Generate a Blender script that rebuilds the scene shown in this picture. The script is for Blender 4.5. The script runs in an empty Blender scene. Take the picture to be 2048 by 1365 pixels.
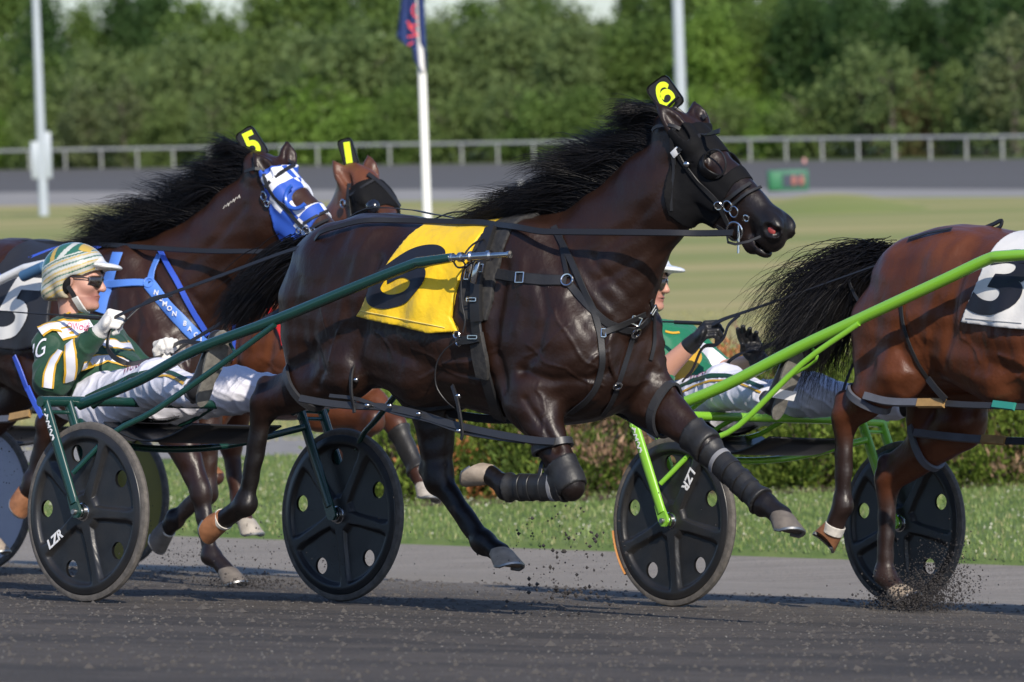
import bpy, bmesh, math, random
import numpy as np
from mathutils import Vector, Matrix
from mathutils.bvhtree import BVHTree
SC = bpy.context.scene
COL = SC.collection
rnd = random.Random(7)
NR = np.random.default_rng(11)

# ------------------------------------------------------------------ camera
F, CX, CY, CAMH = 12500.0, 1024.0, 682.5, 1.85
PITCH, ROLL = math.radians(2.12), math.radians(2.0)
_fw = np.array([0, math.cos(PITCH), -math.sin(PITCH)])
_r0 = np.array([1., 0, 0]); _u0 = np.cross(_r0, _fw)
_rt = _r0 * math.cos(ROLL) - _u0 * math.sin(ROLL); _up = np.cross(_rt, _fw)
CAM = np.array([0, 0, CAMH])
cam_d = bpy.data.cameras.new('camera'); cam = bpy.data.objects.new('camera', cam_d); COL.objects.link(cam)
cam_d.sensor_width = 36.0; cam_d.lens = F / 2048.0 * 36.0
cam_d.clip_start = 1.0; cam_d.clip_end = 3000.0
cam.matrix_world = Matrix([[_rt[0], _up[0], -_fw[0], 0], [_rt[1], _up[1], -_fw[1], 0], [_rt[2], _up[2], -_fw[2], CAMH], [0, 0, 0, 1]])
cam_d.dof.use_dof = True; cam_d.dof.focus_distance = 23.9; cam_d.dof.aperture_fstop = 6.8
SC.camera = cam
# ------------------------------------------------------------------ sky and sun
SUN_EL, SUN_AZ = math.radians(34), math.radians(16)      # sun behind the camera, a little to the right
world = bpy.data.worlds.new("World"); SC.world = world; world.use_nodes = True
wn = world.node_tree; bg = wn.nodes['Background']
sky = wn.nodes.new('ShaderNodeTexSky'); sky.sky_type = 'NISHITA'; sky.sun_disc = False
sky.sun_elevation = SUN_EL; sky.sun_rotation = math.pi - SUN_AZ
sky.air_density = 1.0; sky.dust_density = 0.7; sky.ozone_density = 1.2
tint = wn.nodes.new('ShaderNodeMix'); tint.data_type = 'RGBA'; tint.blend_type = 'MULTIPLY'; tint.inputs[0].default_value = 1.0
wn.links.new(sky.outputs[0], tint.inputs[6]); tint.inputs[7].default_value = (.88, 1.0, 1.26, 1)
wn.links.new(tint.outputs[2], bg.inputs[0]); bg.inputs[1].default_value = 0.115
sd = bpy.data.lights.new('sun', 'SUN'); sun = bpy.data.objects.new('sun', sd); COL.objects.link(sun)
sd.energy = 4.4; sd.angle = math.radians(0.6); sd.color = (1.0, 0.91, 0.78)
_to = Vector((math.sin(SUN_AZ) * math.cos(SUN_EL), -math.cos(SUN_AZ) * math.cos(SUN_EL), math.sin(SUN_EL)))
sun.rotation_euler = _to.to_track_quat('Z', 'Y').to_euler()
SC.view_settings.view_transform = 'Standard'; SC.view_settings.look = 'None'
SC.view_settings.exposure = 0.12; SC.view_settings.gamma = 1.0
SC.render.engine = 'CYCLES'
SC.cycles.max_bounces = 6; SC.cycles.transparent_max_bounces = 8

# ------------------------------------------------------------------ frames: a place on the track, x forward, y left, z up
def proj(p):
    v = np.array(p) - CAM; d = v @ _fw
    return CX + F * (v @ _rt) / d, CY - F * (v @ _up) / d, d
def ray(px, py):
    d = _fw * F + _rt * (px - CX) - _up * (py - CY); return d / np.linalg.norm(d)
class Frame:
    def __init__(s, o, head, bank=4.5):
        a = math.radians(head); b = math.radians(-bank)
        Rz = np.array([[math.cos(a), -math.sin(a), 0], [math.sin(a), math.cos(a), 0], [0, 0, 1]])
        Rx = np.array([[1, 0, 0], [0, math.cos(b), -math.sin(b)], [0, math.sin(b), math.cos(b)]])
        s.M = Rz @ Rx; s.o = np.array(o, float)
        m = Matrix.Identity(4)
        for i in range(3):
            for j in range(3): m[i][j] = s.M[i, j]
            m[i][3] = s.o[i]
        s.mat = m
    def w(s, p): return s.o + s.M @ np.array(p, float)
    def U(s, px, py, lat=0.0):
        d = s.M.T @ ray(px, py); c = s.M.T @ (CAM - s.o); t = (lat - c[1]) / d[1]; return c + t * d
    def cray(s, px, py):
        return s.M.T @ (CAM - s.o), s.M.T @ ray(px, py)
_d = ray(172, 1205); _n = CAM + _d * (-CAMH / _d[2])
T6 = Frame(Frame(_n, -45).w((0, .68, 0)), -45)
NRM = T6.M[:, 2]
def onplane(px, py, h=0.0):
    d = ray(px, py); t = ((T6.o + NRM * h - CAM) @ NRM) / (d @ NRM); return CAM + t * d
T3 = Frame(Frame(onplane(1345, 1214), -47).w((0, .68, 0)), -47)
T5 = Frame(T6.w((-4.65, 2.05, 0)), -45)
T1 = Frame(T6.w((-5.3, 3.5, 0)), -45)

# ------------------------------------------------------------------ object helpers
def link(name, me, parent=None, mat=None):
    o = bpy.data.objects.new(name, me); COL.objects.link(o)
    if parent is not None: o.parent = parent
    if mat is not None and me is not None and len(me.materials) == 0: me.materials.append(mat)
    return o
def tag(o, label=None, cat=None, group=None, kind=None):
    if label: o['label'] = label
    if cat: o['category'] = cat
    if group: o['group'] = group
    if kind: o['kind'] = kind
    return o
def thing(name, label, cat, loc=(0, 0, 0), mat=None, group=None):
    o = bpy.data.objects.new(name, None); COL.objects.link(o); o.empty_display_size = 0.1
    if mat is not None: o.matrix_world = mat
    else: o.location = loc
    return tag(o, label, cat, group)
def copy_tree(o, parent=None):
    c = o.copy(); COL.objects.link(c)
    if parent is not None: c.parent = parent
    for ch in o.children: copy_tree(ch, c)
    return c
def np_mesh(name, V, Q=None, T=None, smooth=True, vcol=None):
    V = np.asarray(V, np.float32).reshape(-1, 3); me = bpy.data.meshes.new(name)
    parts = []; n = []
    if Q is not None and len(Q): Q = np.asarray(Q, np.int32).reshape(-1, 4); parts.append(Q.ravel()); n.append(np.full(len(Q), 4))
    if T is not None and len(T): T = np.asarray(T, np.int32).reshape(-1, 3); parts.append(T.ravel()); n.append(np.full(len(T), 3))
    li = np.concatenate(parts); n = np.concatenate(n).astype(np.int32)
    me.vertices.add(len(V)); me.vertices.foreach_set('co', V.ravel())
    me.loops.add(len(li)); me.loops.foreach_set('vertex_index', li)
    me.polygons.add(len(n)); st = np.concatenate([[0], np.cumsum(n)[:-1]]).astype(np.int32)
    me.polygons.foreach_set('loop_start', st); me.polygons.foreach_set('loop_total', n)
    me.polygons.foreach_set('use_smooth', np.full(len(n), smooth))
    me.update(calc_edges=True); me.validate()
    if vcol is not None:
        a = me.color_attributes.new('tone', 'FLOAT_COLOR', 'POINT')
        c = np.ones((len(V), 4), np.float32); c[:, :3] = vcol; a.data.foreach_set('color', c.ravel())
    return me
def unit(v):
    v = np.asarray(v, float); return v / (np.linalg.norm(v) + 1e-12)
class MB:
    """collects simple shapes and links them as one mesh"""
    def __init__(s): s.v = []; s.f = []; s.n = 0
    def add(s, V, Fc):
        s.v += [tuple(float(c) for c in p) for p in V]; s.f += [tuple(i + s.n for i in f) for f in Fc]; s.n = len(s.v); return s
    def box(s, c, d, R=None, bev=0.0):
        c = np.array(c, float); h = np.array(d, float) / 2; R = np.eye(3) if R is None else np.asarray(R)
        if bev <= 0:
            V = [c + R @ (h * np.array(q)) for q in [(-1,-1,-1),(1,-1,-1),(1,1,-1),(-1,1,-1),(-1,-1,1),(1,-1,1),(1,1,1),(-1,1,1)]]
            return s.add(V, [(3,2,1,0),(4,5,6,7),(0,1,5,4),(1,2,6,5),(2,3,7,6),(3,0,4,7)])
        b = bev; V = []; Fc = []
        # chamfered in z only with rounded plan corners
        ring = []
        for sx, sy in ((1,1),(-1,1),(-1,-1),(1,-1)):
            a0 = math.atan2(sy, sx)
            for k in (-1, 0, 1):
                a = a0 + k * math.pi / 4 * .9
                ring.append((sx * (h[0] - b) + b * math.cos(a), sy * (h[1] - b) + b * math.sin(a)))
        for z, q in ((-h[2], .75), (-h[2] + b * .5, 1), (h[2] - b * .5, 1), (h[2], .75)):
            for x, y in ring:
                V.append(c + R @ np.array([x - math.copysign(b * (1 - q), x), y - math.copysign(b * (1 - q), y), z]))
        n = len(ring)
        for j in range(3):
            for i in range(n): Fc.append((j * n + i, j * n + (i + 1) % n, (j + 1) * n + (i + 1) % n, (j + 1) * n + i))
        Fc.append(tuple(range(n - 1, -1, -1))); Fc.append(tuple(3 * n + i for i in range(n)))
        return s.add(V, Fc)
    def tube(s, pts, r, seg=12, flat=None, cap=True, sub=0):
        P = np.array(pts, float)
        if sub: P, r = catmull(P, r, sub)
        m = len(P); r = np.broadcast_to(np.asarray(r, float), (m,)) if np.ndim(r) < 1 or len(np.atleast_1d(r)) != m else np.asarray(r, float)
        T = np.gradient(P, axis=0); T /= np.linalg.norm(T, axis=1)[:, None] + 1e-12
        a = np.array([0, 0, 1.]) if abs(T[0][2]) < .9 else np.array([0, 1., 0])
        if flat is not None: a = np.array(flat[0], float)
        V = []; Nn = unit(a - (a @ T[0]) * T[0])
        for i in range(m):
            if flat is not None: Nn = a
            Nn = unit(Nn - (Nn @ T[i]) * T[i]); B = np.cross(T[i], Nn)
            for k in range(seg):
                t = 2 * math.pi * k / seg
                V.append(P[i] + r[i] * ((flat[1] if flat is not None else 1) * math.cos(t) * Nn + math.sin(t) * B))
        Fc = [(i * seg + k, i * seg + (k + 1) % seg, (i + 1) * seg + (k + 1) % seg, (i + 1) * seg + k) for i in range(m - 1) for k in range(seg)]
        if cap: Fc += [tuple(range(seg - 1, -1, -1)), tuple((m - 1) * seg + k for k in range(seg))]
        return s.add(V, Fc)
    def lathe(s, prof, c=(0, 0, 0), R=None, seg=32, close=False):
        """prof: (radius, height) pairs, axis = local z through R"""
        c = np.array(c, float); R = np.eye(3) if R is None else np.asarray(R); V = []; m = len(prof)
        for rr, h in prof:
            for k in range(seg):
                t = 2 * math.pi * k / seg; V.append(c + R @ np.array([rr * math.cos(t), rr * math.sin(t), h]))
        Fc = [(i * seg + k, i * seg + (k + 1) % seg, (i + 1) * seg + (k + 1) % seg, (i + 1) * seg + k) for i in range(m - 1) for k in range(seg)]
        if close: Fc += [((m - 1) * seg + k, (m - 1) * seg + (k + 1) % seg, (k + 1) % seg, k) for k in range(seg)]
        return s.add(V, Fc)
    def torus(s, c, axis, R, r, seg=24, rs=8, arc=1.0, flat=1.0):
        axis = unit(axis); a = np.array([0, 0, 1.]) if abs(axis[2]) < .9 else np.array([1., 0, 0]); u = unit(np.cross(axis, a)); v = np.cross(axis, u)
        c = np.array(c, float)
        pts = [c + R * (math.cos(t) * u + math.sin(t) * v * flat) for t in np.linspace(0, 2 * math.pi * arc, seg + 1)]
        return s.tube(pts, r, rs, cap=arc < 1)
    def ell(s, c, r, R=None, n=12, m=8):
        c = np.array(c, float); r = np.array(r, float) * np.ones(3); R = np.eye(3) if R is None else np.asarray(R); V = []
        for i in range(m + 1):
            a = math.pi * i / m
            for k in range(n):
                t = 2 * math.pi * k / n; V.append(c + R @ (r * np.array([math.sin(a) * math.cos(t), math.sin(a) * math.sin(t), math.cos(a)])))
        return s.add(V, [(i * n + k, (i + 1) * n + k, (i + 1) * n + (k + 1) % n, i * n + (k + 1) % n) for i in range(m) for k in range(n)])
    def mesh(s, name, smooth=True):
        me = bpy.data.meshes.new(name); me.from_pydata(s.v, [], s.f); me.validate()
        bm = bmesh.new(); bm.from_mesh(me); bmesh.ops.remove_doubles(bm, verts=bm.verts, dist=1e-6); bmesh.ops.recalc_face_normals(bm, faces=bm.faces)
        bm.to_mesh(me); bm.free()
        if smooth:
            me.polygons.foreach_set('use_smooth', [True] * len(me.polygons))
            me.set_sharp_from_angle(angle=math.radians(38))
        return me
    def build(s, name, mat, parent=None, smooth=True):
        return link(name, s.mesh(name, smooth), parent, mat)
def catmull(P, r, sub):
    P = np.array(P, float); m = len(P); rr = np.broadcast_to(np.asarray(r, float), (m,)) if np.ndim(r) == 0 else np.asarray(r, float)
    E = np.vstack([2 * P[0] - P[1], P, 2 * P[-1] - P[-2]]); out = []; ro = []
    for i in range(m - 1):
        p0, p1, p2, p3 = E[i:i + 4]
        for k in range(sub):
            t = k / sub; out.append(.5 * (2 * p1 + (p2 - p0) * t + (2 * p0 - 5 * p1 + 4 * p2 - p3) * t * t + (3 * p1 - p0 - 3 * p2 + p3) * t ** 3)); ro.append(rr[i] * (1 - t) + rr[i + 1] * t)
    out.append(P[-1]); ro.append(rr[-1]); return np.array(out), np.array(ro)

# ------------------------------------------------------------------ materials
def mat(name, col, rough=.6, metal=0., spec=.5, noise=None, bump=None, coat=0., sheen=0., vcol=False, fine=None):
    """noise=(scale, amount, second colour), bump=(scale, strength, distance)"""
    m = bpy.data.materials.new(name); m.use_nodes = True; nt = m.node_tree; b = nt.nodes['Principled BSDF']
    b.inputs['Roughness'].default_value = rough; b.inputs['Metallic'].default_value = metal
    b.inputs['Specular IOR Level'].default_value = spec; b.inputs['Coat Weight'].default_value = coat
    b.inputs['Coat Roughness'].default_value = .25; b.inputs['Sheen Weight'].default_value = sheen
    b.inputs['Base Color'].default_value = (*col, 1)
    tc = nt.nodes.new('ShaderNodeTexCoord'); src = None
    if vcol:
        at = nt.nodes.new('ShaderNodeAttribute'); at.attribute_name = 'tone'; src = at.outputs['Color']
    if noise:
        tx = nt.nodes.new('ShaderNodeTexNoise'); tx.inputs['Scale'].default_value = noise[0]; tx.inputs['Detail'].default_value = 6
        nt.links.new(tc.outputs['Object'], tx.inputs['Vector'])
        rp = nt.nodes.new('ShaderNodeMapRange'); rp.inputs[1].default_value = .35; rp.inputs[2].default_value = .65
        rp.inputs[4].default_value = noise[1]; nt.links.new(tx.outputs[0], rp.inputs[0])
        mx = nt.nodes.new('ShaderNodeMix'); mx.data_type = 'RGBA'; nt.links.new(rp.outputs[0], mx.inputs[0])
        if src is None: mx.inputs[6].default_value = (*col, 1)
        else: nt.links.new(src, mx.inputs[6])
        c2 = noise[2] if len(noise) > 2 else tuple(c * .5 for c in col)
        if vcol and len(noise) <= 2:
            ml = nt.nodes.new('ShaderNodeMix'); ml.data_type = 'RGBA'; ml.blend_type = 'MULTIPLY'; ml.inputs[0].default_value = 1
            nt.links.new(src, ml.inputs[6]); ml.inputs[7].default_value = (.45, .45, .45, 1); nt.links.new(ml.outputs[2], mx.inputs[7])
        else: mx.inputs[7].default_value = (*c2, 1)
        src = mx.outputs[2]
    if src is not None: nt.links.new(src, b.inputs['Base Color'])
    if bump:
        tb = nt.nodes.new('ShaderNodeTexNoise'); tb.inputs['Scale'].default_value = bump[0]; tb.inputs['Detail'].default_value = 5
        nt.links.new(tc.outputs['Object'], tb.inputs['Vector'])
        bp = nt.nodes.new('ShaderNodeBump'); bp.inputs['Strength'].default_value = bump[1]; bp.inputs['Distance'].default_value = bump[2]
        nt.links.new(tb.outputs[0], bp.inputs['Height']); nt.links.new(bp.outputs[0], b.inputs['Normal'])
    return m
def leafy(m, amt=.38):
    """leaves let some light through"""
    nt = m.node_tree; b = nt.nodes['Principled BSDF']; out = [n for n in nt.nodes if n.type == 'OUTPUT_MATERIAL'][0]; tr = nt.nodes.new('ShaderNodeBsdfTranslucent'); mx = nt.nodes.new('ShaderNodeMixShader'); mx.inputs[0].default_value = amt
    src = b.inputs['Base Color'].links[0].from_socket if b.inputs['Base Color'].links else None
    if src is not None: nt.links.new(src, tr.inputs[0])
    else: tr.inputs[0].default_value = b.inputs['Base Color'].default_value
    nt.links.new(b.outputs[0], mx.inputs[1]); nt.links.new(tr.outputs[0], mx.inputs[2]); nt.links.new(mx.outputs[0], out.inputs[0]); b.inputs['Specular IOR Level'].default_value = .2
    return m
# ------------------------------------------------------------------ the ground: rows across the view, nearer rows first
def row(pl, pr):     # (depth, height) at the left and right edge of the view
    return pl, pr
def edge_row(dl, zl, dr, zr): return (dl, zl, dr, zr)
def strip(name, rows, m, n=60, ext=1.6, smooth=True, dz=0.0, sub=1, wob=0.0):
    V = []; ts = np.linspace(-ext, 1 + ext, n); R = []
    for a, b in zip(rows[:-1], rows[1:]):
        for k in range(sub): R.append(tuple(a[i] + (b[i] - a[i]) * k / sub for i in range(4)))
    R.append(rows[-1])
    for j, (dl, zl, dr, zr) in enumerate(R):
        for t in ts:
            tc = min(max(t, -.6), 1.6); D = max(dl + (dr - dl) * tc, 1.0); z = zl + (zr - zl) * tc
            X = (t * 2048 - 1024) / F * D
            V.append((X, D, z + dz + (wob * math.sin(X * 1.3 + D * .7) * math.sin(D * .9) if 0 < j < len(R) - 1 else 0)))
    m_ = len(R); Q = [(j * n + i, j * n + i + 1, (j + 1) * n + i + 1, (j + 1) * n + i) for j in range(m_ - 1) for i in range(n - 1)]
    o = link(name, np_mesh(name, V, Q, smooth=smooth), None, m); return tag(o, kind='structure')

def ground_mat(name, c1, c2, sc, rough=.9, speck=None, bumps=(60, .5, .01), stretch=None, c3=None, sc3=3.0, drift=None, rough_big=.0):
    m = bpy.data.materials.new(name); m.use_nodes = True; nt = m.node_tree; b = nt.nodes['Principled BSDF']; b.inputs['Roughness'].default_value = rough
    b.inputs['Specular IOR Level'].default_value = .25
    tc = nt.nodes.new('ShaderNodeTexCoord'); mp = nt.nodes.new('ShaderNodeMapping'); nt.links.new(tc.outputs['Object'], mp.inputs[0])
    if stretch: mp.inputs['Rotation'].default_value = (0, 0, math.radians(stretch[0])); mp.inputs['Scale'].default_value = (stretch[1], stretch[2], 1)
    t1 = nt.nodes.new('ShaderNodeTexNoise'); t1.inputs['Scale'].default_value = sc; t1.inputs['Detail'].default_value = 8; t1.inputs['Roughness'].default_value = .65
    nt.links.new(mp.outputs[0], t1.inputs['Vector'])
    r1 = nt.nodes.new('ShaderNodeMapRange'); r1.inputs[1].default_value = .36; r1.inputs[2].default_value = .64; nt.links.new(t1.outputs[0], r1.inputs[0])
    mx = nt.nodes.new('ShaderNodeMix'); mx.data_type = 'RGBA'; mx.inputs[6].default_value = (*c1, 1); mx.inputs[7].default_value = (*c2, 1); nt.links.new(r1.outputs[0], mx.inputs[0])
    out = mx.outputs[2]
    if c3:
        t3 = nt.nodes.new('ShaderNodeTexNoise'); t3.inputs['Scale'].default_value = sc3; t3.inputs['Detail'].default_value = 3; nt.links.new(mp.outputs[0], t3.inputs['Vector'])
        r3 = nt.nodes.new('ShaderNodeMapRange'); r3.inputs[1].default_value = .45; r3.inputs[2].default_value = .62; nt.links.new(t3.outputs[0], r3.inputs[0])
        m3 = nt.nodes.new('ShaderNodeMix'); m3.data_type = 'RGBA'; nt.links.new(out, m3.inputs[6]); m3.inputs[7].default_value = (*c3, 1); nt.links.new(r3.outputs[0], m3.inputs[0]); out = m3.outputs[2]
    if drift:
        sx = nt.nodes.new('ShaderNodeVectorMath'); sx.operation = 'DOT_PRODUCT'; sx.inputs[1].default_value = (.7071, .7071, 0); nt.links.new(tc.outputs['Object'], sx.inputs[0])
        rd = nt.nodes.new('ShaderNodeMapRange'); rd.inputs[1].default_value = drift[0]; rd.inputs[2].default_value = drift[1]; rd.interpolation_type = 'SMOOTHSTEP'; ad = nt.nodes.new('ShaderNodeMath'); ad.operation = 'MULTIPLY_ADD'; nt.links.new(t1.outputs[0], ad.inputs[0]); ad.inputs[1].default_value = 2.2; nt.links.new(sx.outputs['Value'], ad.inputs[2]); nt.links.new(ad.outputs[0], rd.inputs[0])
        md = nt.nodes.new('ShaderNodeMix'); md.data_type = 'RGBA'; nt.links.new(out, md.inputs[6]); md.inputs[7].default_value = (*drift[2], 1); nt.links.new(rd.outputs[0], md.inputs[0]); out = md.outputs[2]
    if speck:
        tv = nt.nodes.new('ShaderNodeTexNoise'); tv.inputs['Scale'].default_value = speck[0]; tv.inputs['Detail'].default_value = 2; nt.links.new(tc.outputs['Object'], tv.inputs['Vector'])
        rv = nt.nodes.new('ShaderNodeMapRange'); rv.inputs[1].default_value = speck[2]; rv.inputs[2].default_value = speck[2] + .05; nt.links.new(tv.outputs[0], rv.inputs[0])
        m4 = nt.nodes.new('ShaderNodeMix'); m4.data_type = 'RGBA'; nt.links.new(out, m4.inputs[6]); m4.inputs[7].default_value = (*speck[1], 1); nt.links.new(rv.outputs[0], m4.inputs[0]); out = m4.outputs[2]
    nt.links.new(out, b.inputs['Base Color'])
    tl = nt.nodes.new('ShaderNodeTexNoise'); tl.inputs['Scale'].default_value = 5.5; tl.inputs['Detail'].default_value = 3; nt.links.new(mp.outputs[0], tl.inputs['Vector'])
    bl = nt.nodes.new('ShaderNodeBump'); bl.inputs['Strength'].default_value = .6; bl.inputs['Distance'].default_value = rough_big; nt.links.new(tl.outputs[0], bl.inputs['Height'])
    tb = nt.nodes.new('ShaderNodeTexNoise'); tb.inputs['Scale'].default_value = bumps[0]; tb.inputs['Detail'].default_value = 8; nt.links.new(tc.outputs['Object'], tb.inputs['Vector'])
    bp = nt.nodes.new('ShaderNodeBump'); bp.inputs['Strength'].default_value = bumps[1]; bp.inputs['Distance'].default_value = bumps[2]; nt.links.new(tb.outputs[0], bp.inputs['Height']); nt.links.new(bl.outputs[0], bp.inputs['Normal']); nt.links.new(bp.outputs[0], b.inputs['Normal'])
    return m
_lat0 = float(T6.o @ np.array([.7071, .7071, 0]))
M_track = ground_mat('dark stone dust', (.084, .072, .062), (.134, .117, .101), 7, speck=(75, (.17, .155, .14), .64), bumps=(45, 1.0, .045), stretch=(38, .7, 1.4), c3=(.068, .061, .056), sc3=1.1, drift=(_lat0 + 2.2, _lat0 + 5.4, (.20, .18, .158)), rough_big=.05)
M_apron = ground_mat('pale stone dust', (.23, .205, .175), (.31, .28, .24), 5, speck=(60, (.12, .11, .1), .62), bumps=(50, .8, .02), stretch=(42, .3, 2.5))
M_lawn = ground_mat('mown lawn', (.085, .15, .035), (.16, .21, .07), 3, bumps=(90, .6, .02))
M_field = ground_mat('dry infield grass', (.29, .285, .10), (.19, .235, .065), .12, bumps=(20, .3, .02), stretch=(8, .35, 2.2), c3=(.40, .335, .15), sc3=.07)
M_path = ground_mat('grey gravel path', (.24, .23, .22), (.30, .29, .27), 6, bumps=(60, .6, .02))
M_far = ground_mat('far track dust', (.098, .095, .092), (.118, .114, .11), .3, bumps=(8, .3, .02), stretch=(4, .2, 2.5))
M_farap = ground_mat('far track apron', (.26, .25, .24), (.30, .29, .27), .3, bumps=(8, .3, .02))
M_under = ground_mat('rough grass', (.05, .08, .02), (.11, .13, .04), .3, bumps=(20, .3, .02))

# near track as a plane banked to the inside, cut where the pale inner apron starts
def lat_line(lat, h=0.0, xs=(-40, 40), n=80):
    return [T6.w((x, lat, h)) for x in np.linspace(xs[0], xs[1], n)]
def plane_strip(name, lats, m, n=120, xs=(-60, 60), heights=None):
    V = []; 
    for j, l in enumerate(lats): V += [tuple(p) for p in lat_line(l, 0 if heights is None else heights[j], xs, n)]
    Q = [(j * n + i, j * n + i + 1, (j + 1) * n + i + 1, (j + 1) * n + i) for j in range(len(lats) - 1) for i in range(n - 1)]
    return tag(link(name, np_mesh(name, V, Q), None, m), kind='structure')
plane_strip('track', [-22, -10, -4, 0, 2, 4.0], M_track)
Z_LAWN = float(T6.w((0, 6.3, 0))[2])
# inner apron: keeps banking to lat 6.3 and then runs out level to lat 7.6
def levelled(x, lat):
    p = T6.w((x, min(lat, 6.3), 0)); 
    if lat > 6.3: p = p + np.array([.7071, .7071, 0]) * (lat - 6.3)
    return p
n_ = 120; V = []
for lat in (4.0, 5.2, 6.3, 7.7): V += [tuple(levelled(x, lat)) for x in np.linspace(-60, 60, n_)]
Q = [(j * n_ + i, j * n_ + i + 1, (j + 1) * n_ + i + 1, (j + 1) * n_ + i) for j in range(3) for i in range(n_ - 1)]
tag(link('track_apron', np_mesh('track_apron', V, Q), None, M_apron), kind='structure')
LEVEL = Z_LAWN
# lawn from the apron to the hedge, level; a slight lip over the apron
V = []
for lat in (7.55, 7.62, 9, 15.5): V += [(p[0], p[1], LEVEL + (.0 if lat < 7.6 else .03) - (.012 if lat == 7.55 else 0)) for p in (levelled(x, lat) for x in np.linspace(-60, 60, n_))]
Q = [(j * n_ + i, j * n_ + i + 1, (j + 1) * n_ + i + 1, (j + 1) * n_ + i) for j in range(3) for i in range(n_ - 1)]
lawn = tag(link('lawn', np_mesh('lawn', V, Q), None, M_lawn), kind='structure')
# gravel path behind the lawn, dry infield, far track, rough ground under the trees
strip('gravel_path', [(44.0, LEVEL + .034, 43.0, LEVEL + .034), (46.6, LEVEL + .034, 45.6, LEVEL + .034)], M_path)
strip('infield', [(46.6, LEVEL + .03, 45.6, LEVEL + .03), (80, -.68, 78, -.7), (150, -.9, 130, -1.0), (240, -1.16, 190, -1.34)], M_field, sub=6)
strip('far_track_apron', [(240, -1.16, 190, -1.34), (252, -.77, 200, -1.27)], M_farap)
strip('far_track', [(252, -.77, 200, -1.27), (329, -.39, 278, -1.13)], M_far, sub=4)
strip('rough_grass', [(329, -.39, 278, -1.13), (360, -.3, 320, -1.0), (900, 1, 900, 0)], M_under)
# low mound of dry grass in the infield before the far track
def onground(px, D, zz): 
    X = (px - 1024) / F * D; return (X, D, zz)
V = []; Q = []
nm, mm = 40, 14
for j in range(mm):
    for i in range(nm):
        u = i / (nm - 1) * 2 - 1; v = j / (mm - 1) * 2 - 1
        h = max(0, (1 - u * u)) ** 1.6 * max(0, 1 - v * v) ** 1.2
        V.append((8.6 + u * 3.6, 168 + v * 9, -1.36 + .62 * h + .03))
Q = [(j * nm + i, j * nm + i + 1, (j + 1) * nm + i + 1, (j + 1) * nm + i) for j in range(mm - 1) for i in range(nm - 1)]
tag(link('grass_mound', np_mesh('grass_mound', V, Q), None, M_field), kind='structure')

# ------------------------------------------------------------------ loose stones on the track, grass and clover
M_stone = mat('pale chips', (.2, .19, .17), .8)
def scatter(name, P, size, m, label, flat=.6, col=None):
    n = len(P); base = np.array([(1, 0, 0), (0, 1, 0), (-1, 0, 0), (0, -1, 0), (0, 0, 1), (0, 0, -1)], float); tri = np.array([(0, 1, 4), (1, 2, 4), (2, 3, 4), (3, 0, 4), (1, 0, 5), (2, 1, 5), (3, 2, 5), (0, 3, 5)])
    R = NR.uniform(.55, 1.25, (n, 6, 3)); a = NR.uniform(0, 6.28, n); ca, sa = np.cos(a), np.sin(a)
    B = base[None] * R; X = B[..., 0] * ca[:, None] - B[..., 1] * sa[:, None]; Y = B[..., 0] * sa[:, None] + B[..., 1] * ca[:, None]
    V = np.stack([X, Y, B[..., 2] * flat], -1) * size[:, None, None] + P[:, None]
    T = tri[None] + (np.arange(n) * 6)[:, None, None]
    return tag(link(name, np_mesh(name, V.reshape(-1, 3), None, T.reshape(-1, 3), smooth=False), None, m), label, None, None, 'stuff')
def plane_pts(n, x0, x1, l0, l1, h=0.0):
    xs = NR.uniform(x0, x1, n); ls = NR.uniform(l0, l1, n); M = T6.M
    return T6.o + xs[:, None] * M[:, 0] + ls[:, None] * M[:, 1] + (h if np.ndim(h) else np.full(n, h))[:, None] * M[:, 2]
P = plane_pts(9000, -7, 8, -5.5, 4.2, .001); scatter('stone_chips', P[:4500], NR.uniform(.002, .005, 4500), M_stone, 'pale stone chips scattered on the dark track')
P = plane_pts(9000, -7, 8, -5.5, 4.2, .001); scatter('dirt_crumbs', P, NR.uniform(.004, .014, 9000) + .012 * (NR.random(9000) ** 9), mat('dark crumbs', (.075, .068, .062), .95), 'dark crumbs of stone dust lying on the track')

def blades(name, P, hgt, wid, m, label, lean=.5, vc=None):
    n = len(P); a = NR.uniform(0, 6.28, n); d = np.stack([np.cos(a), np.sin(a), np.zeros(n)], -1)
    b = NR.uniform(0, 6.28, n); l = np.stack([np.cos(b), np.sin(b), np.zeros(n)], -1) * (NR.uniform(.1, lean, n) * hgt)[:, None]
    up = np.array([0, 0, 1.])
    v0 = P - d * wid[:, None]; v1 = P + d * wid[:, None]; v2 = P + l * .35 + up * (hgt * .6)[:, None] + d * wid[:, None] * .7; v3 = P + l * .35 + up * (hgt * .6)[:, None] - d * wid[:, None] * .7; v4 = P + l + up * hgt[:, None]
    V = np.stack([v0, v1, v2, v3, v4], 1).reshape(-1, 3); k = np.arange(n)[:, None] * 5
    Q = np.concatenate([k, k + 1, k + 2, k + 3], 1); T = np.concatenate([k + 3, k + 2, k + 4], 1)
    me = np_mesh(name, V, Q, T, smooth=False, vcol=None if vc is None else np.repeat(vc, 5, 0))
    return tag(link(name, me, None, m), label, None, None, 'stuff')
M_grass = mat('grass blades', (.1, .18, .03), .6, vcol=True)
def grass_cols(n, a, b, c=None):
    t = NR.random((n, 1)); C = np.array(a) * (1 - t) + np.array(b) * t
    if c is not None:
        k = NR.random(n) < .12; C[k] = c
    return C * NR.uniform(.75, 1.2, (n, 1))
NB = 95000
t = NR.random(NB); X0 = NR.uniform(-3.6, 4.2, NB)
latv = 7.58 + 6.8 * NR.random(NB)
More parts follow.
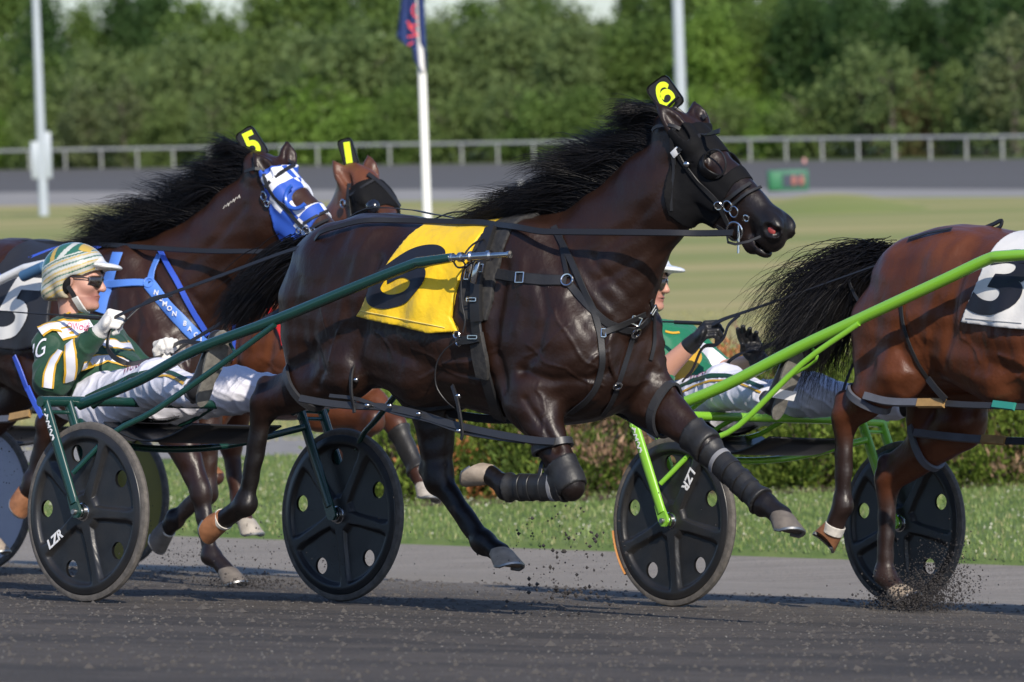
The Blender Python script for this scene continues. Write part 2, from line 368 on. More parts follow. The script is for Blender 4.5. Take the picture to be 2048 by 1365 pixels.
# keep only the part of the lawn the view shows
xs = NR.uniform(-14, 3, NB); Pg = np.array([T6.M[:, 0]]) * 0 + T6.w((0, 6.3, 0))
h0 = np.array([.7071, -.7071, 0.]); l0 = np.array([.7071, .7071, 0.])
base0 = T6.w((0, 6.3, 0)); 
XY = base0[None, :] + xs[:, None] * h0 + (latv - 6.3)[:, None] * l0
ok = (np.abs(XY[:, 0]) < XY[:, 1] * .088 + .2) & (XY[:, 1] < 43.8)
XY = XY[ok]; XY[:, 2] = LEVEL + .025
blades('lawn_grass', XY, NR.uniform(.018, .045, len(XY)), NR.uniform(.0025, .005, len(XY)), M_grass, 'short green grass on the verge inside the track', vc=grass_cols(len(XY), (.095, .165, .035), (.185, .24, .07), (.32, .31, .15)))
ncl = 1500; idx = NR.choice(len(XY), ncl, False); Pc = XY[idx].copy()
keep = NR.random(ncl) < .35 + .65 * (np.sin(Pc[:, 0] * 2.1) * np.sin(Pc[:, 1] * 1.3) > 0); Pc = Pc[keep]; Pc[:, 2] += NR.uniform(.02, .045, len(Pc))
scatter('clover_flowers', Pc, NR.uniform(.005, .010, len(Pc)), mat('white clover', (.45, .46, .34), .8), 'white clover heads dotted through the verge grass', 1.0)
# rougher grass at the foot of the hedge and in the near infield
n = 30000; px = NR.uniform(-100, 2150, n); D = 45.7 + 26 * NR.random(n) ** 1.6; P = np.stack([(px - 1024) / F * D, D, np.full(n, LEVEL + .02)], -1)
blades('infield_grass', P, NR.uniform(.012, .035, n), NR.uniform(.004, .009, n), M_grass, 'dry grass of the near infield', vc=grass_cols(n, (.24, .25, .09), (.36, .32, .15)))

# ------------------------------------------------------------------ low evergreen hedge, shrub by shrub
M_leaf = leafy(mat('shrub leaves', (.06, .1, .02), .6, vcol=True, noise=(9, .35)))
M_twig = mat('twigs', (.10, .075, .055), .9, noise=(30, .5))
def shrub(px, D, w, h, cols, seed, label, nleaf=5200):
    r = np.random.default_rng(seed); X = (px - 1024) / F * D
    t = thing('low_shrub', label, 'shrub', (X, D, LEVEL + .02), group='spreading juniper shrubs of the low hedge')
    # branches
    tw = MB(); tips = []
    for k in range(46):
        a = r.uniform(0, 6.28); e = r.uniform(.15, 1.2); L = r.uniform(.75, 1.05)
        end = np.array([math.cos(a) * w * math.cos(e) * L, math.sin(a) * .62 * math.cos(e) * L, h * (.18 + .85 * math.sin(e)) * L])
        mid = end * .5 + np.array([r.normal(0, .03), r.normal(0, .03), -.03]); tips.append(end)
        tw.tube([(r.normal(0, .05), r.normal(0, .05), 0), mid, end], [.012, .008, .003], 4, sub=3)
    # clumps of sprays spread over an uneven mound
    nc = 150; C = []
    for k in range(nc):
        a = r.uniform(0, 6.28); e = math.asin(r.uniform(0.02, 1)); q = r.uniform(.72, 1.05) * (1 + .16 * math.sin(3 * a + seed) * math.cos(e) + .12 * math.sin(5 * a + 2 * seed))
        C.append((math.cos(a) * w * math.cos(e) * q, math.sin(a) * .7 * math.cos(e) * q, h * math.sin(e) * q * r.uniform(.8, 1.08)))
    C = np.array(C); ck = r.integers(0, len(cols), nc); 
    # patches of the same tone
    fld = np.sin(C[:, 0] * 5 + seed) + np.sin(C[:, 2] * 8 + seed * 2) + r.normal(0, .5, nc)
    ck = np.where(fld > 1.35, len(cols) - 1, np.where(fld > .95, len(cols) - 2, ck % (len(cols) - 2)))
    per = nleaf // nc; n = per * nc
    cen = np.repeat(C, per, 0); off = r.normal(0, 1, (n, 3)) * np.array([.06, .06, .045]); P = cen + off; P[:, 2] = np.maximum(P[:, 2], .012)
    dirv = unit(np.array([0, -.2, 1.])) + off / .06 * .5 + (cen / np.array([w, .7, h])) * .8 + r.normal(0, .35, (n, 3)); dirv /= np.linalg.norm(dirv, axis=1)[:, None]
    side = np.cross(dirv, r.normal(0, 1, (n, 3))); side /= np.linalg.norm(side, axis=1)[:, None]
    L = r.uniform(.02, .055, n)[:, None]; W = r.uniform(.005, .011, n)[:, None]
    V = np.stack([P - side * W, P + side * W, P + dirv * L * .7 + side * W * .8, P + dirv * L, P + dirv * L * .7 - side * W * .8], 1).reshape(-1, 3)
    k = np.arange(n)[:, None] * 5; Q = np.concatenate([k, k + 1, k + 2, k + 4], 1); T = np.concatenate([k + 4, k + 2, k + 3], 1)
    vc = 1.25 * np.array(cols)[np.repeat(ck, per)] * r.uniform(.75, 1.3, (n, 1)) * np.repeat(r.uniform(.8, 1.2, nc), per)[:, None]
    f = link('foliage', np_mesh('foliage', V, Q, T, smooth=False, vcol=np.repeat(vc, 5, 0)), t, M_leaf)
    tw.build('branches', M_twig, t); return t
G1, G2, G3, OR, BR = (.15, .21, .04), (.205, .275, .05), (.095, .145, .035), (.50, .21, .09), (.37, .24, .16)
hd = [(800, 39.6, .44, .62, [G2, G1, G3, OR], 'green shrub with rusty tips at the left end of the hedge, behind the far wheel'),
      (905, 39.8, .42, .66, [G1, G2, G3, OR], 'green shrub seen between the hind legs of the leading dark horse'),
      (1010, 39.7, .42, .68, [G1, G3, BR, OR], 'shrub with rusty patches seen under the belly of the dark horse'),
      (1110, 39.5, .42, .70, [G3, G1, BR, BR], 'dull brownish shrub behind the folded foreleg of the dark horse'),
      (1205, 39.6, .40, .68, [BR, G3, BR, BR], 'mostly dead brown shrub left of the lime green fork'),
      (1400, 39.7, .46, .70, [G1, G2, G3, BR], 'shrub behind the near wheel of the lime green sulky'),
      (1530, 39.5, .44, .74, [G1, G3, G2, OR], 'green shrub seen between the lime green sulky wheels'),
      (1640, 39.3, .42, .80, [G2, G1, OR, BR], 'tall green shrub with rusty blotches left of the far lime wheel'),
      (1760, 39.4, .42, .74, [G1, G2, G3, OR], 'shrub behind the hind legs of the bay horse'),
      (1870, 39.3, .42, .76, [G1, G3, BR, BR], 'shrub just right of the planted hind leg of the bay horse'),
      (1985, 39.2, .44, .78, [G2, G1, G3, BR], 'bright green shrub at the right edge of the picture'),
      (2110, 39.2, .44, .72, [G1, G2, G3, OR], 'last shrub of the hedge running out of the right edge')]
for i, (px, D, w, h, c, lb) in enumerate(hd): shrub(px, D - 1.1, w, h * 1.26, c, 31 + i * 7, lb, 6600)
# dark bark mulch under the hedge
n = 9000; px = NR.uniform(730, 2200, n); D = NR.uniform(37.5, 39.5, n); P = np.stack([(px - 1024) / F * D, D, np.full(n, LEVEL + .035)], -1)
scatter('bark_mulch', P, NR.uniform(.008, .022, n), mat('bark mulch', (.05, .035, .025), .95), 'dark bark mulch under the low hedge')

# ------------------------------------------------------------------ trees beyond the far track
def leaf_mat(name, c, c2):
    c, c2 = tuple(v * 1.42 for v in c), tuple(v * 1.42 for v in c2); m = leafy(mat(name, c, .6, noise=(.55, .8, c2)), .42); return m
M_bark = mat('tree bark', (.14, .12, .10), .95, noise=(3, .5))
TREES = {}
def tree_mesh(kind, seed):
    r = np.random.default_rng(seed)
    if kind == 'round': H, W, base, ncl, ls = 8.0, 2.6, .12, 150, .2
    elif kind == 'tall': H, W, base, ncl, ls = 9.5, 2.2, .15, 150, .2
    elif kind == 'dark': H, W, base, ncl, ls = 9.0, 2.7, .06, 190, .17
    elif kind == 'willow': H, W, base, ncl, ls = 4.6, 2.3, .02, 130, .16
    elif kind == 'thin': H, W, base, ncl, ls = 4.4, 1.2, .1, 45, .15
    else: H, W, base, ncl, ls = 2.2, 1.5, 0, 60, .13
    C = []
    while len(C) < ncl:
        t = r.random(); a = r.uniform(0, 6.28)
        prof = math.sin(math.pi * min(1, (t * .9 + .12))) ** .6 if kind not in ('tall', 'dark') else (1 - t) ** .55 * min(1, (t + .08) * 6) ** .5
        q = math.sqrt(r.random()) * prof * W * (1 + .25 * math.sin(a * 3 + seed + t * 6))
        C.append((math.cos(a) * q, math.sin(a) * q, H * (base + (1 - base) * t) + r.normal(0, .15)))
    C = np.array(C); per = 52; n = ncl * per
    C = C + r.normal(0, .22, C.shape); P = np.repeat(C, per, 0) + r.normal(0, 1, (n, 3)) * np.array([.5, .5, .42]) * (W / 2.4) ** .5 * np.repeat(r.uniform(.5, 1.35, (ncl, 1)), per, 0)
    nr = r.normal(0, 1, (n, 3)); nr[:, 2] += .8; nr /= np.linalg.norm(nr, axis=1)[:, None]
    s1 = np.cross(nr, r.normal(0, 1, (n, 3))); s1 /= np.linalg.norm(s1, axis=1)[:, None]; s2 = np.cross(nr, s1)
    z = r.uniform(.5, 1.1, (n, 1)) * ls
    V = np.stack([P - s1 * z, P - s2 * z * .6, P + s1 * z, P + s2 * z * .6], 1).reshape(-1, 3); k = np.arange(n)[:, None] * 4
    crown = np_mesh('crown', V, np.concatenate([k, k + 1, k + 2, k + 3], 1), smooth=False)
    tr = MB(); tr.tube([(0, 0, -.5), (r.normal(0, .1), 0, H * .35), (r.normal(0, .2), r.normal(0, .2), H * .85)], [.17, .12, .03], 7, sub=3)
    for k in range(9):
        z0 = H * r.uniform(.12, .7); a = r.uniform(0, 6.28); L = W * r.uniform(.5, .95)
        tr.tube([(0, 0, z0), (math.cos(a) * L * .5, math.sin(a) * L * .5, z0 + L * .35), (math.cos(a) * L, math.sin(a) * L, z0 + L * .7)], [.06, .04, .012], 5, sub=2)
    return crown, tr.mesh('trunk')
GREENS = {'dark': leaf_mat('dark green foliage', (.036, .075, .024), (.055, .10, .028)), 'mid': leaf_mat('mid green foliage', (.088, .145, .034), (.115, .17, .045)),
          'grey': leaf_mat('grey green foliage', (.13, .175, .065), (.105, .155, .052)), 'bright': leaf_mat('bright green foliage', (.12, .205, .035), (.14, .21, .045)),
          'olive': leaf_mat('olive foliage', (.115, .165, .05), (.125, .17, .055)), 'rust': leaf_mat('rusty dry foliage', (.15, .095, .05), (.10, .11, .045)), 'bare': leaf_mat('sparse grey twigs and leaves', (.125, .15, .07), (.11, .145, .055))}
KN = {'round': 'spreading', 'tall': 'tall', 'dark': 'broad', 'willow': 'willow-like', 'thin': 'slender', 'bush': 'low'}
def put_tree(px, D, kind, green, s, z=None, variant=0, label=None, wide=1.0):
    key = (kind, variant, green)
    if key not in TREES:
        if (kind, variant) not in TREES: TREES[(kind, variant)] = tree_mesh(kind, 100 + variant * 17 + len(kind) * 5)
        cr, tr = TREES[(kind, variant)]; cr = cr.copy(); cr.materials.clear(); cr.materials.append(GREENS[green])
        if len(tr.materials) == 0: tr.materials.append(M_bark)
        TREES[key] = (cr, tr)
    cr, tr = TREES[key]; X = (px - 1024) / F * D
    t = thing('bush' if kind == 'bush' else 'tree', label, 'bush' if kind == 'bush' else 'tree', (X, D, -.9 if z is None else z), group='trees beyond the far fence')
    t.rotation_euler = (0, 0, rnd.uniform(0, 6.28)); t.scale = (s * wide * rnd.uniform(.92, 1.12), s * wide * rnd.uniform(.92, 1.12), s)
    link('crown', cr, t); link('trunk', tr, t); return t
def where(px):
    L = [(70, 'at the left edge behind the light pole'), (200, 'just right of the left light pole'), (330, 'above the leftmost mane'), (470, 'left of the leftmost head plate'), (600, 'above the leftmost head plate'), (740, 'above the middle head plate'), (830, 'left of the flag'), (930, 'right of the flag'),
         (1060, 'between the flag and the number 6 plate'), (1180, 'above the centre mane'), (1290, 'left of the number 6 head plate'), (1400, 'behind the right light pole'), (1500, 'above the face of the dark horse'), (1620, 'above the green box'), (1740, 'right of the green box'), (1860, 'toward the right side'), (1960, 'near the right edge')]
    for a, b in L:
        if px < a: return b
    return 'at the right edge'
# back row: (pixel column, kind, green, pixel row its top reaches)
back = [(-60, 'dark', 'mid', -30), (30, 'round', 'mid', -50), (110, 'dark', 'dark', -10), (190, 'dark', 'mid', 12), (265, 'dark', 'dark', -30), (340, 'round', 'dark', -20), (405, 'round', 'mid', 5), (465, 'round', 'mid', 36), (545, 'dark', 'mid', -40), (620, 'round', 'mid', -60), (700, 'dark', 'mid', -45), (775, 'round', 'mid', -40), (835, 'tall', 'dark', -10), (905, 'round', 'grey', 34), (975, 'round', 'mid', 2), (1050, 'round', 'grey', -20), (1110, 'dark', 'mid', -12), (1160, 'round', 'grey', 20), (1225, 'round', 'grey', 44), (1290, 'tall', 'mid', -30), (1350, 'dark', 'mid', -60), (1430, 'round', 'mid', -70), (1500, 'dark', 'mid', -50), (1570, 'dark', 'mid', -40), (1640, 'dark', 'dark', -40), (1710, 'dark', 'dark', -50), (1780, 'dark', 'dark', -20), (1835, 'dark', 'dark', -5), (1885, 'dark', 'dark', 28), (1950, 'dark', 'dark', -40), (2030, 'dark', 'dark', -60), (2110, 'dark', 'dark', -60)]
HT = {'round': 8.4, 'tall': 9.9, 'dark': 9.4, 'willow': 4.9, 'thin': 4.7, 'bush': 2.4}
USED = {}
def fresh(lb):
    USED[lb] = USED.get(lb, 0) + 1
    k = USED[lb]; return lb if k == 1 else lb.replace(',', ', ' + ['', '', 'second from left', 'third from left', 'fourth from left', 'fifth from left', 'sixth from left'][k], 1)
KW = ['', 'paler ', 'fuller ', 'darker ', 'uneven ']
GN = {'dark': 'dark green', 'mid': 'mid green', 'grey': 'grey green', 'bright': 'bright green', 'olive': 'olive', 'rust': 'rusty brown', 'bare': 'half bare'}
for i, (px, k, g, s) in enumerate(back):
    D = 352 - 38 * px / 2048 + rnd.uniform(-5, 5); d_ = ray(px, s); zt = CAMH + d_[2] / d_[1] * D; put_tree(px, D, k, g, (zt + .4) / HT[k], -.4, i % 2, fresh(f'{KN[k]} {GN[g]} back row tree, {where(px)}'), .85)
mid = [(20, 'round', 'olive', .72), (120, 'round', 'mid', .70), (215, 'willow', 'grey', 1.18), (300, 'round', 'olive', .72), (385, 'willow', 'grey', 1.28), (470, 'round', 'grey', .72), (550, 'willow', 'olive', 1.3), (640, 'round', 'grey', .76), (720, 'willow', 'grey', 1.3), (800, 'round', 'olive', .74), (890, 'round', 'grey', .78), (985, 'round', 'grey', .8), (1075, 'willow', 'grey', 1.35), (1160, 'round', 'grey', .74), (1260, 'round', 'mid', .72), (1345, 'round', 'mid', .78), (1440, 'round', 'bright', .82), (1530, 'dark', 'mid', .72), (1625, 'dark', 'dark', .8), (1730, 'dark', 'dark', .82), (1850, 'dark', 'dark', .78), (1950, 'dark', 'dark', .84), (2050, 'dark', 'dark', .8)]
for i, (px, k, g, s) in enumerate(mid):
    D = 338 - 42 * px / 2048 + rnd.uniform(-3, 3); put_tree(px + rnd.uniform(-10, 10), D, k, g, s, -.5, (i + 1) % 2, fresh(f'{KN[k]} {GN[g]} middle row tree, {where(px)}'))
front = [(0, 'bush', 'bright', 1.1), (90, 'willow', 'olive', .7), (180, 'thin', 'bare', .95), (265, 'thin', 'bare', 1.0), (350, 'willow', 'olive', .72), (440, 'thin', 'grey', .9), (520, 'bush', 'mid', 1.1), (600, 'bush', 'bright', 1.4), (660, 'bush', 'bright', 1.6), (735, 'bush', 'bright', 1.3), (830, 'willow', 'mid', .75), (925, 'bush', 'olive', 1.3), (1010, 'thin', 'grey', .8), (1100, 'bush', 'mid', 1.3), (1190, 'willow', 'mid', .7), (1290, 'bush', 'mid', 1.1), (1380, 'bush', 'bright', 1.2), (1470, 'bush', 'olive', 1.1), (1560, 'bush', 'bright', 1.0), (1660, 'bush', 'olive', 1.3), (1745, 'thin', 'grey', 1.1), (1800, 'thin', 'grey', 1.05), (1850, 'bush', 'rust', 1.25), (1920, 'thin', 'olive', .9), (1990, 'thin', 'grey', .95), (2045, 'thin', 'bare', 1.3)]
for i, (px, k, g, s) in enumerate(front):
    D = 333 - 44 * px / 2048 + rnd.uniform(-1.5, 1.5); put_tree(px + rnd.uniform(-8, 8), D, k, g, s, -.55 - .4 * px / 2048, i % 2, fresh(f'{KN[k]} {GN[g]} {"bush" if k == "bush" else "tree"} behind the fence, {where(px)}'))

SIDE = ['farthest out', 'second farthest out', 'third farthest out', 'fourth farthest out', 'nearest the frame edge']
for i in range(5):
    put_tree(-640 + 118 * i, 360, 'dark' if i % 2 else 'round', 'mid', 1.05, -.4, i % 2, f'broad mid green tree beyond the left edge of the view, {SIDE[i]}')
    put_tree(2690 - 118 * i, 312, 'dark' if i % 2 else 'round', 'dark', .98, -.6, i % 2, f'broad dark green tree beyond the right edge of the view, {SIDE[i]}')
# ------------------------------------------------------------------ far fence
M_rail = mat('weathered white rail', (.36, .37, .36), .6)
fe = thing('track_fence', 'long white rail fence on the far side of the track', 'fence', (0, 300, -.8))
def fpt(t, h=0): 
    D = 329 + (278 - 329) * t; z = -.39 + (-1.13 + .39) * t; return np.array([(t * 2048 - 1024) / F * D, D - 300, z + .8 + h])
MB().tube([fpt(t, 1.0) for t in np.linspace(-.35, 1.3, 12)], .075, 8).build('top_rail', M_rail, fe)
pm = None; A, B = fpt(0), fpt(1); L = np.linalg.norm(B - A); npst = int(1.4 * 28)
for i in range(-4, npst):
    p = fpt(i / 28.0 * .985); 
    if pm is None:
        b = MB(); b.tube([(0, 0, -.15), (0, 0, .62), (0, -.05, .8), (0, -.02, .98)], .055, 8); pm = b.mesh('post'); pm.materials.append(M_rail)
    o = link('post', pm, fe); o.location = tuple(p)
# ------------------------------------------------------------------ poles, flag and far objects
M_galv = mat('pale grey painted pole', (.42, .47, .52), .45, noise=(1.2, .4, (.34, .38, .42)))
M_white = mat('white painted metal', (.78, .78, .76), .35)
def ground_at(px, py):   # depth along the infield for a pixel, by marching the surface rows
    d = ray(px, py)
    for D in np.linspace(45, 250, 800):
        z = CAMH + d[2] / d[1] * D
        t = px / 2048; zi = np.interp(D, [46, 79, 140, 215], [LEVEL, -.69, -.95, -1.25])
        if z <= zi: return np.array([d[0] / d[1] * D, D, zi])
    return np.array([d[0] / d[1] * 200, 200, -1.2])
p = ground_at(88, 440)
lp = thing('light_pole', 'tall tapered grey light pole with side boxes at the left', 'light pole', tuple(p))
MB().tube([(0, 0, -.2), (0, 0, 6), (0, 0, 14)], [.165, .13, .085], 14).build('pole', M_galv, lp)
s_ = p[1] / F
for sx, z0, z1 in ((-.22, 1.35, 2.55), (.2, 1.35, 2.85)):
    MB().box((sx, 0, (z0 + z1) / 2), (.24, .3, z1 - z0), bev=.02).build('box', M_galv, lp)
MB().box((0, -.02, 2.0), (.5, .08, .08)).build('bracket', M_galv, lp)
MB().lathe([(.3, 0), (.3, .03), (.2, .06), (.16, .08)], (0, 0, 0), seg=16).build('base_plate', M_galv, lp)
D2 = 172.0; pr = ray(1359, 120)
lp2 = thing('light_pole', 'plain grey light pole rising behind the number 6 head plate', 'light pole', (pr[0] / pr[1] * D2, D2, -1.1))
MB().tube([(0, 0, -.2), (0, 0, 6), (0, 0, 14)], [.165, .145, .10], 14).build('pole', M_galv, lp2)
MB().lathe([(.3, 0), (.3, .03), (.2, .06), (.17, .08)], (0, 0, 0), seg=16).build('base_plate', M_galv, lp2)
DF = 70.0; pr = ray(849, 280); zt = proj((pr[0] / pr[1] * DF, DF, 1.0))
fl = thing('flagpole', 'slim white pole with a furled navy flag', 'flagpole', (pr[0] / pr[1] * DF, DF, -.68))
MB().tube([(0, 0, -.1), (0, 0, 5.2)], [.055, .045], 12).build('pole', M_white, fl)
MB().ell((0, 0, 5.24), .06).build('finial', M_white, fl)
# furled flag: folded cloth hanging along the pole; px (795..850, 0..145)
M_flag = mat('navy flag cloth', (.018, .04, .16), .7, noise=(4, .4, (.012, .02, .09)))
h = lambda py: CAMH + ray(849, py)[2] / ray(849, py)[1] * DF + .68
V = []; nn, kk = 34, 22
top, bot = h(-60), h(146)
for i in range(nn):
    t = i / (nn - 1); z = top + (bot - top) * t
    wdt = np.interp(t, [0, .35, .72, .76, .92, 1], [.19, .25, .30, .17, .15, .07])
    for k in range(kk):
        u = k / (kk - 1); x = .055 - u * wdt * (1.1 if t < .74 else 1) ; yy = -.09 * math.sin(u * 9 + t * 1.5) * (1 - .4 * t) - .03
        if t > .62 and u > .75: z_ = z + .06 * (u - .75) * 4
        else: z_ = z
        V.append((x, yy, z_))
Q = [(i * kk + k, i * kk + k + 1, (i + 1) * kk + k + 1, (i + 1) * kk + k) for i in range(nn - 1) for k in range(kk - 1)]
fo = link('flag', np_mesh('flag', V, Q), fl, M_flag); sm = fo.modifiers.new('thick', 'SOLIDIFY'); sm.thickness = .004
# red letters printed on the flag, running up the pole
M_red = mat('red print', (.62, .05, .06), .7)
def stroke_letters(parent, pts_list, w, m, y, name='letters', fn=None):
    b = MB()
    for pts in pts_list:
        b.tube([(x, y, z) for x, z in pts], w, 6, flat=((0, 1, 0), .15), sub=3)
    return b.build(name, m, parent)
hz = lambda px, py: ((px - 849.5) / F * DF, h(py))
stroke_letters(fl, [[hz(824, 90), hz(834, 84)], [hz(823, 73), hz(844, 71)], [hz(844, 71), hz(826, 52)], [hz(826, 52), hz(845, 50)][::-1], [hz(824, 42), hz(836, 62)], [hz(844, 38), hz(836, 28), hz(835, 18), hz(841, 8)]], .012, M_red, -.135)
# green box with reddish marks in front of the far track
gb = ground_at(1560, 392); D = 181; pr = ray(1576, 382)
X, Z = pr[0] / pr[1] * D, CAMH + pr[2] / pr[1] * D
bx = thing('equipment_box', 'green box with a dark panel and two salmon marks by the far track', 'box', (X, D, Z))
M_gb = mat('faded green paint', (.03, .16, .09), .6, noise=(4, .4)); M_dk = mat('dark panel', (.035, .045, .075), .5); M_sal = mat('salmon paint', (.32, .12, .10), .6)
MB().box((0, 0, .3), (1.16, .8, .6), bev=.03).build('body', M_gb, bx)
MB().box((-.38, -.43, .3), (.34, .05, .52), bev=.02).build('door', mat('brighter green door', (.03, .17, .08), .6), bx)
MB().box((.16, -.41, .3), (.62, .03, .36)).build('panel', M_dk, bx)
for x in (.16, .38): MB().ell((x, -.43, .29), (.085, .03, .15)).build('marker', M_sal, bx)
MB().tube([(.5, 0, .6), (.5, 0, .78)], .02, 6).build('stalk', M_dk, bx); MB().ell((.5, 0, .84), (.06, .06, .09)).build('lamp', mat('pale pink lamp', (.6, .3, .3), .5), bx)
pr = ray(1042, 384); D = 186
wp = thing('marker_post', 'short white marker post at the inner edge of the far track', 'post', (pr[0] / pr[1] * D, D, CAMH + pr[2] / pr[1] * D))
MB().tube([(0, 0, -.05), (0, 0, .28)], .07, 10).build('post', M_white, wp); MB().ell((0, 0, .28), (.07, .07, .03)).build('cap', M_white, wp)
# ------------------------------------------------------------------ sculpting: smooth unions of simple volumes, meshed once
class Prim:
    __slots__ = ('f', 'lo', 'hi', 'k', 'op', 'col')
    def __init__(s, f, lo, hi, k, op, col): s.f, s.lo, s.hi, s.k, s.op, s.col = f, np.array(lo, float), np.array(hi, float), k, op, col
def rc(a, b, ra, rb, k=.03, col=0, flat=None, op=1):
    """tapered limb segment; flat = (axis, factor): thinner along the axis"""
    a = np.array(a, float); b = np.array(b, float); ab = b - a; L2 = ab @ ab + 1e-9
    if flat is not None: ax = unit(flat[0]); g = 1 / flat[1] - 1
    def f(X, Y, Z):
        px, py, pz = X - a[0], Y - a[1], Z - a[2]
        t = np.clip((px * ab[0] + py * ab[1] + pz * ab[2]) / L2, 0, 1)
        dx, dy, dz = px - t * ab[0], py - t * ab[1], pz - t * ab[2]
        if flat is not None:
            c = (dx * ax[0] + dy * ax[1] + dz * ax[2]) * g; dx = dx + c * ax[0]; dy = dy + c * ax[1]; dz = dz + c * ax[2]
            n1 = np.sqrt(dx * dx + dy * dy + dz * dz); return (n1 - (ra + (rb - ra) * t)) * (flat[1] if flat[1] < 1 else 1) ** .5
        return np.sqrt(dx * dx + dy * dy + dz * dz) - (ra + (rb - ra) * t)
    m = max(ra, rb) * (1.0 if flat is None else max(1, flat[1]))
    return Prim(f, np.minimum(a, b) - m, np.maximum(a, b) + m, k, op, col)
def el(c, r, k=.03, col=0, R=None, op=1):
    c = np.array(c, float); r = np.array(r, float) * np.ones(3); R = np.eye(3) if R is None else np.asarray(R, float)
    def f(X, Y, Z):
        q = [R[0, i] * (X - c[0]) + R[1, i] * (Y - c[1]) + R[2, i] * (Z - c[2]) for i in range(3)]
        k0 = np.sqrt(sum((q[i] / r[i]) ** 2 for i in range(3))); k1 = np.sqrt(sum((q[i] / r[i] ** 2) ** 2 for i in range(3))) + 1e-6
        return k0 * (k0 - 1) / k1
    m = max(r); return Prim(f, c - m, c + m, k, op, col)
def loft(S, k=.03, col=0, yc=0.0, p=2.3):
    """S rows: x, top, bottom, half width"""
    S = np.array(S, float); E = np.vstack([2 * S[0] - S[1], S, 2 * S[-1] - S[-2]]); D = []
    for i in range(len(S) - 1):
        a, b, c, d = E[i:i + 4]
        for t in np.linspace(0, 1, 9)[:-1]: D.append(.5 * (2 * b + (c - a) * t + (2 * a - 5 * b + 4 * c - d) * t * t + (3 * b - a - 3 * c + d) * t ** 3))
    S = np.array(D + [S[-1]])
    def f(X, Y, Z):
        x = np.clip(X, S[0, 0], S[-1, 0]); top = np.interp(x, S[:, 0], S[:, 1]); bot = np.interp(x, S[:, 0], S[:, 2]); w = np.interp(x, S[:, 0], S[:, 3])
        cz = (top + bot) / 2 + (top - bot) * .03; h = (top - bot) / 2; y = np.abs(Y - yc) / w; z = np.abs(Z - cz) / h
        q = (y ** p + z ** p) ** (1 / p); d = (q - 1) * np.minimum(w, h) * .95; e = np.abs(X - x)
        return np.where(e > 0, np.sqrt(np.maximum(d, 0) ** 2 + e * e) + np.minimum(d, 0) * .0, d)
    return Prim(f, (S[0, 0] - .03, yc - S[:, 3].max(), S[:, 2].min()), (S[-1, 0] + .03, yc + S[:, 3].max(), S[:, 1].max()), k, 1, col)
class Field:
    def __init__(s, prims, vox, pad=.05):
        s.prims = prims; s.vox = vox
        add = [p for p in prims if p.op > 0]
        s.lo = np.min([p.lo for p in add], 0) - pad; hi = np.max([p.hi for p in add], 0) + pad
        s.n = np.ceil((hi - s.lo) / vox).astype(int) + 1
        s.ax = [(s.lo[i] + vox * np.arange(s.n[i])).astype(np.float32) for i in range(3)]
        s.D = np.full(s.n, 10., np.float32)
        for p in prims: s.apply(p, pad)
    def apply(s, p, pad=.05):
        i0 = np.clip(np.floor((p.lo - pad - p.k - s.lo) / s.vox).astype(int), 0, s.n); i1 = np.clip(np.ceil((p.hi + pad + p.k - s.lo) / s.vox).astype(int) + 1, 0, s.n)
        if np.any(i1 <= i0): return
        sl = tuple(slice(a, b) for a, b in zip(i0, i1))
        X = s.ax[0][sl[0]][:, None, None]; Y = s.ax[1][sl[1]][None, :, None]; Z = s.ax[2][sl[2]][None, None, :]
        d = p.f(X, Y, Z).astype(np.float32); D = s.D[sl]
        if p.op < 0:
            h = np.clip(.5 - .5 * (D + d) / p.k, 0, 1); s.D[sl] = D * (1 - h) - d * h + p.k * h * (1 - h)
        else:
            h = np.clip(.5 + .5 * (D - d) / p.k, 0, 1); s.D[sl] = D * (1 - h) + d * h - p.k * h * (1 - h)
    def grid(s):
        return s.ax[0][:, None, None], s.ax[1][None, :, None], s.ax[2][None, None, :]
    def colours(s, V, pal, soft=.018):
        V = V.astype(np.float32); W = np.zeros(len(V)); C = np.zeros((len(V), 3))
        for p in s.prims:
            if p.op < 0 and p.col == 0: continue
            m = np.all((V > p.lo - .06) & (V < p.hi + .06), axis=1)
            if not m.any(): continue
            q = V[m]; d = p.f(q[:, 0], q[:, 1], q[:, 2])
            if p.op < 0: d = np.abs(d) * 1.0 - .02
            w = np.exp(-np.clip(d, -.12, 1) / soft); W[m] += w; C[m] += w[:, None] * np.array(pal[p.col])
        W[W == 0] = 1; return C / W[:, None]
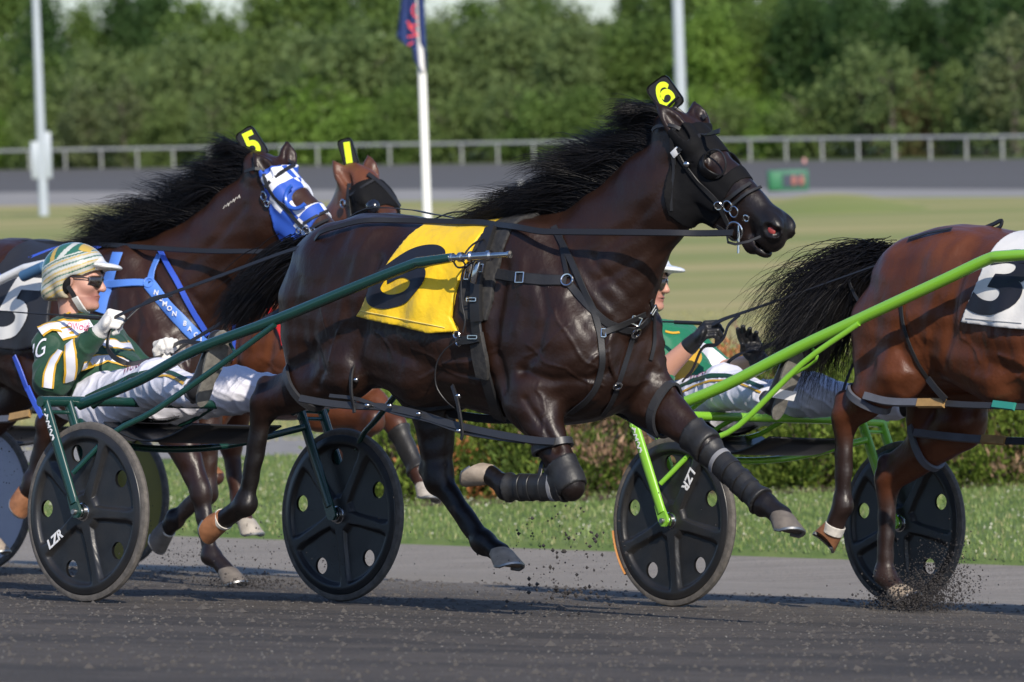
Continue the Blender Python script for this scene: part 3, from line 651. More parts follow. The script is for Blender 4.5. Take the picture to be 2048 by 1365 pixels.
def surface(D, lo, vox):
    """naive surface nets"""
    S = D < 0; c = [S[i:S.shape[0] - 1 + i, j:S.shape[1] - 1 + j, k:S.shape[2] - 1 + k] for i in (0, 1) for j in (0, 1) for k in (0, 1)]
    cnt = sum(x.astype(np.int8) for x in c); I = np.argwhere((cnt > 0) & (cnt < 8)); n = len(I)
    idx = np.full(cnt.shape, -1, np.int32); idx[I[:, 0], I[:, 1], I[:, 2]] = np.arange(n)
    cor = np.array([(i, j, k) for i in (0, 1) for j in (0, 1) for k in (0, 1)]); val = np.stack([D[I[:, 0] + a, I[:, 1] + b, I[:, 2] + e] for a, b, e in cor], 1)
    P = np.zeros((n, 3)); N = np.zeros(n)
    for a in range(8):
        for b in range(a + 1, 8):
            if np.abs(cor[a] - cor[b]).sum() != 1: continue
            va, vb = val[:, a], val[:, b]; m = (va < 0) != (vb < 0); t = va[m] / (va[m] - vb[m])
            P[m] += cor[a] + (cor[b] - cor[a]) * t[:, None]; N[m] += 1
    V = (I + P / N[:, None]) * vox + lo; Q = []
    for ax in range(3):
        sl0 = [slice(1, -1)] * 3; sl1 = [slice(1, -1)] * 3; sl0[ax] = slice(0, -1); sl1[ax] = slice(1, None)
        A, B = S[tuple(sl0)], S[tuple(sl1)]; off = np.ones(3, int); off[ax] = 0
        for flip, m in ((0, A & ~B), (1, ~A & B)):
            e = np.argwhere(m) + off
            if not len(e): continue
            u, v = (ax + 1) % 3, (ax + 2) % 3; du = np.zeros(3, int); dv = np.zeros(3, int); du[u] = 1; dv[v] = 1
            ok = np.all(e < np.array(idx.shape), axis=1); e = e[ok]
            g = [idx[tuple((e - x).T)] for x in (du + dv, dv, 0 * du, du)]
            q = np.stack(g if not flip else g[::-1], 1); Q.append(q[np.all(q >= 0, axis=1)])
    return V, np.concatenate(Q)
def relax(V, Q, it=2, lam=.5):
    E = np.concatenate([Q[:, [0, 1]], Q[:, [1, 2]], Q[:, [2, 3]], Q[:, [3, 0]]]); n = len(V)
    for _ in range(it):
        for l in (lam, -lam * .9):
            A = np.zeros((n, 3)); 
            for c in range(3): A[:, c] = np.bincount(E[:, 0], V[E[:, 1], c], n) + np.bincount(E[:, 1], V[E[:, 0], c], n)
            k = np.bincount(E.ravel(), minlength=n); V = V + l * (A / np.maximum(k, 1)[:, None] - V)
    return V
def shell(Fd, off, thick, region, vox=None):
    """cloth lying on a sculpted body: between the body and an offset, cut by region (negative inside)"""
    X, Y, Z = Fd.grid(); D = np.maximum(np.maximum(Fd.D - off, -(Fd.D - off + thick)), region(X, Y, Z).astype(np.float32))
    V, Q = surface(D, Fd.lo, Fd.vox); return relax(V, Q, 2), Q
def poly_sd(U, W, pts):
    """signed distance to a closed polygon in the plane"""
    pts = np.array(pts, float); d = np.full(np.broadcast(U, W).shape, 1e9); s = np.zeros(d.shape, bool)
    for i in range(len(pts)):
        a, b = pts[i - 1], pts[i]; e = b - a; t = np.clip(((U - a[0]) * e[0] + (W - a[1]) * e[1]) / (e @ e + 1e-12), 0, 1)
        d = np.minimum(d, (U - a[0] - t * e[0]) ** 2 + (W - a[1] - t * e[1]) ** 2)
        c = ((a[1] > W) != (b[1] > W)); x = (b[0] - a[0]) * (W - a[1]) / (b[1] - a[1] + 1e-12) + a[0]; s ^= c & (U < x)
    d = np.sqrt(d); return np.where(s, -d, d)
# ------------------------------------------------------------------ horses
BLK, WHT = (.006, .006, .0065), (.75, .75, .73)
def coat_mat(name, rough=.40, spec=.42, coat=.0, dirt=.0):
    m = bpy.data.materials.new(name); m.use_nodes = True; nt = m.node_tree; b = nt.nodes['Principled BSDF']
    b.inputs['Roughness'].default_value = rough; b.inputs['Specular IOR Level'].default_value = spec; b.inputs['Coat Weight'].default_value = coat; b.inputs['Coat Roughness'].default_value = .3
    at = nt.nodes.new('ShaderNodeAttribute'); at.attribute_name = 'tone'; tc = nt.nodes.new('ShaderNodeTexCoord')
    n1 = nt.nodes.new('ShaderNodeTexNoise'); n1.inputs['Scale'].default_value = 5; n1.inputs['Detail'].default_value = 6; nt.links.new(tc.outputs['Object'], n1.inputs['Vector'])
    r1 = nt.nodes.new('ShaderNodeMapRange'); r1.inputs[1].default_value = .35; r1.inputs[2].default_value = .65; r1.inputs[3].default_value = .72; r1.inputs[4].default_value = 1.3; nt.links.new(n1.outputs[0], r1.inputs[0])
    mu = nt.nodes.new('ShaderNodeVectorMath'); mu.operation = 'SCALE'; nt.links.new(at.outputs['Color'], mu.inputs[0]); nt.links.new(r1.outputs[0], mu.inputs['Scale']); nt.links.new(mu.outputs[0], b.inputs['Base Color'])
    mp = nt.nodes.new('ShaderNodeMapping'); mp.inputs['Scale'].default_value = (11, 11, 6); nt.links.new(tc.outputs['Object'], mp.inputs[0])
    n2 = nt.nodes.new('ShaderNodeTexNoise'); n2.inputs['Scale'].default_value = 1.0; n2.inputs['Detail'].default_value = 4; nt.links.new(mp.outputs[0], n2.inputs['Vector'])
    n3 = nt.nodes.new('ShaderNodeTexNoise'); n3.inputs['Scale'].default_value = 75; n3.inputs['Detail'].default_value = 3; nt.links.new(tc.outputs['Object'], n3.inputs['Vector'])
    r2 = nt.nodes.new('ShaderNodeMapRange'); r2.inputs[3].default_value = rough - .12; r2.inputs[4].default_value = rough + .16; nt.links.new(n1.outputs[0], r2.inputs[0]); nt.links.new(r2.outputs[0], b.inputs['Roughness'])
    b1 = nt.nodes.new('ShaderNodeBump'); b1.inputs['Strength'].default_value = .5; b1.inputs['Distance'].default_value = .012; nt.links.new(n2.outputs[0], b1.inputs['Height'])
    b2 = nt.nodes.new('ShaderNodeBump'); b2.inputs['Strength'].default_value = .4; b2.inputs['Distance'].default_value = .003; nt.links.new(n3.outputs[0], b2.inputs['Height']); nt.links.new(b1.outputs[0], b2.inputs['Normal'])
    nt.links.new(b2.outputs[0], b.inputs['Normal']); return m
M_coat = coat_mat('horse coat'); 
M_hair = mat('black horse hair', (.007, .006, .0065), .42, spec=.4)
M_eye = mat('dark wet eye', (.012, .006, .004), .05, coat=1.0)
M_nost = mat('pink nostril lining', (.32, .05, .045), .5)
def hoof_mat(c): return mat('horn', c, .6, noise=(28, .7, tuple(x * .55 for x in c)), bump=(60, .5, .003))
M_hoof = {'grey': hoof_mat((.38, .31, .24)), 'dark': hoof_mat((.17, .145, .12)), 'brown': hoof_mat((.30, .13, .06)), 'white': hoof_mat((.46, .42, .37))}
M_shoe = mat('worn horseshoe metal', (.3, .3, .3), .4, .9)
M_cor = mat('white coronet hair', (.62, .58, .52), .8, noise=(60, .5))
TORSO = [(0.545, 1.26, .98, .07), (.60, 1.36, .86, .17), (.70, 1.455, .82, .235), (.85, 1.505, .83, .265), (1.02, 1.50, .83, .27), (1.20, 1.475, .80, .285), (1.42, 1.455, .755, .30), (1.60, 1.465, .725, .285), (1.75, 1.475, .70, .265), (1.92, 1.44, .70, .25), (2.06, 1.36, .72, .225), (2.17, 1.24, .77, .19), (2.25, 1.12, .86, .12)]
def v3(p, lat=0.0): return np.array([p[0], lat if len(p) < 3 else p[2], p[1]])
def hind_leg(J, s, coat=1, dark=2, gask=1):
    """J: stifle, hock, fetlock, coronet as 3-D points; s = -1 right, +1 left"""
    st, hk, ft, co = J; hip = J_hip = np.array([.82 + (st[0] - .95) * .25, .15 * s, 1.22])
    P = []; y = (0, 1, 0)
    P.append(rc(hip, st + (st - hip) * -.08, .19, .115, .07, coat, (y, .62)))
    P.append(rc(hip + (-.16, 0, -.05), st * .45 + hk * .55 + np.array([-.01, 0, .04]), .13, .055, .06, coat, (y, .8)))
    P.append(el(st + (0, s * .02, .02), (.07, .055, .08), .05, coat))
    c_ = unit(ft - hk)
    P.append(rc(st, hk, .098, .056, .045, gask, (y, .78)))
    back = unit(np.cross(unit(hk - st), y)); 
    if back[0] > 0: back = -back
    P.append(rc(st * .6 + hk * .4 + back * .045, hk + back * .034 - c_ * .05, .05, .02, .03, gask, (y, .7)))
    c = unit(ft - hk)
    P.append(el(hk, (.056, .048, .066), .03, gask)); P.append(rc(hk + back * .036 - c * .045, hk + back * .03 + c * .03, .026, .022, .03, dark))
    P.append(rc(hk, ft, .043, .034, .02, dark, (y, .85))); P.append(rc(hk + back * .034, ft + back * .028, .024, .021, .016, dark))
    P.append(el(ft, (.046, .042, .048), .02, dark)); P.append(el(ft + unit(back) * .032, (.028, .028, .03), .02, dark))
    P.append(rc(ft, co, .036, .040, .02, dark)); return P
def fore_leg(J, s, coat=1, dark=2, arm=1):
    eb, kn, ft, co = J; P = []; y = (0, 1, 0); sh = np.array([2.08 + (eb[0] - 2.0) * .30, .145 * s, 1.06])
    P.append(rc(sh, eb, .115, .105, .06, coat, (y, .7)))
    P.append(rc(sh + (-.28, 0, .16), eb + (-.04, 0, .03), .11, .08, .06, coat, (y, .6)))
    P.append(rc(eb, kn, .098, .048, .045, arm, (y, .8)))
    a = unit(kn - eb); fr = np.cross(y, a); fr = unit(fr)
    if fr[0] < 0: fr = -fr
    P.append(rc(eb + a * .05 + fr * .03, eb * .45 + kn * .55 + fr * .012, .055, .035, .03, arm, (y, .8)))
    P.append(rc(eb - fr * .05, eb * .6 + kn * .4 - fr * .03, .05, .03, .03, arm, (y, .8)))
    P.append(el(kn, (.048, .046, .056), .025, dark)); c = unit(ft - kn); bk = -fr if abs(c @ a) > .3 else -a
    bk = unit(bk - (bk @ c) * c)
    P.append(rc(kn, ft, .038, .031, .02, dark, (y, .85))); P.append(rc(kn + bk * .03, ft + bk * .026, .022, .019, .015, dark))
    P.append(el(ft, (.042, .039, .044), .02, dark)); P.append(el(ft + bk * .028, (.027, .027, .028), .02, dark))
    P.append(rc(ft, co, .034, .039, .02, dark)); return P
def hoof_mesh(co, dirn, fwd, s=1.0):
    """truncated cone from the coronet; dirn towards the sole, fwd towards the toe"""
    d = unit(dirn); f = unit(np.array(fwd, float) - (np.array(fwd, float) @ d) * d); l = np.cross(f, d)
    b = MB(); n = 20; V = []; rows = [(-.008, .034, .04, 0), (.006, .045, .047, .004), (.035, .051, .052, .016), (.075, .06, .059, .034)]
    for h, rx, ry, sh in rows:
        for k in range(n):
            t = 2 * math.pi * k / n; hh = h - (.028 * (h / .075) * max(0, -math.cos(t)) if h > .01 else 0)
            V.append(co + s * (d * hh + f * (rx * math.cos(t) + sh) + l * ry * math.sin(t)))
    m = len(rows); Fc = [(i * n + k, i * n + (k + 1) % n, (i + 1) * n + (k + 1) % n, (i + 1) * n + k) for i in range(m - 1) for k in range(n)]
    Fc.append(tuple(range(n - 1, -1, -1)))
    # concave sole
    cen = len(V); V.append(co + s * (d * .05 + f * .03))
    for k in range(n): Fc.append(((m - 1) * n + k, (m - 1) * n + (k + 1) % n, cen))
    b.add(V, Fc); sh_ = MB(); ring = [V[(m - 1) * n + k] + d * .004 * s for k in range(n)]
    arc = [ring[k] for k in list(range(13, 20)) + list(range(0, 8))]; cc = co + s * (d * .07 + f * .034)
    sh_.tube([cc + (p - cc) * .9 for p in arc], .0075, 6, cap=True)
    return b, sh_
def head_prims(P0, u, w, v, L=1.0, mz=3, face=1, poll=1):
    H = lambda a, b, c=0.0: P0 + L * (u * a + v * b + w * c)
    R = np.stack([u, w, v], 1)
    E = lambda c, r, k=.02, col=face, op=1: el(H(*c), np.array(r) * L, k, col, R, op)
    Cn = lambda a, b, ra, rb, k=.02, col=face, f=None, op=1: rc(H(*a), H(*b), ra * L, rb * L, k, col, None if f is None else (w, f), op)
    P = [E((.08, -.085), (.125, .078, .08), .05, poll), E((.17, -.045), (.12, .062, .05), .03),
         Cn((.10, -.075), (.34, -.062), .072, .055, .03), Cn((.34, -.062), (.57, -.055), .055, .045, .03, mz),
         Cn((.13, -.13), (.48, -.10), .10, .068, .04, face, .7),
         E((.18, -.19), (.145, .056, .125), .03), E((.13, -.215), (.09, .058, .10), .03),
         Cn((.22, -.215), (.53, -.165), .062, .040, .03, face, .75),
         E((.595, -.07), (.07, .052, .062), .025, mz), E((.63, -.1), (.048, .046, .038), .02, mz), E((.60, -.163), (.052, .038, .028), .014, mz), E((.57, -.182), (.038, .032, .032), .016, mz), E((.615, -.125), (.05, .045, .03), .014, mz)]
    for s in (-1, 1):
        P += [E((.215, -.062, .066 * s), (.05, .026, .038), .015), Cn((.175, -.035, .06 * s), (.26, -.05, .066 * s), .014, .011, .012),
              Cn((.25, -.10, .064 * s), (.40, -.095, .048 * s), .016, .010, .018),
              E((.625, -.055, .038 * s), (.048, .03, .042), .012, mz), E((.60, -.03, .03 * s), (.04, .02, .02), .012, mz),
              E((.225, -.072, .085 * s), (.021, .014, .015), .006, 4, -1),
              E((.632, -.06, .070 * s), (.030, .022, .026), .006, 0, -1), E((.655, -.05, .052 * s), (.014, .02, .02), .006, 0, -1),
              Cn((.30, -.075, .062 * s), (.50, -.075, .052 * s), .012, .010, .008, 0, None, -1) if False else E((.33, -.15, .058 * s), (.06, .008, .02), .03, face)]
    P.append(E((.645, -.150), (.07, .08, .0042), .005, 6, -1))
    return P, H, R
def ear(a, b, face, c1, r=.040):
    a = np.array(a, float); b = np.array(b, float); ax = unit(b - a); n = unit(np.array(face, float) - (np.array(face, float) @ ax) * ax)
    m = a * .55 + b * .45; R = np.stack([ax, np.cross(n, ax), n], 1); L = np.linalg.norm(b - a)
    m = a * .62 + b * .38; P = [el(m, (L * .46, r, r * .75), .02, c1, R), rc(a, a * .5 + b * .5, r * .85, r * .62, .02, c1), rc(a * .45 + b * .55, b, r * .5, .005, .02, 2)]
    P.append(el(m + n * r * .75, (L * .40, r * .62, r * .6), .008, 6, R, -1)); return P
def hair(name, roots, dirs, lens, m, parent, seed=1, width=.0035, seg=9, grav=(0, 0, -.25), curl=.05, wind=None, clump=24, taper=.15, spread=.10):
    """roots (n,3), dirs (n,3) starting direction, blends into the wind direction; drawn as thin three-sided strands in clumps"""
    r = np.random.default_rng(seed); n = len(roots); wind = np.broadcast_to(np.array(wind if wind is not None else (-1, 0, 0), float), (n, 3))
    ci = r.integers(0, clump, n) if False else (np.arange(n) * clump // n); co = r.normal(0, 1, (clump + 1, 3)); ph = r.uniform(0, 6.28, clump + 1); fr = r.uniform(3, 7, clump + 1)
    P = np.zeros((n, seg + 1, 3)); P[:, 0] = roots; d = dirs / np.linalg.norm(dirs, axis=1)[:, None]; own = r.normal(0, 1, (n, 3)) * spread * .45 + co[ci] * spread
    step = (lens / seg)[:, None]
    for i in range(seg):
        t = (i + 1) / seg
        tgt = wind + own + np.array(grav) * t * 1.2 + np.stack([0 * ci, np.sin(ph[ci] + fr[ci] * t), np.cos(ph[ci] * 1.7 + fr[ci] * t)], -1) * curl * (1 + t)
        d = d * (1 - .34) + tgt * .34; d /= np.linalg.norm(d, axis=1)[:, None]; P[:, i + 1] = P[:, i] + d * step
    T = np.gradient(P, axis=1); T /= np.linalg.norm(T, axis=2)[..., None] + 1e-9
    A = np.cross(T, np.array([.2, 1., .1])); A /= np.linalg.norm(A, axis=2)[..., None] + 1e-9; B = np.cross(T, A)
    tt = np.linspace(0, 1, seg + 1)[None, :, None]; w = width * r.uniform(.6, 1.3, (n, 1, 1)) * (1 - tt * (1 - taper))
    V = np.stack([P + w * (math.cos(a) * A + math.sin(a) * B) for a in (0, 2.094, 4.189)], 2)   # n, seg+1, 3, 3
    k = (np.arange(n)[:, None, None] * (seg + 1) + np.arange(seg)[None, :, None]) * 3 + np.arange(3)[None, None, :]
    k2 = (np.arange(n)[:, None, None] * (seg + 1) + np.arange(seg)[None, :, None]) * 3 + (np.arange(3)[None, None, :] + 1) % 3
    Q = np.stack([k, k2, k2 + 3, k + 3], -1).reshape(-1, 4)
    return link(name, np_mesh(name, V.reshape(-1, 3), Q), parent, m)
def normals(V, Q):
    n = np.cross(V[Q[:, 2]] - V[Q[:, 0]], V[Q[:, 3]] - V[Q[:, 1]]); N = np.zeros_like(V)
    for k in range(4):
        for c in range(3): N[:, c] += np.bincount(Q[:, k], n[:, c], len(V))
    return N / (np.linalg.norm(N, axis=1)[:, None] + 1e-12)
def seg_dist(X, Z, pts):
    d = np.full(len(X), 9.)
    for a, b in zip(pts[:-1], pts[1:]):
        e = (b[0] - a[0], b[1] - a[1]); t = np.clip(((X - a[0]) * e[0] + (Z - a[1]) * e[1]) / (e[0] ** 2 + e[1] ** 2 + 1e-9), 0, 1); d = np.minimum(d, np.hypot(X - a[0] - t * e[0], Z - a[1] - t * e[1]))
    return d
def _ln(*px): return [tuple(T6.U(x, y, -.24)[[0, 2]]) for x, y in px]
FORMS = [(_ln((1012, 540), (1002, 620), (998, 700), (1012, 772)), -.014, .030), (_ln((1075, 560), (1092, 630), (1080, 700), (1050, 742)), -.010, .022), (_ln((1125, 590), (1160, 660), (1172, 730), (1150, 790)), -.011, .022),
    (_ln((1050, 742), (1100, 762), (1150, 758), (1185, 735)), -.012, .020), (_ln((1215, 690), (1205, 750), (1170, 815)), -.014, .022), (_ln((1100, 500), (1140, 570), (1175, 640)), .008, .020), (_ln((1040, 520), (1048, 600), (1040, 660)), .007, .026),
    (_ln((735, 470), (722, 530), (700, 600), (690, 660)), .006, .026), (_ln((690, 470), (660, 560), (640, 650), (632, 720)), -.005, .030), (_ln((760, 520), (745, 600), (738, 660), (720, 720)), -.016, .030), (_ln((640, 690), (660, 740), (640, 775)), -.009, .02), (_ln((610, 560), (590, 640), (585, 720)), -.003, .022),
    (_ln((1335, 480), (1290, 560), (1235, 630), (1205, 680)), -.014, .022), (_ln((1300, 345), (1220, 440), (1150, 510)), -.008, .026), (_ln((1330, 400), (1270, 490), (1210, 560)), .007, .022), (_ln((1260, 470), (1200, 530), (1160, 560)), -.006, .018),
    (_ln((820, 715), (900, 745), (980, 760)), -.007, .022), (_ln((1060, 800), (1085, 850), (1110, 900)), -.008, .014), (_ln((1035, 840), (1065, 900), (1100, 940)), -.006, .012), (_ln((1150, 520), (1190, 580), (1215, 640)), -.006, .018)]
FORMS += [(_ln((790 + 26 * k, 590), (782 + 26 * k, 660), (790 + 26 * k, 735)), -.0022, .012) for k in range(8)]
_vr = np.random.default_rng(77)
def _vein(px, py, dx, dy, n):
    P = [(px, py)]
    for k in range(n): P.append((P[-1][0] + dx + _vr.normal(0, abs(dx) * .3 + 3), P[-1][1] + dy + _vr.normal(0, abs(dy) * .3 + 3)))
    return _ln(*P)
FORMS += [(_vein(*a), .0035, .0055) for a in ((1010, 700, -26, 8, 7), (1080, 770, 4, 22, 6), (1060, 690, 18, 14, 5), (760, 640, 8, 20, 5), (705, 640, -6, 20, 4), (1240, 560, -16, 22, 6), (1260, 520, -14, 26, 6), (1105, 620, 8, 24, 5), (840, 700, 28, 8, 6), (655, 610, 6, 22, 4), (1175, 700, -6, 20, 5), (1130, 650, -14, 16, 5))]
def sculpt(V, Q, off, seed):
    N = normals(V, Q); X = V[:, 0] - off[0]; Z = V[:, 2] - off[2]; side = np.clip((np.abs(V[:, 1]) - .05) / .06, 0, 1) * np.clip((np.abs(N[:, 1]) - .15) / .3, 0, 1); D = np.zeros(len(V))
    for pts, amp, sg in FORMS:
        m = (X > min(p[0] for p in pts) - 3 * sg) & (X < max(p[0] for p in pts) + 3 * sg) & (Z > min(p[1] for p in pts) - 3 * sg) & (Z < max(p[1] for p in pts) + 3 * sg)
        if m.any(): D[m] += amp * np.exp(-(seg_dist(X[m], Z[m], pts) / sg) ** 2)
    D *= side
    r = np.random.default_rng(seed)
    for k in range(7):
        w = r.normal(0, 1, 3) * r.uniform(18, 60); D += .0009 * np.sin(V @ w + r.uniform(0, 6)) 
    return V + N * D[:, None]
class Horse: pass
def build_horse(fr, spec, root):
    dx, dz = spec.get('shift', (0, 0)); off = np.array([dx, 0, dz]); pal = spec['pal']; vox = spec.get('vox', .009)
    S = [(x + dx, t + dz, b + dz, w) for x, t, b, w in spec.get('torso', TORSO)]
    P = [loft(S, .05, 1)]
    o = lambda x, y, z: np.array([x, y, z]) + off
    for s in (-1, 1):      # muscles of the trunk
        P += [el(o(.76, .12 * s, 1.30), (.20, .13, .17), .05, 1), el(o(.98, .13 * s, 1.36), (.18, .12, .12), .05, 1), el(o(.64, .10 * s, 1.10), (.10, .11, .20), .05, 1),
              rc(o(1.84, .13 * s, 1.36), o(2.08, .15 * s, 1.02), .12, .10, .05, 1, ((0, 1, 0), .8)), el(o(1.86, .17 * s, 1.02), (.14, .09, .15), .04, 1), el(o(2.10, .10 * s, .96), (.09, .10, .14), .03, 1),
              el(o(1.62, .12 * s, 1.30), (.16, .10, .12), .05, 1), rc(o(1.08, .16 * s, .98), o(1.30, .15 * s, .90), .10, .12, .06, 1), rc(o(1.92, .075 * s, .86), o(2.12, .07 * s, .92), .10, .09, .04, 1)]
    P.append(rc(o(.60, 0, 1.38), o(.50, 0, 1.37), .05, .035, .04, 1))
    Nk = spec['neck']; cen = [((np.array(v3(a)) + v3(b)) / 2, np.linalg.norm(v3(a) - v3(b)) / 2, w) for a, b, w in Nk]
    nl = spec.get('necklat', [0] * len(Nk))
    for i, (c, r_, w) in enumerate(cen): c[1] = nl[i]
    for (c1, r1, w1), (c2, r2, w2) in zip(cen[:-1], cen[1:]): P.append(rc(c1, c2, r1, r2, .05, 1, ((0, 1, 0), (w1 / r1 + w2 / r2) / 2)))
    u = unit(spec['headdir']); w = unit(np.array([0, 1., 0]) - u[1] * u); v = np.cross(u, w)
    HP, H, R = head_prims(np.array(spec['head0'], float), u, w, v, spec.get('hl', 1.0)); P += HP
    c0, r0, w0 = cen[-1]; P.append(rc(c0, H(.09, -.13), r0 * .8, .10, .05, 1, ((0, 1, 0), .62)))
    for e in spec['ears']: P += ear(e[0], e[1], e[2], 1)
    L = spec['legs']; gk, am = spec.get('gaskin', 1), spec.get('arm', 1)
    P += hind_leg(L['nh'], -1, gask=gk) + hind_leg(L['fh'], 1, gask=gk) + fore_leg(L['nf'], -1, arm=am) + fore_leg(L['ff'], 1, arm=am)
    P += spec.get('extra', [])
    Fd = Field(P, vox); V, Q = surface(Fd.D, Fd.lo, vox); V = relax(V, Q, 1); C = Fd.colours(V, pal); V = sculpt(V, Q, off, spec.get('seed', 1))
    body = link('body', np_mesh('body', V, Q, vcol=C), root, M_coat)
    h = Horse(); h.body = body; h.F = Fd; h.H = H; h.R = R; h.u, h.w, h.v = u, w, v; h.root = root; h.fr = fr
    h.bvh = BVHTree.FromPolygons([Vector(p) for p in V.tolist()], Q.tolist()); h.cen = cen; h.off = off
    for s in (-1, 1):
        MB().ell(H(.225, -.070, .070 * s), .021, None, 16, 12).build('eye', M_eye, root)
    for s in (-1, 1): MB().ell(H(.628, -.062, .044 * s), np.array((.021, .008, .016)), R).build('nostril_lining', M_nost, root)
    for k, (mt, fwd) in spec['hooves'].items():
        ft, co = L[k][2], L[k][3]; d = unit(co - ft) if k not in spec.get('solevec', {}) else unit(spec['solevec'][k])
        a, c = hoof_mesh(np.array(co), d, fwd, 1.0); ho = a.build('hoof', M_hoof[mt], root); c.build('horseshoe', M_shoe, ho)
    return h
J = lambda fr, *pts: [fr.U(*p) for p in pts]
# horse 6: the leading dark horse
U = T6.U
h6t = thing('racehorse', 'nearly black racehorse with yellow number 6 cloth, all feet off the ground', 'horse', mat=T6.mat, group='racehorses')
spec6 = dict(vox=.0065, pal={0: (.02, .01, .007), 1: (.019, .0078, .0046), 2: (.008, .0060, .0056), 3: (.010, .008, .008), 4: (.01, .006, .005), 5: (.10, .02, .02), 6: (.015, .008, .007)},
    neck=[((1.70, 1.46), (2.14, .92), .19), ((1.92, 1.515), (2.23, 1.06), .15), ((2.08, 1.585), (2.28, 1.23), .118), ((2.25, 1.70), (2.37, 1.36), .098), ((2.36, 1.765), (2.46, 1.42), .088)],
    head0=(2.475, -.01, 1.90), headdir=(.75, .11, -.63), hl=1.02,
    ears=[(U(1384, 292, -.065), U(1309, 202, -.11), (.6, -.9, .4)), (U(1402, 258, .06), U(1388, 206, .075), (.9, -.3, .3))],
    legs=dict(nh=J(T6, (700, 745, -.2), (528, 812, -.17), (492, 1010, -.17), (446, 1040, -.17)), fh=J(T6, (868, 775, .18), (878, 955, .17), (968, 1085, .17), (1000, 1104, .17)),
              nf=J(T6, (1062, 800, -.19), (1142, 970, -.19), (1012, 972, -.19), (978, 950, -.19)), ff=J(T6, (1300, 795, .17), (1412, 892, .17), (1528, 1006, .17), (1562, 1032, .17))),
    hooves=dict(nh=('brown', (.1, 0, -1)), fh=('grey', (1, 0, .1)), nf=('grey', (0, 0, -1)), ff=('dark', (1, 0, .0))), solevec=dict(nh=(-1, -.1, -.05), ff=(.3, -.2, -.9), fh=(.35, -.1, -.9), nf=(-.85, -.1, .45)))
h6 = build_horse(T6, spec6, h6t)
NECK = lambda dx, dz, hx=0, hz=0: [((1.70 + dx, 1.46 + dz), (2.14 + dx, .92 + dz), .19), ((1.92 + dx, 1.515 + dz), (2.23 + dx, 1.06 + dz), .15), ((2.08 + dx + hx * .4, 1.585 + dz + hz * .4), (2.28 + dx + hx * .4, 1.23 + dz), .118), ((2.25 + dx + hx * .8, 1.70 + dz + hz), (2.37 + dx + hx * .8, 1.36 + dz + hz), .098), ((2.36 + dx + hx, 1.765 + dz + hz), (2.46 + dx + hx, 1.42 + dz + hz), .088)]
# horse 5: brown bay, left of the leader and farther away
U = T5.U
h5t = thing('racehorse', 'dark bay racehorse in blue and white checked hood, number 5 plate', 'horse', mat=T5.mat, group='racehorses')
p5 = U(522, 330, 0)
spec5 = dict(vox=.0105, shift=(.08, .03), pal={0: (.03, .013, .008), 1: (.028, .0105, .0055), 2: (.014, .009, .008), 3: (.05, .028, .022), 4: (.01, .006, .005), 5: (.1, .02, .02), 6: (.015, .008, .007)},
    neck=NECK(.08, .03, .14, .03), head0=(p5[0] + .035, -.01, p5[2] + .078), headdir=(.76, .10, -.63), hl=1.13,
    ears=[(U(550, 366, -.06), U(504, 302, -.09), (.6, -.9, .4)), (U(578, 338, .06), U(574, 281, .07), (.9, -.3, .2))],
    legs=dict(nf=J(T5, (352, 850, -.17), (402, 985, -.17), (424, 1112, -.17), (454, 1142, -.17)), ff=J(T5, (400, 840, .16), (414, 985, .16), (352, 1040, .16), (334, 1058, .16)),
              nh=J(T5, (150, 775, -.18), (96, 850, -.17), (66, 965, -.17), (52, 985, -.17)), fh=[np.array(q) for q in ((.95, .18, .93), (.55, .17, .62), (.62, .17, .26), (.66, .17, .16))]),
    hooves=dict(nf=('dark', (1, 0, 0)), ff=('dark', (0, 0, -1)), nh=('brown', (0, 0, -1)), fh=('grey', (1, 0, 0))), solevec=dict(ff=(-.9, -.1, -.4), nf=(.35, 0, -.93), nh=(-.8, -.1, -.5), fh=(.3, 0, -.9)))
h5 = build_horse(T5, spec5, h5t)
# horse 1: light reddish bay, mostly hidden
U = T1.U
h1t = thing('racehorse', 'reddish bay racehorse in plain black hood, number 1 plate, mostly hidden', 'horse', mat=T1.mat, group='racehorses')
p1 = U(712, 350, 0)
spec1 = dict(vox=.0125, shift=(.05, .03), pal={0: (.12, .035, .014), 1: (.10, .032, .013), 2: (.045, .018, .012), 3: (.05, .025, .02), 4: (.02, .008, .005), 5: (.1, .02, .02), 6: (.12, .05, .03)},
    neck=NECK(.05, .03, .0, .08), head0=(p1[0] + .04, -.01, p1[2] + .07), headdir=(.72, -.14, -.68), hl=1.0,
    ears=[(U(708, 386, -.07), U(661, 316, -.10), (.8, -.6, .3)), (U(745, 362, .07), U(737, 309, .085), (.95, -.3, .2))],
    legs=dict(ff=J(T1, (712, 775, .17), (794, 852, .17), (838, 945, .17), (848, 972, .17)), nf=J(T1, (640, 815, -.17), (748, 842, -.17), (690, 905, -.17), (672, 905, -.17)),
              fh=J(T1, (480, 790, .16), (462, 890, .16), (480, 1018, .16), (492, 1042, .16)), nh=J(T1, (440, 790, -.17), (412, 880, -.17), (415, 938, -.17), (432, 955, -.17))),
    hooves=dict(ff=('white', (1, 0, 0)), nf=('grey', (0, 0, -1)), fh=('white', (1, 0, 0)), nh=('brown', (0, 0, -1))), solevec=dict(ff=(.25, -.2, -.95), fh=(.2, 0, -.95), nh=(-.5, 0, .6), nf=(-.9, 0, .1)), gaskin=1)
h1 = build_horse(T1, spec1, h1t)
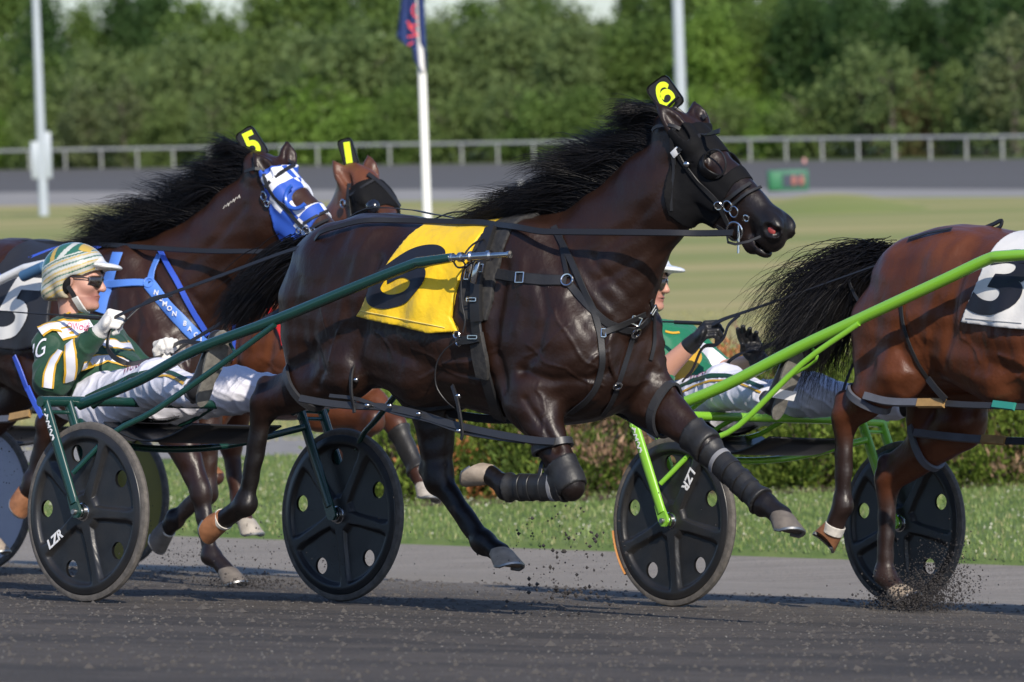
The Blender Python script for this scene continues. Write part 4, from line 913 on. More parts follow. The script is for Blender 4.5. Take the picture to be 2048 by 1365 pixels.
# horse 3: bright bay at the right edge, only its hindquarters in view
U = T3.U
h3t = thing('racehorse', 'bright bay racehorse with white number 3 cloth, cut by the right edge', 'horse', mat=T3.mat, group='racehorses')
dd = np.array([.05, 0, .05])
spec3 = dict(vox=.0095, shift=(.03, .05), pal={0: (.09, .025, .009), 1: (.095, .029, .011), 2: (.022, .012, .010), 3: (.03, .02, .02), 4: (.01, .006, .005), 5: (.1, .02, .02), 6: (.03, .015, .01), 7: (.13, .036, .011)},
    neck=NECK(.03, .05), head0=(2.55, -.01, 1.94), headdir=(.74, .1, -.66), hl=1.03,
    ears=[((2.50, -.06, 1.86), (2.40, -.1, 2.0), (.6, -.9, .4)), ((2.50, .06, 1.86), (2.42, .09, 2.0), (.6, .9, .4))],
    legs=dict(nh=J(T3, (1800, 752, -.2), (1690, 838, -.17), (1686, 1010, -.17), (1668, 1058, -.17)), fh=J(T3, (1925, 850, .15), (1776, 962, .16), (1770, 1152, .16), (1792, 1180, .16)),
              nf=[q + dd for q in J(T6, (1062, 800, -.19), (1142, 970, -.19), (1012, 972, -.19), (978, 950, -.19))], ff=[q + dd for q in J(T6, (1300, 795, .17), (1412, 892, .17), (1528, 1006, .17), (1562, 1032, .17))]),
    hooves=dict(nh=('brown', (-.6, 0, -.6)), fh=('grey', (1, 0, 0)), nf=('grey', (0, 0, -1)), ff=('dark', (1, 0, 0))), solevec=dict(nh=(-.55, -.35, -.75), fh=(.6, 0, -.8), nf=(-.85, -.1, .45), ff=(.3, -.2, -.9)))
h3 = build_horse(T3, spec3, h3t)
# ------------------------------------------------------------------ race sulkies
M_disc = mat('black wheel plastic', (.013, .0135, .015), .38, noise=(9, .6, (.028, .026, .024)), bump=(90, .25, .002))
M_tyre = mat('dusty rubber tyre', (.085, .077, .068), .85, noise=(40, .6, (.17, .15, .13)), bump=(120, .6, .003))
M_chrome = mat('polished steel', (.62, .62, .62), .18, 1.0)
M_steel = mat('dull steel', (.35, .35, .34), .35, .9)
M_blk = mat('black leather', (.016, .016, .017), .42, bump=(90, .3, .001))
M_strap = mat('black strap webbing', (.014, .014, .016), .5, bump=(140, .35, .001))
M_whitep = mat('white lettering', (.8, .8, .8), .5)
M_frame6 = mat('dark green gloss paint', (.008, .045, .035), .22, coat=.6, noise=(20, .3, (.012, .05, .04)))
M_frame3 = mat('lime green gloss paint', (.22, .52, .035), .25, coat=.6, noise=(12, .25, (.28, .5, .06)))
M_frameW = mat('white gloss paint', (.75, .75, .74), .25, coat=.5)
M_frameD = mat('black gloss paint', (.02, .02, .022), .25, coat=.5)
def disc_mesh(plain=False):
    R = .322; nr, nt = (52, 220); hr, hc = .0335, .236
    def height(r, t):
        if plain: return .018 * (1 - (r / R) ** 2) + .004
        h = np.full_like(r, .006); rim = np.clip((r - .275) / .012, 0, 1); hub = np.clip((.085 - r) / .02, 0, 1)
        best = np.full_like(r, 9.)
        for k in range(5):
            a = 2 * math.pi * k / 5; dx = r * np.cos(t - a); dy = np.abs(r * np.sin(t - a)); best = np.where(dx > 0, np.minimum(best, dy - (.024 + .10 * np.clip(.12 - r, 0, 1) + .16 * np.clip(r - .245, 0, 1))), best)
        sp = np.clip(-best / .010 + .3, 0, 1); k = np.maximum(np.maximum(rim, hub), sp); k = k * k * (3 - 2 * k)
        return h + .016 * k + .006 * np.clip((.2 - r) / .2, 0, 1) - .006 * np.clip((r - .30) / .02, 0, 1)
    rr = np.concatenate([[.028], np.linspace(.04, R, nr - 1)]); tt = 2 * math.pi * np.arange(nt) / nt
    Rg, Tg = np.meshgrid(rr, tt, indexing='ij'); X, Z = Rg * np.cos(Tg), Rg * np.sin(Tg)
    keep = np.ones(((nr - 1), nt), bool); hol = []
    if not plain:
        for k in range(5):
            a = 2 * math.pi * (k + .5) / 5; cx, cz = hc * math.cos(a), hc * math.sin(a); d = np.hypot(X - cx, Z - cz)
            m = (np.abs(d - hr) < .0042); X[m] = cx + (X[m] - cx) * hr / d[m]; Z[m] = cz + (Z[m] - cz) * hr / d[m]
            ins = (d < hr - .0002) | m; q = ins[:-1] & ins[1:] & np.roll(ins, -1, 1)[:-1] & np.roll(ins, -1, 1)[1:]; keep &= ~q
    Hh = height(np.hypot(X, Z), np.arctan2(Z, X)); V = []; Q = []
    idx = np.arange(nr * nt).reshape(nr, nt)
    for s in (-1, 1): V.append(np.stack([X, s * Hh, Z], -1).reshape(-1, 3))
    a, b, c, d = idx[:-1], np.roll(idx, -1, 1)[:-1], np.roll(idx, -1, 1)[1:], idx[1:]
    q = np.stack([a, b, c, d], -1)[keep]; Q.append(q); Q.append(q[:, ::-1] + nr * nt)
    # close the outer edge
    e = idx[-1]; e2 = np.roll(e, -1); Q.append(np.stack([e, e2, e2 + nr * nt, e + nr * nt], -1))
    return np_mesh('wheel', np.concatenate(V), np.concatenate(Q))
ME_DISC = disc_mesh(); ME_PLAIN = disc_mesh(True); ME_DISC.materials.append(M_disc)
def ring_mesh():
    b = MB(); R90 = np.array([[1, 0, 0], [0, 0, 1], [0, -1, 0]]).T
    prof = [(.318, -.013), (.325, -.0145), (.335, -.0155), (.345, -.012), (.350, 0), (.345, .012), (.335, .0155), (.325, .0145), (.318, .013), (.314, 0)]
    b.lathe(prof, R=[[1, 0, 0], [0, 0, 1], [0, 1, 0]], seg=96, close=True); return b.mesh('tyre')
ME_TYRE = ring_mesh(); ME_TYRE.materials.append(M_tyre)
def hub_mesh():
    b = MB(); b.lathe([(0, -.056), (.018, -.056), (.020, -.05), (.020, -.046), (.030, -.044), (.032, -.028), (.040, -.026), (.044, -.016), (.044, .016), (.040, .026), (.032, .028), (.030, .044), (.020, .046), (.020, .05), (.018, .056), (0, .056)], R=[[1, 0, 0], [0, 0, 1], [0, 1, 0]], seg=28); return b.mesh('hub')
ME_HUB = hub_mesh(); ME_HUB.materials.append(M_chrome)
def text_mesh(body, size, ext=.001, bold=.0, name='lettering', shear=0.0, res=3, space=1.0):
    cu = bpy.data.curves.new('txt', 'FONT'); cu.body = body; cu.size = size; cu.extrude = ext; cu.offset = bold; cu.align_x = 'CENTER'; cu.align_y = 'CENTER'; cu.resolution_u = res; cu.shear = shear; cu.space_character = space
    o = bpy.data.objects.new('txt', cu); COL.objects.link(o); dg = bpy.context.evaluated_depsgraph_get(); me = bpy.data.meshes.new_from_object(o.evaluated_get(dg)); me.name = name
    bpy.data.objects.remove(o); bpy.data.curves.remove(cu); return me
def place_text(parent, body, size, c, xdir, ydir, m, bold=.0, name='lettering', ext=.001, shear=0.0, space=1.0):
    me = text_mesh(body, size, ext, bold, name, shear, space=space); o = link(name, me, parent); me.materials.clear(); me.materials.append(m)
    x = Vector(unit(xdir)); y = Vector(unit(ydir)); y = (y - x * y.dot(x)).normalized(); z = x.cross(y); M = Matrix.Identity(4)
    for i in range(3): M[i][0], M[i][1], M[i][2], M[i][3] = x[i], y[i], z[i], c[i]
    o.matrix_local = M; return o
def squiggle(parent, pts3, w, m, name='decal', flat=(0, 1, 0)):
    b = MB(); b.tube(pts3, w, 6, flat=(flat, .3), sub=3); return b.build(name, m, parent)
def make_wheel(parent, y, phase, disc=None, paint=None, text=None, label=None):
    w = link('wheel', disc or ME_DISC, parent); w.location = (0, y, .35); w.rotation_euler = (0, math.radians(phase), 0)
    if label: w['label'] = label
    link('tyre', ME_TYRE, w); link('hub', ME_HUB, w)
    if text:
        s = -1 if y < 0 else 1; a = text[1]
        d = np.array([math.cos(a), 0, math.sin(a)]); n = np.array([0, s, 0.])
        xd = -d * text[2]; place_text(w, text[0], .052, d * .20 + n * .0235, xd, np.cross(n, xd), M_whitep, .0016, shear=.15, space=1.1)
    return w
def make_sulky(T, label, paint, shaft, near, far, r=.020, hitch=True, tip=None, seatlab=None, decal=True, nearonly=False, disc=None):
    t = thing('race_sulky', label, 'sulky', mat=T.mat, group='two-wheeled race sulkies')
    for s, kw in ((-1, near), (1, far)):
        y = lambda v: v * s
        if kw is not None: make_wheel(t, y(.68), **kw)
        for yy, nm in ((.74, 'fork_leg'), (.62, 'fork_leg')):
            b = MB(); b.tube([(-.200, y(yy), .775), (-.100, y(yy), .565), (-.012, y(yy), .382)], [.023, .024, .022], 14, flat=((0, 1, 0), .62)); o = b.build(nm, paint, t)
            p = MB(); d = unit(np.array([.2, 0, -.41])); n = np.cross(d, (0, 1, 0))
            ring = [(-.03, .021), (.045, .026), (.062, .020), (.072, 0), (.062, -.020), (.045, -.026), (-.03, -.021)]
            c = np.array([-.02, 0, .392]); V = [c + d * a + n * q + np.array([0, y(yy) + e, 0]) for e in (-.006, .006) for a, q in ring]; m = len(ring)
            p.add(V, [tuple(range(m)), tuple(range(2 * m - 1, m - 1, -1))] + [(i, (i + 1) % m, m + (i + 1) % m, m + i) for i in range(m)]); p.build('drop_plate', paint, o)
            if yy > .7:
                q = MB(); q.lathe([(0, -.016), (.010, -.016), (.012, -.008), (.012, .008), (.010, .016), (0, .016)], (0, y(yy + .004), .35), [[1, 0, 0], [0, 0, 1], [0, 1, 0]], 10); q.build('axle_bolt', M_steel, o)
        b = MB(); b.tube([(-.185, y(.60), .735), (-.185, y(.76), .735)], .008, 8); b.build('fork_rung', paint, t)
        sp = [(x, y(l), z) for x, l, z in shaft]
        b = MB(); b.tube(sp, [r * 1.05] * (len(sp) - 1) + [r * .9], 14, sub=4); sh = b.build('shaft', paint, t)
        i = 3; A = np.array([.80, y(.455), float(np.interp(.80, [q[0] for q in shaft], [q[2] for q in shaft])) - .022])
        b = MB(); b.tube([A, (.55, y(.52), A[2] - .165), (.28, y(.60), .745), (.12, y(.66), .66), (-.03, y(.735), .50)], [.0115, .0125, .0125, .0115, .0105], 10, sub=4); b.build('brace', paint, t)
        b = MB(); b.tube([(-.19, y(.50), .76), (.0, y(.50), .865)], .011, 8); b.build('strut', paint, t)
        # stirrup below the shaft
        zs = float(np.interp(.46, [q[0] for q in shaft], [q[2] for q in shaft])); c = np.array([.46, y(.44), zs - .055]); dx = unit(np.array([1, 0, .42])); dz = np.array([-dx[2], 0, dx[0]])
        b = MB(); b.tube([c - dx * .09 + dz * .03, c - dx * .09 - dz * .02, c + dx * .09 - dz * .02, c + dx * .09 + dz * .03], .0065, 8, sub=3); b.build('stirrup', paint, t)
        if hitch:
            e = np.array(sp[-1]); d = unit(np.array([.30, y(-.03), .012])); b = MB(); Rm = np.stack([np.cross((0, 0, 1), d), np.cross(d, np.cross((0, 0, 1), d)), d], 1)
            b.lathe([(0, -.01), (.016, -.01), (.018, .01), (.014, .012), (.010, .03), (.019, .04), (.019, .055), (.010, .06), (.010, .085), (.021, .09), (.021, .10), (.015, .105), (.015, .17), (.02, .175), (.02, .19), (.011, .195), (.011, .27), (.014, .275), (.014, .285), (0, .287)], e, Rm, 14)
            b.build('hitch', M_chrome, t)
    b = MB(); b.tube([(-.20, -.765, .775), (-.20, -.4, .782), (-.20, .4, .782), (-.20, .765, .775)], [.0215, .019, .019, .0215], 14); b.build('arch_bar', paint, t)
    b = MB(); b.tube([(-.15, -.60, .70), (-.28, -.3, .62), (-.33, 0, .60), (-.28, .3, .62), (-.15, .60, .70)], .0145, 10, sub=5); b.build('seat_arch', paint, t)
    for s in (-1, 1):
        b = MB(); b.tube([(-.20, .15 * s, .775), (-.40, .15 * s, .70), (-.70, .14 * s, .70)], .011, 8, sub=4); b.build('seat_rail', paint, t)
    V = []; nu, nv = 14, 12
    for th in (0, .012):
        for i in range(nu):
            for j in range(nv):
                u = i / (nu - 1) * 2 - 1; v = j / (nv - 1) * 2 - 1; w = .17 * (1 - .25 * max(0, u)) * (1 - .12 * abs(u) ** 3)
                V.append((-.55 - u * .20 + 0, v * w, .715 + .045 * v * v + .12 * max(0, u) ** 2.2 - th))
    Q = []
    for k in (0, 1):
        o_ = k * nu * nv
        for i in range(nu - 1):
            for j in range(nv - 1):
                q = (o_ + i * nv + j, o_ + i * nv + j + 1, o_ + (i + 1) * nv + j + 1, o_ + (i + 1) * nv + j); Q.append(q if k else q[::-1])
    link('seat', np_mesh('seat', V, Q), t, M_blk)
    b = MB(); V = []; n = 10
    for i in range(n):
        x = -.42 + .52 * i / (n - 1); z = .70 - .07 * math.sin(math.pi * i / (n - 1)) 
        for yy in (-.24, -.08, .08, .24): V.append((x, yy, z + .02 * abs(yy)))
    Fq = [(i * 4 + j, i * 4 + j + 1, (i + 1) * 4 + j + 1, (i + 1) * 4 + j) for i in range(n - 1) for j in range(3)]
    b.add(V, Fq); o = b.build('splash_pan', M_blk, t); m = o.modifiers.new('thick', 'SOLIDIFY'); m.thickness = .008
    if decal:
        e = lambda a, q: np.array([-.2, -.7, .775]) + unit(np.array([.2, 0, -.41])) * a + np.array([.9, 0, .42]) * q + np.array([0, -.0565, 0])
        for pts in ([(.035, .008), (.045, -.006), (.065, .004), (.06, .012), (.078, .0)], [(.082, -.008), (.09, .008), (.1, -.002), (.112, .01), (.108, -.008)], [(.12, .0), (.128, .01), (.14, -.008), (.15, .008), (.165, -.004), (.158, .01)]):
            squiggle(t, [e(*p) for p in pts], .0035, M_whitep)
    return t
SH6 = [(-.19, .57, .765), (.12, .53, .867), (.40, .495, .985), (.80, .44, 1.105), (1.20, .40, 1.232), (1.46, .38, 1.308), (1.52, .38, 1.318), (1.67, .375, 1.334)]
SH3 = [(-.19, .57, .80), (.12, .53, .905), (.49, .475, 1.066), (.80, .44, 1.185), (1.20, .40, 1.335), (1.42, .38, 1.418), (1.50, .38, 1.43), (1.70, .375, 1.44)]
SPK = lambda k: 2 * math.pi * k / 5
s6 = make_sulky(T6, 'dark green sulky drawn by the leading dark horse', M_frame6, SH6, dict(phase=2, text=('LZR', SPK(3) , 1)), dict(phase=10))
s3 = make_sulky(T3, 'lime green sulky drawn by the bay horse at the right edge', M_frame3, SH3, dict(phase=12, text=('LZR', SPK(1), 1)), dict(phase=12), r=.023)
MW = mat('pale grey disc cover', (.50, .52, .60), .5, noise=(5, .5, (.40, .42, .50))); MY = mat('dull yellow disc cover', (.26, .22, .03), .5, noise=(8, .4, (.2, .17, .03)))
P1 = ME_PLAIN.copy(); P1.materials.append(MW); P2 = ME_PLAIN.copy(); P2.materials.append(MY)
SH5 = [(x, l, z + .09 * max(0, x) / 1.6) for x, l, z in SH6]
s5 = make_sulky(T5, 'sulky with pale grey disc wheels cut by the left edge', M_frameW, SH5, dict(phase=0, disc=P1), dict(phase=0, disc=P1), decal=False)
s1 = make_sulky(T1, 'sulky with yellow disc wheels hidden behind the nearer dark green sulky', M_frameD, SH6, dict(phase=0, disc=P2), dict(phase=0, disc=P2), decal=False)
# orange reflector stripe on the lime sulky's near tyre
b = MB(); b.tube([(.3515 * math.cos(a) - .0, -.68 - .008, .35 + .3515 * math.sin(a)) for a in np.linspace(math.radians(188), math.radians(220), 14)], .006, 6, flat=((0, 1, 0), 1.6)); b.build('reflector_stripe', mat('orange tape', (.42, .17, .03), .5), s3)
# blue tape on the white shaft of horse 5's sulky
# ------------------------------------------------------------------ harness: straps laid on the modelled bodies
def cast(h, px, py, off=.004, bvh=None):
    c, d = h.fr.cray(px, py); r = (bvh or h.bvh).ray_cast(Vector(c), Vector(d))
    if r[0] is None:      # just past the outline: take the nearest point of the body
        q = c + d * ((-.1 - c[1]) / d[1]); r = (bvh or h.bvh).find_nearest(Vector(q), .12)
        if r[0] is None: return (None, None) if bvh is not None else (q, np.array([-.2, -1., .2]))
    n = np.array(r[1]); 
    if n @ d > 0: n = -n
    return np.array(r[0]) + n * off, n
def ribbon(P, N, wid, th, b=None):
    b = b or MB(); P = np.array(P, float); N = np.array(N, float); T = np.gradient(P, axis=0); V = []; m = len(P)
    wid = np.broadcast_to(wid, (m,)) if np.ndim(wid) == 0 else np.interp(np.linspace(0, 1, m), np.linspace(0, 1, len(wid)), wid)
    for i in range(m):
        t = unit(T[i]); n = unit(N[i] - (N[i] @ t) * t); s = np.cross(t, n) * wid[i] / 2
        V += [P[i] + s * .86 + n * th, P[i] - s * .86 + n * th, P[i] - s, P[i] - s - n * th * .3, P[i] + s - n * th * .3, P[i] + s]
    k = 6; Fc = [(i * k + j, i * k + (j + 1) % k, (i + 1) * k + (j + 1) % k, (i + 1) * k + j) for i in range(m - 1) for j in range(k)]
    Fc += [tuple(range(k - 1, -1, -1)), tuple((m - 1) * k + j for j in range(k))]; return b.add(V, Fc)
def path(h, pts, off=.005, step=10.0, bvh=None):
    """pts: (px, py) laid on the body, (px, py, lat) free in the air"""
    P, N = [], []; lat = None
    for i, p in enumerate(pts):
        if i == 0: seq = [p]
        else:
            q = pts[i - 1]; L = math.hypot(p[0] - q[0], p[1] - q[1]); n = max(1, int(L / step))
            if len(p) == 2 and len(q) == 2: seq = [(q[0] + (p[0] - q[0]) * k / n, q[1] + (p[1] - q[1]) * k / n) for k in range(1, n + 1)]
            else: seq = [p]
        for s in seq:
            if len(s) == 2:
                a, nn = cast(h, s[0], s[1], off, bvh)
                if a is None: continue
                if P and np.linalg.norm(a - P[-1]) > .16 and len(seq) > 1: continue
                P.append(a); N.append(nn)
            else: P.append(h.fr.U(*s)); N.append(np.array([-.3, -1., .25]))
    P = np.array(P); N = np.array(N)
    if len(P) > 4:
        for _ in range(2): P[1:-1] = .5 * P[1:-1] + .25 * (P[:-2] + P[2:]); N[1:-1] = .5 * N[1:-1] + .25 * (N[:-2] + N[2:])
    return P, N
def strap(h, name, pts, wid, m=None, parent=None, off=.005, th=.003, smooth=0, bvh=None):
    P, N = path(h, pts, off, bvh=bvh)
    if smooth: Q, _ = catmull(P, 1.0, smooth); M_, _ = catmull(N, 1.0, smooth); P, N = Q, M_
    return ribbon(P, N, wid, th).build(name, m or M_strap, parent or h.root)
def loop(h, name, c, axis, wid, m=None, parent=None, off=.006, th=.003, R=.5, n=40, arc=(0, 1), rmax=.2, ref=(0, -1, 0), droop=0):
    """a strap round a limb: cast inwards in the plane across the axis"""
    c = np.array(c, float); axis = unit(axis); u = unit(np.array(ref, float) - (np.array(ref, float) @ axis) * axis); v = np.cross(axis, u); P, N = [], []
    for k in range(n + 1):
        t = 2 * math.pi * (arc[0] + (arc[1] - arc[0]) * k / n); d = u * math.cos(t) + v * math.sin(t); o = c + d * rmax
        r = h.bvh.ray_cast(Vector(o), Vector(-d)); p = np.array(r[0]) if r[0] is not None and (np.array(r[0]) - c) @ d > 0 else c + d * .05
        P.append(p + d * (off + droop * max(0, -d[2]))); N.append(d)
    P, N = np.array(P), np.array(N)
    for _ in range(3):
        if arc == (0, 1): Pm = (np.roll(P[:-1], 1, 0) + np.roll(P[:-1], -1, 0)) / 2; P[:-1] = .5 * P[:-1] + .5 * Pm; P[-1] = P[0]
        else: P[1:-1] = .5 * P[1:-1] + .25 * (P[:-2] + P[2:])
    return ribbon(P, N, wid, th).build(name, m or M_strap, parent or h.root), P
def ring(h, name, px, py, R, r=.003, lat=None, parent=None, off=.012, m=None):
    if lat is None: p, n = cast(h, px, py, off)
    else: p, n = h.fr.U(px, py, lat), np.array([-.2, -1, 0])
    return MB().torus(p, n, R, r, 20, 6).build(name, m or M_chrome, parent or h.root)
def buckle(h, px, py, w, hh, ang=0.0, parent=None, off=.012, m=None, name='buckle'):
    p, n = cast(h, px, py, off); z = unit(np.array([0, 0, 1.]) - n[2] * n); x = np.cross(z, n); c, s = math.cos(ang), math.sin(ang); x, z = x * c + z * s, z * c - x * s
    b = MB(); q = [p + x * w / 2 + z * hh / 2, p - x * w / 2 + z * hh / 2, p - x * w / 2 - z * hh / 2, p + x * w / 2 - z * hh / 2]
    for i in range(4): b.tube([q[i], q[(i + 1) % 4]], .003, 6)
    return b.build(name, m or M_chrome, parent or h.root)
def project_mesh(me, toworld, h, bvh, off=.003, maxe=.02, dirv=(0, 1, 0), it=4):
    """lay a flat mesh (x, y in its own plane) on a surface by casting along dirv"""
    bm = bmesh.new(); bm.from_mesh(me); bmesh.ops.triangulate(bm, faces=bm.faces)
    for _ in range(it):
        e = [x for x in bm.edges if x.calc_length() > maxe]
        if not e: break
        bmesh.ops.subdivide_edges(bm, edges=e, cuts=1); bmesh.ops.triangulate(bm, faces=bm.faces)
    d = Vector(dirv)
    for v in bm.verts:
        p = Vector(toworld(v.co.x, v.co.y)); r = bvh.ray_cast(p - d * 1.0, d)
        if r[0] is not None: v.co = r[0] - d * off
        else: v.co = p
    bm.to_mesh(me); bm.free(); return me
def filltext(body, size, bold=0.0, space=1.0):
    if body == '6':      # a heavy round six drawn as one stroke
        P, _ = catmull([(x, y, 0) for x, y in ((.87, .72), (.77, .85), (.55, .90), (.33, .84), (.19, .66), (.125, .42), (.18, .2), (.36, .09), (.6, .09), (.8, .19), (.875, .36), (.79, .52), (.59, .59), (.40, .555), (.245, .43))], 1.0, 6)
        T = np.gradient(P, axis=0); T /= np.linalg.norm(T, axis=1)[:, None]; N = np.stack([-T[:, 1], T[:, 0], 0 * T[:, 0]], 1) * .115; m = len(P); V = np.concatenate([P + N, P - N]); return np_mesh('numeral', V, [(i, i + 1, m + i + 1, m + i) for i in range(m - 1)])
    return text_mesh(body, size, 0.0, bold, 'numeral', res=6, space=space)
def cloth_numeral(h, ch, parent, bvh, p0, px_, py_, size, m, bold=.0, off=.004, name='numeral'):
    """p0, px_, py_: local points: centre, direction right, direction up (in the x-z plane); px_/py_ scale the glyph"""
    me = filltext(ch, 1.0, bold); p0 = np.array(p0); ex = np.array(px_); ey = np.array(py_)
    V = np.array([v.co[:2] for v in me.vertices]); V -= (V.max(0) + V.min(0)) / 2; V /= (V.max(0) - V.min(0))
    for v, q in zip(me.vertices, V): v.co = (q[0] * size[0], q[1] * size[1], 0)
    exu, eyu = unit(ex), unit(ey)
    project_mesh(me, lambda a, b: p0 + exu * a + eyu * b, h, bvh, off); me.materials.clear(); me.materials.append(m)
    return link(name, me, parent)
def bvh_of(V, Q): return BVHTree.FromPolygons([Vector(p) for p in V.tolist()], Q.tolist())
def crop_shell(Fd, lo, hi, off, thick, region, it=2, vox=None):
    i0 = np.clip(np.floor((np.array(lo) - Fd.lo) / Fd.vox).astype(int), 0, Fd.n - 2); i1 = np.clip(np.ceil((np.array(hi) - Fd.lo) / Fd.vox).astype(int), i0 + 2, Fd.n)
    D = Fd.D[i0[0]:i1[0], i0[1]:i1[1], i0[2]:i1[2]]; X = Fd.ax[0][i0[0]:i1[0]][:, None, None]; Y = Fd.ax[1][i0[1]:i1[1]][None, :, None]; Z = Fd.ax[2][i0[2]:i1[2]][None, None, :]
    o = off(X, Y, Z) if callable(off) else off
    E = np.maximum(np.maximum(D - o, -(D - o + thick)), region(X, Y, Z)).astype(np.float32); E = np.pad(E, 1, constant_values=1.)
    V, Q = surface(E, Fd.lo + (i0 - 1) * Fd.vox, Fd.vox); return relax(V, Q, it), Q
def fine_field(h, lo, hi, vox):
    F2 = Field.__new__(Field); F2.vox = vox; F2.prims = h.F.prims; F2.lo = np.array(lo, float); F2.n = np.ceil((np.array(hi) - F2.lo) / vox).astype(int) + 1
    F2.ax = [(F2.lo[i] + vox * np.arange(F2.n[i])).astype(np.float32) for i in range(3)]; F2.D = np.full(F2.n, 10., np.float32)
    for p in F2.prims:
        if np.all(p.hi > F2.lo - .1) and np.all(p.lo < np.array(hi) + .1): F2.apply(p, .08)
    return F2
def head_uv(h, px, py, w0=-.07):
    c, d = h.fr.cray(px, py); n = h.w; P0 = h.H(0, 0, w0); t = ((P0 - c) @ n) / (d @ n); q = c + t * d - h.H(0, 0); return q @ h.u, q @ h.v
def make_hood(h, poly_px, hole_px, hole_r, m, off=.007, bag=None, vox=.0055, name='hood'):
    P = [head_uv(h, *p) for p in poly_px]; hu, hv = head_uv(h, *hole_px); C0 = h.H(0, 0); C0 = np.array(C0)
    pts = np.array([C0 + h.u * a + h.v * b + h.w * c for a, b in P for c in (-.13, .13)]); lo, hi = pts.min(0) - .03, pts.max(0) + .03
    F2 = fine_field(h, lo, hi, vox)
    def reg(X, Y, Z):
        x, y, z = X - C0[0], Y - C0[1], Z - C0[2]; U_ = x * h.u[0] + y * h.u[1] + z * h.u[2]; V_ = x * h.v[0] + y * h.v[1] + z * h.v[2]
        return np.maximum(poly_sd(U_, V_, P), hole_r - np.hypot(U_ - hu, (V_ - hv)))
    offf = off if bag is None else (lambda X, Y, Z: off + bag(h, X, Y, Z, C0))
    V, Q = crop_shell(F2, lo, hi, offf, .022, reg); h.hood_bvh = bvh_of(V, Q)
    return link(name, np_mesh(name, V, Q), h.root, m), (hu, hv)
def plate(h, cs, ch, glyph, numw=.64, numh=.78):
    """black head number: four pixel corners (left, top, right, bottom) in the plane of the head's middle"""
    c0 = h.fr.U(sum(x for x, y in cs) / 4, sum(y for x, y in cs) / 4, -.012); cc_, dm = h.fr.cray(sum(x for x, y in cs) / 4, sum(y for x, y in cs) / 4); nn = unit(dm + np.array([0, .35, 0])); A, B, C_, D_ = [(lambda o, d: o + d * (((c0 - o) @ nn) / (d @ nn)))(*h.fr.cray(x, y)) for x, y in cs]; c = (A + B + C_ + D_) / 4; ex = unit((B - A) + (C_ - D_)); ey = (A - D_) + (B - C_); ey = unit(ey - (ey @ ex) * ex); n = np.cross(ex, ey)
    w = (np.linalg.norm(B - A) + np.linalg.norm(C_ - D_)) / 2; hh = (abs((A - D_) @ ey) + abs((B - C_) @ ey)) / 2
    n = n if n @ dm > 0 else n; b = MB(); b.box(c, (w, hh, .006), R=np.stack([ex, ey, n], 1), bev=.02); o = b.build('head_number', M_plate, h.root)
    MB().tube([c - ey * hh * .45, c - ey * (hh * .5 + .06) + ex * .02], .01, 8, flat=(n, .4)).build('plate_stem', M_blk, o)
    me = filltext(ch, 1.0, .03); V = np.array([v.co[:2] for v in me.vertices]); V -= (V.max(0) + V.min(0)) / 2; V /= (V.max(0) - V.min(0))
    ca, sa = math.cos(math.radians(9)), math.sin(math.radians(9))
    sg = 1 if n @ dm < 0 else -1; ex, ey = (ex * ca - ey * sa, ey * ca + ex * sa)
    for v, q in zip(me.vertices, V): v.co = c + ex * q[0] * w * numw + ey * q[1] * hh * numh + (n if n @ dm < 0 else -n) * .0045
    me.materials.clear(); me.materials.append(glyph); link('numeral', me, o); return o
M_plate = mat('black number plate', (.008, .008, .008), .45)
M_fluo = mat('fluorescent yellow print', (.68, .88, .015), .55)
M_hood = mat('black stretch fabric', (.005, .005, .006), .8, spec=.2, noise=(40, .3), bump=(16, .6, .008))
M_yel = mat('yellow satin cloth', (.86, .56, .012), .5, noise=(7, .3, (.78, .47, .01)), bump=(8, .6, .03), sheen=.1)
M_ink = mat('black numeral print', (.012, .013, .02), .5)
M_wcl = mat('white satin cloth', (.74, .73, .71), .5, noise=(7, .25, (.6, .58, .55)), bump=(7, .35, .02))
M_bcl = mat('black satin cloth', (.022, .023, .028), .5, bump=(7, .35, .02))
M_pad = mat('grey black felt pad', (.018, .018, .019), .8, noise=(50, .6, (.05, .046, .042)), bump=(60, .5, .004))
M_blue = mat('blue webbing', (.04, .10, .55), .45, bump=(140, .3, .001)); M_lblue = mat('light blue webbing', (.09, .23, .68), .5, bump=(140, .3, .001))
M_red = mat('red strap', (.5, .02, .02), .4); M_boot = mat('scuffed black boot', (.014, .014, .015), .5, noise=(14, .5, (.035, .034, .033)), bump=(40, .5, .004)); M_clear = mat('grey boot strap', (.22, .22, .23), .5)
M_hob = mat('dark hobble tube', (.03, .031, .035), .42, bump=(40, .3, .002)); M_hobg = mat('slate hobble tube', (.11, .12, .15), .5, noise=(20, .5, (.07, .075, .09))); M_tan = mat('tan leather sleeve', (.42, .26, .10), .55, noise=(30, .5))

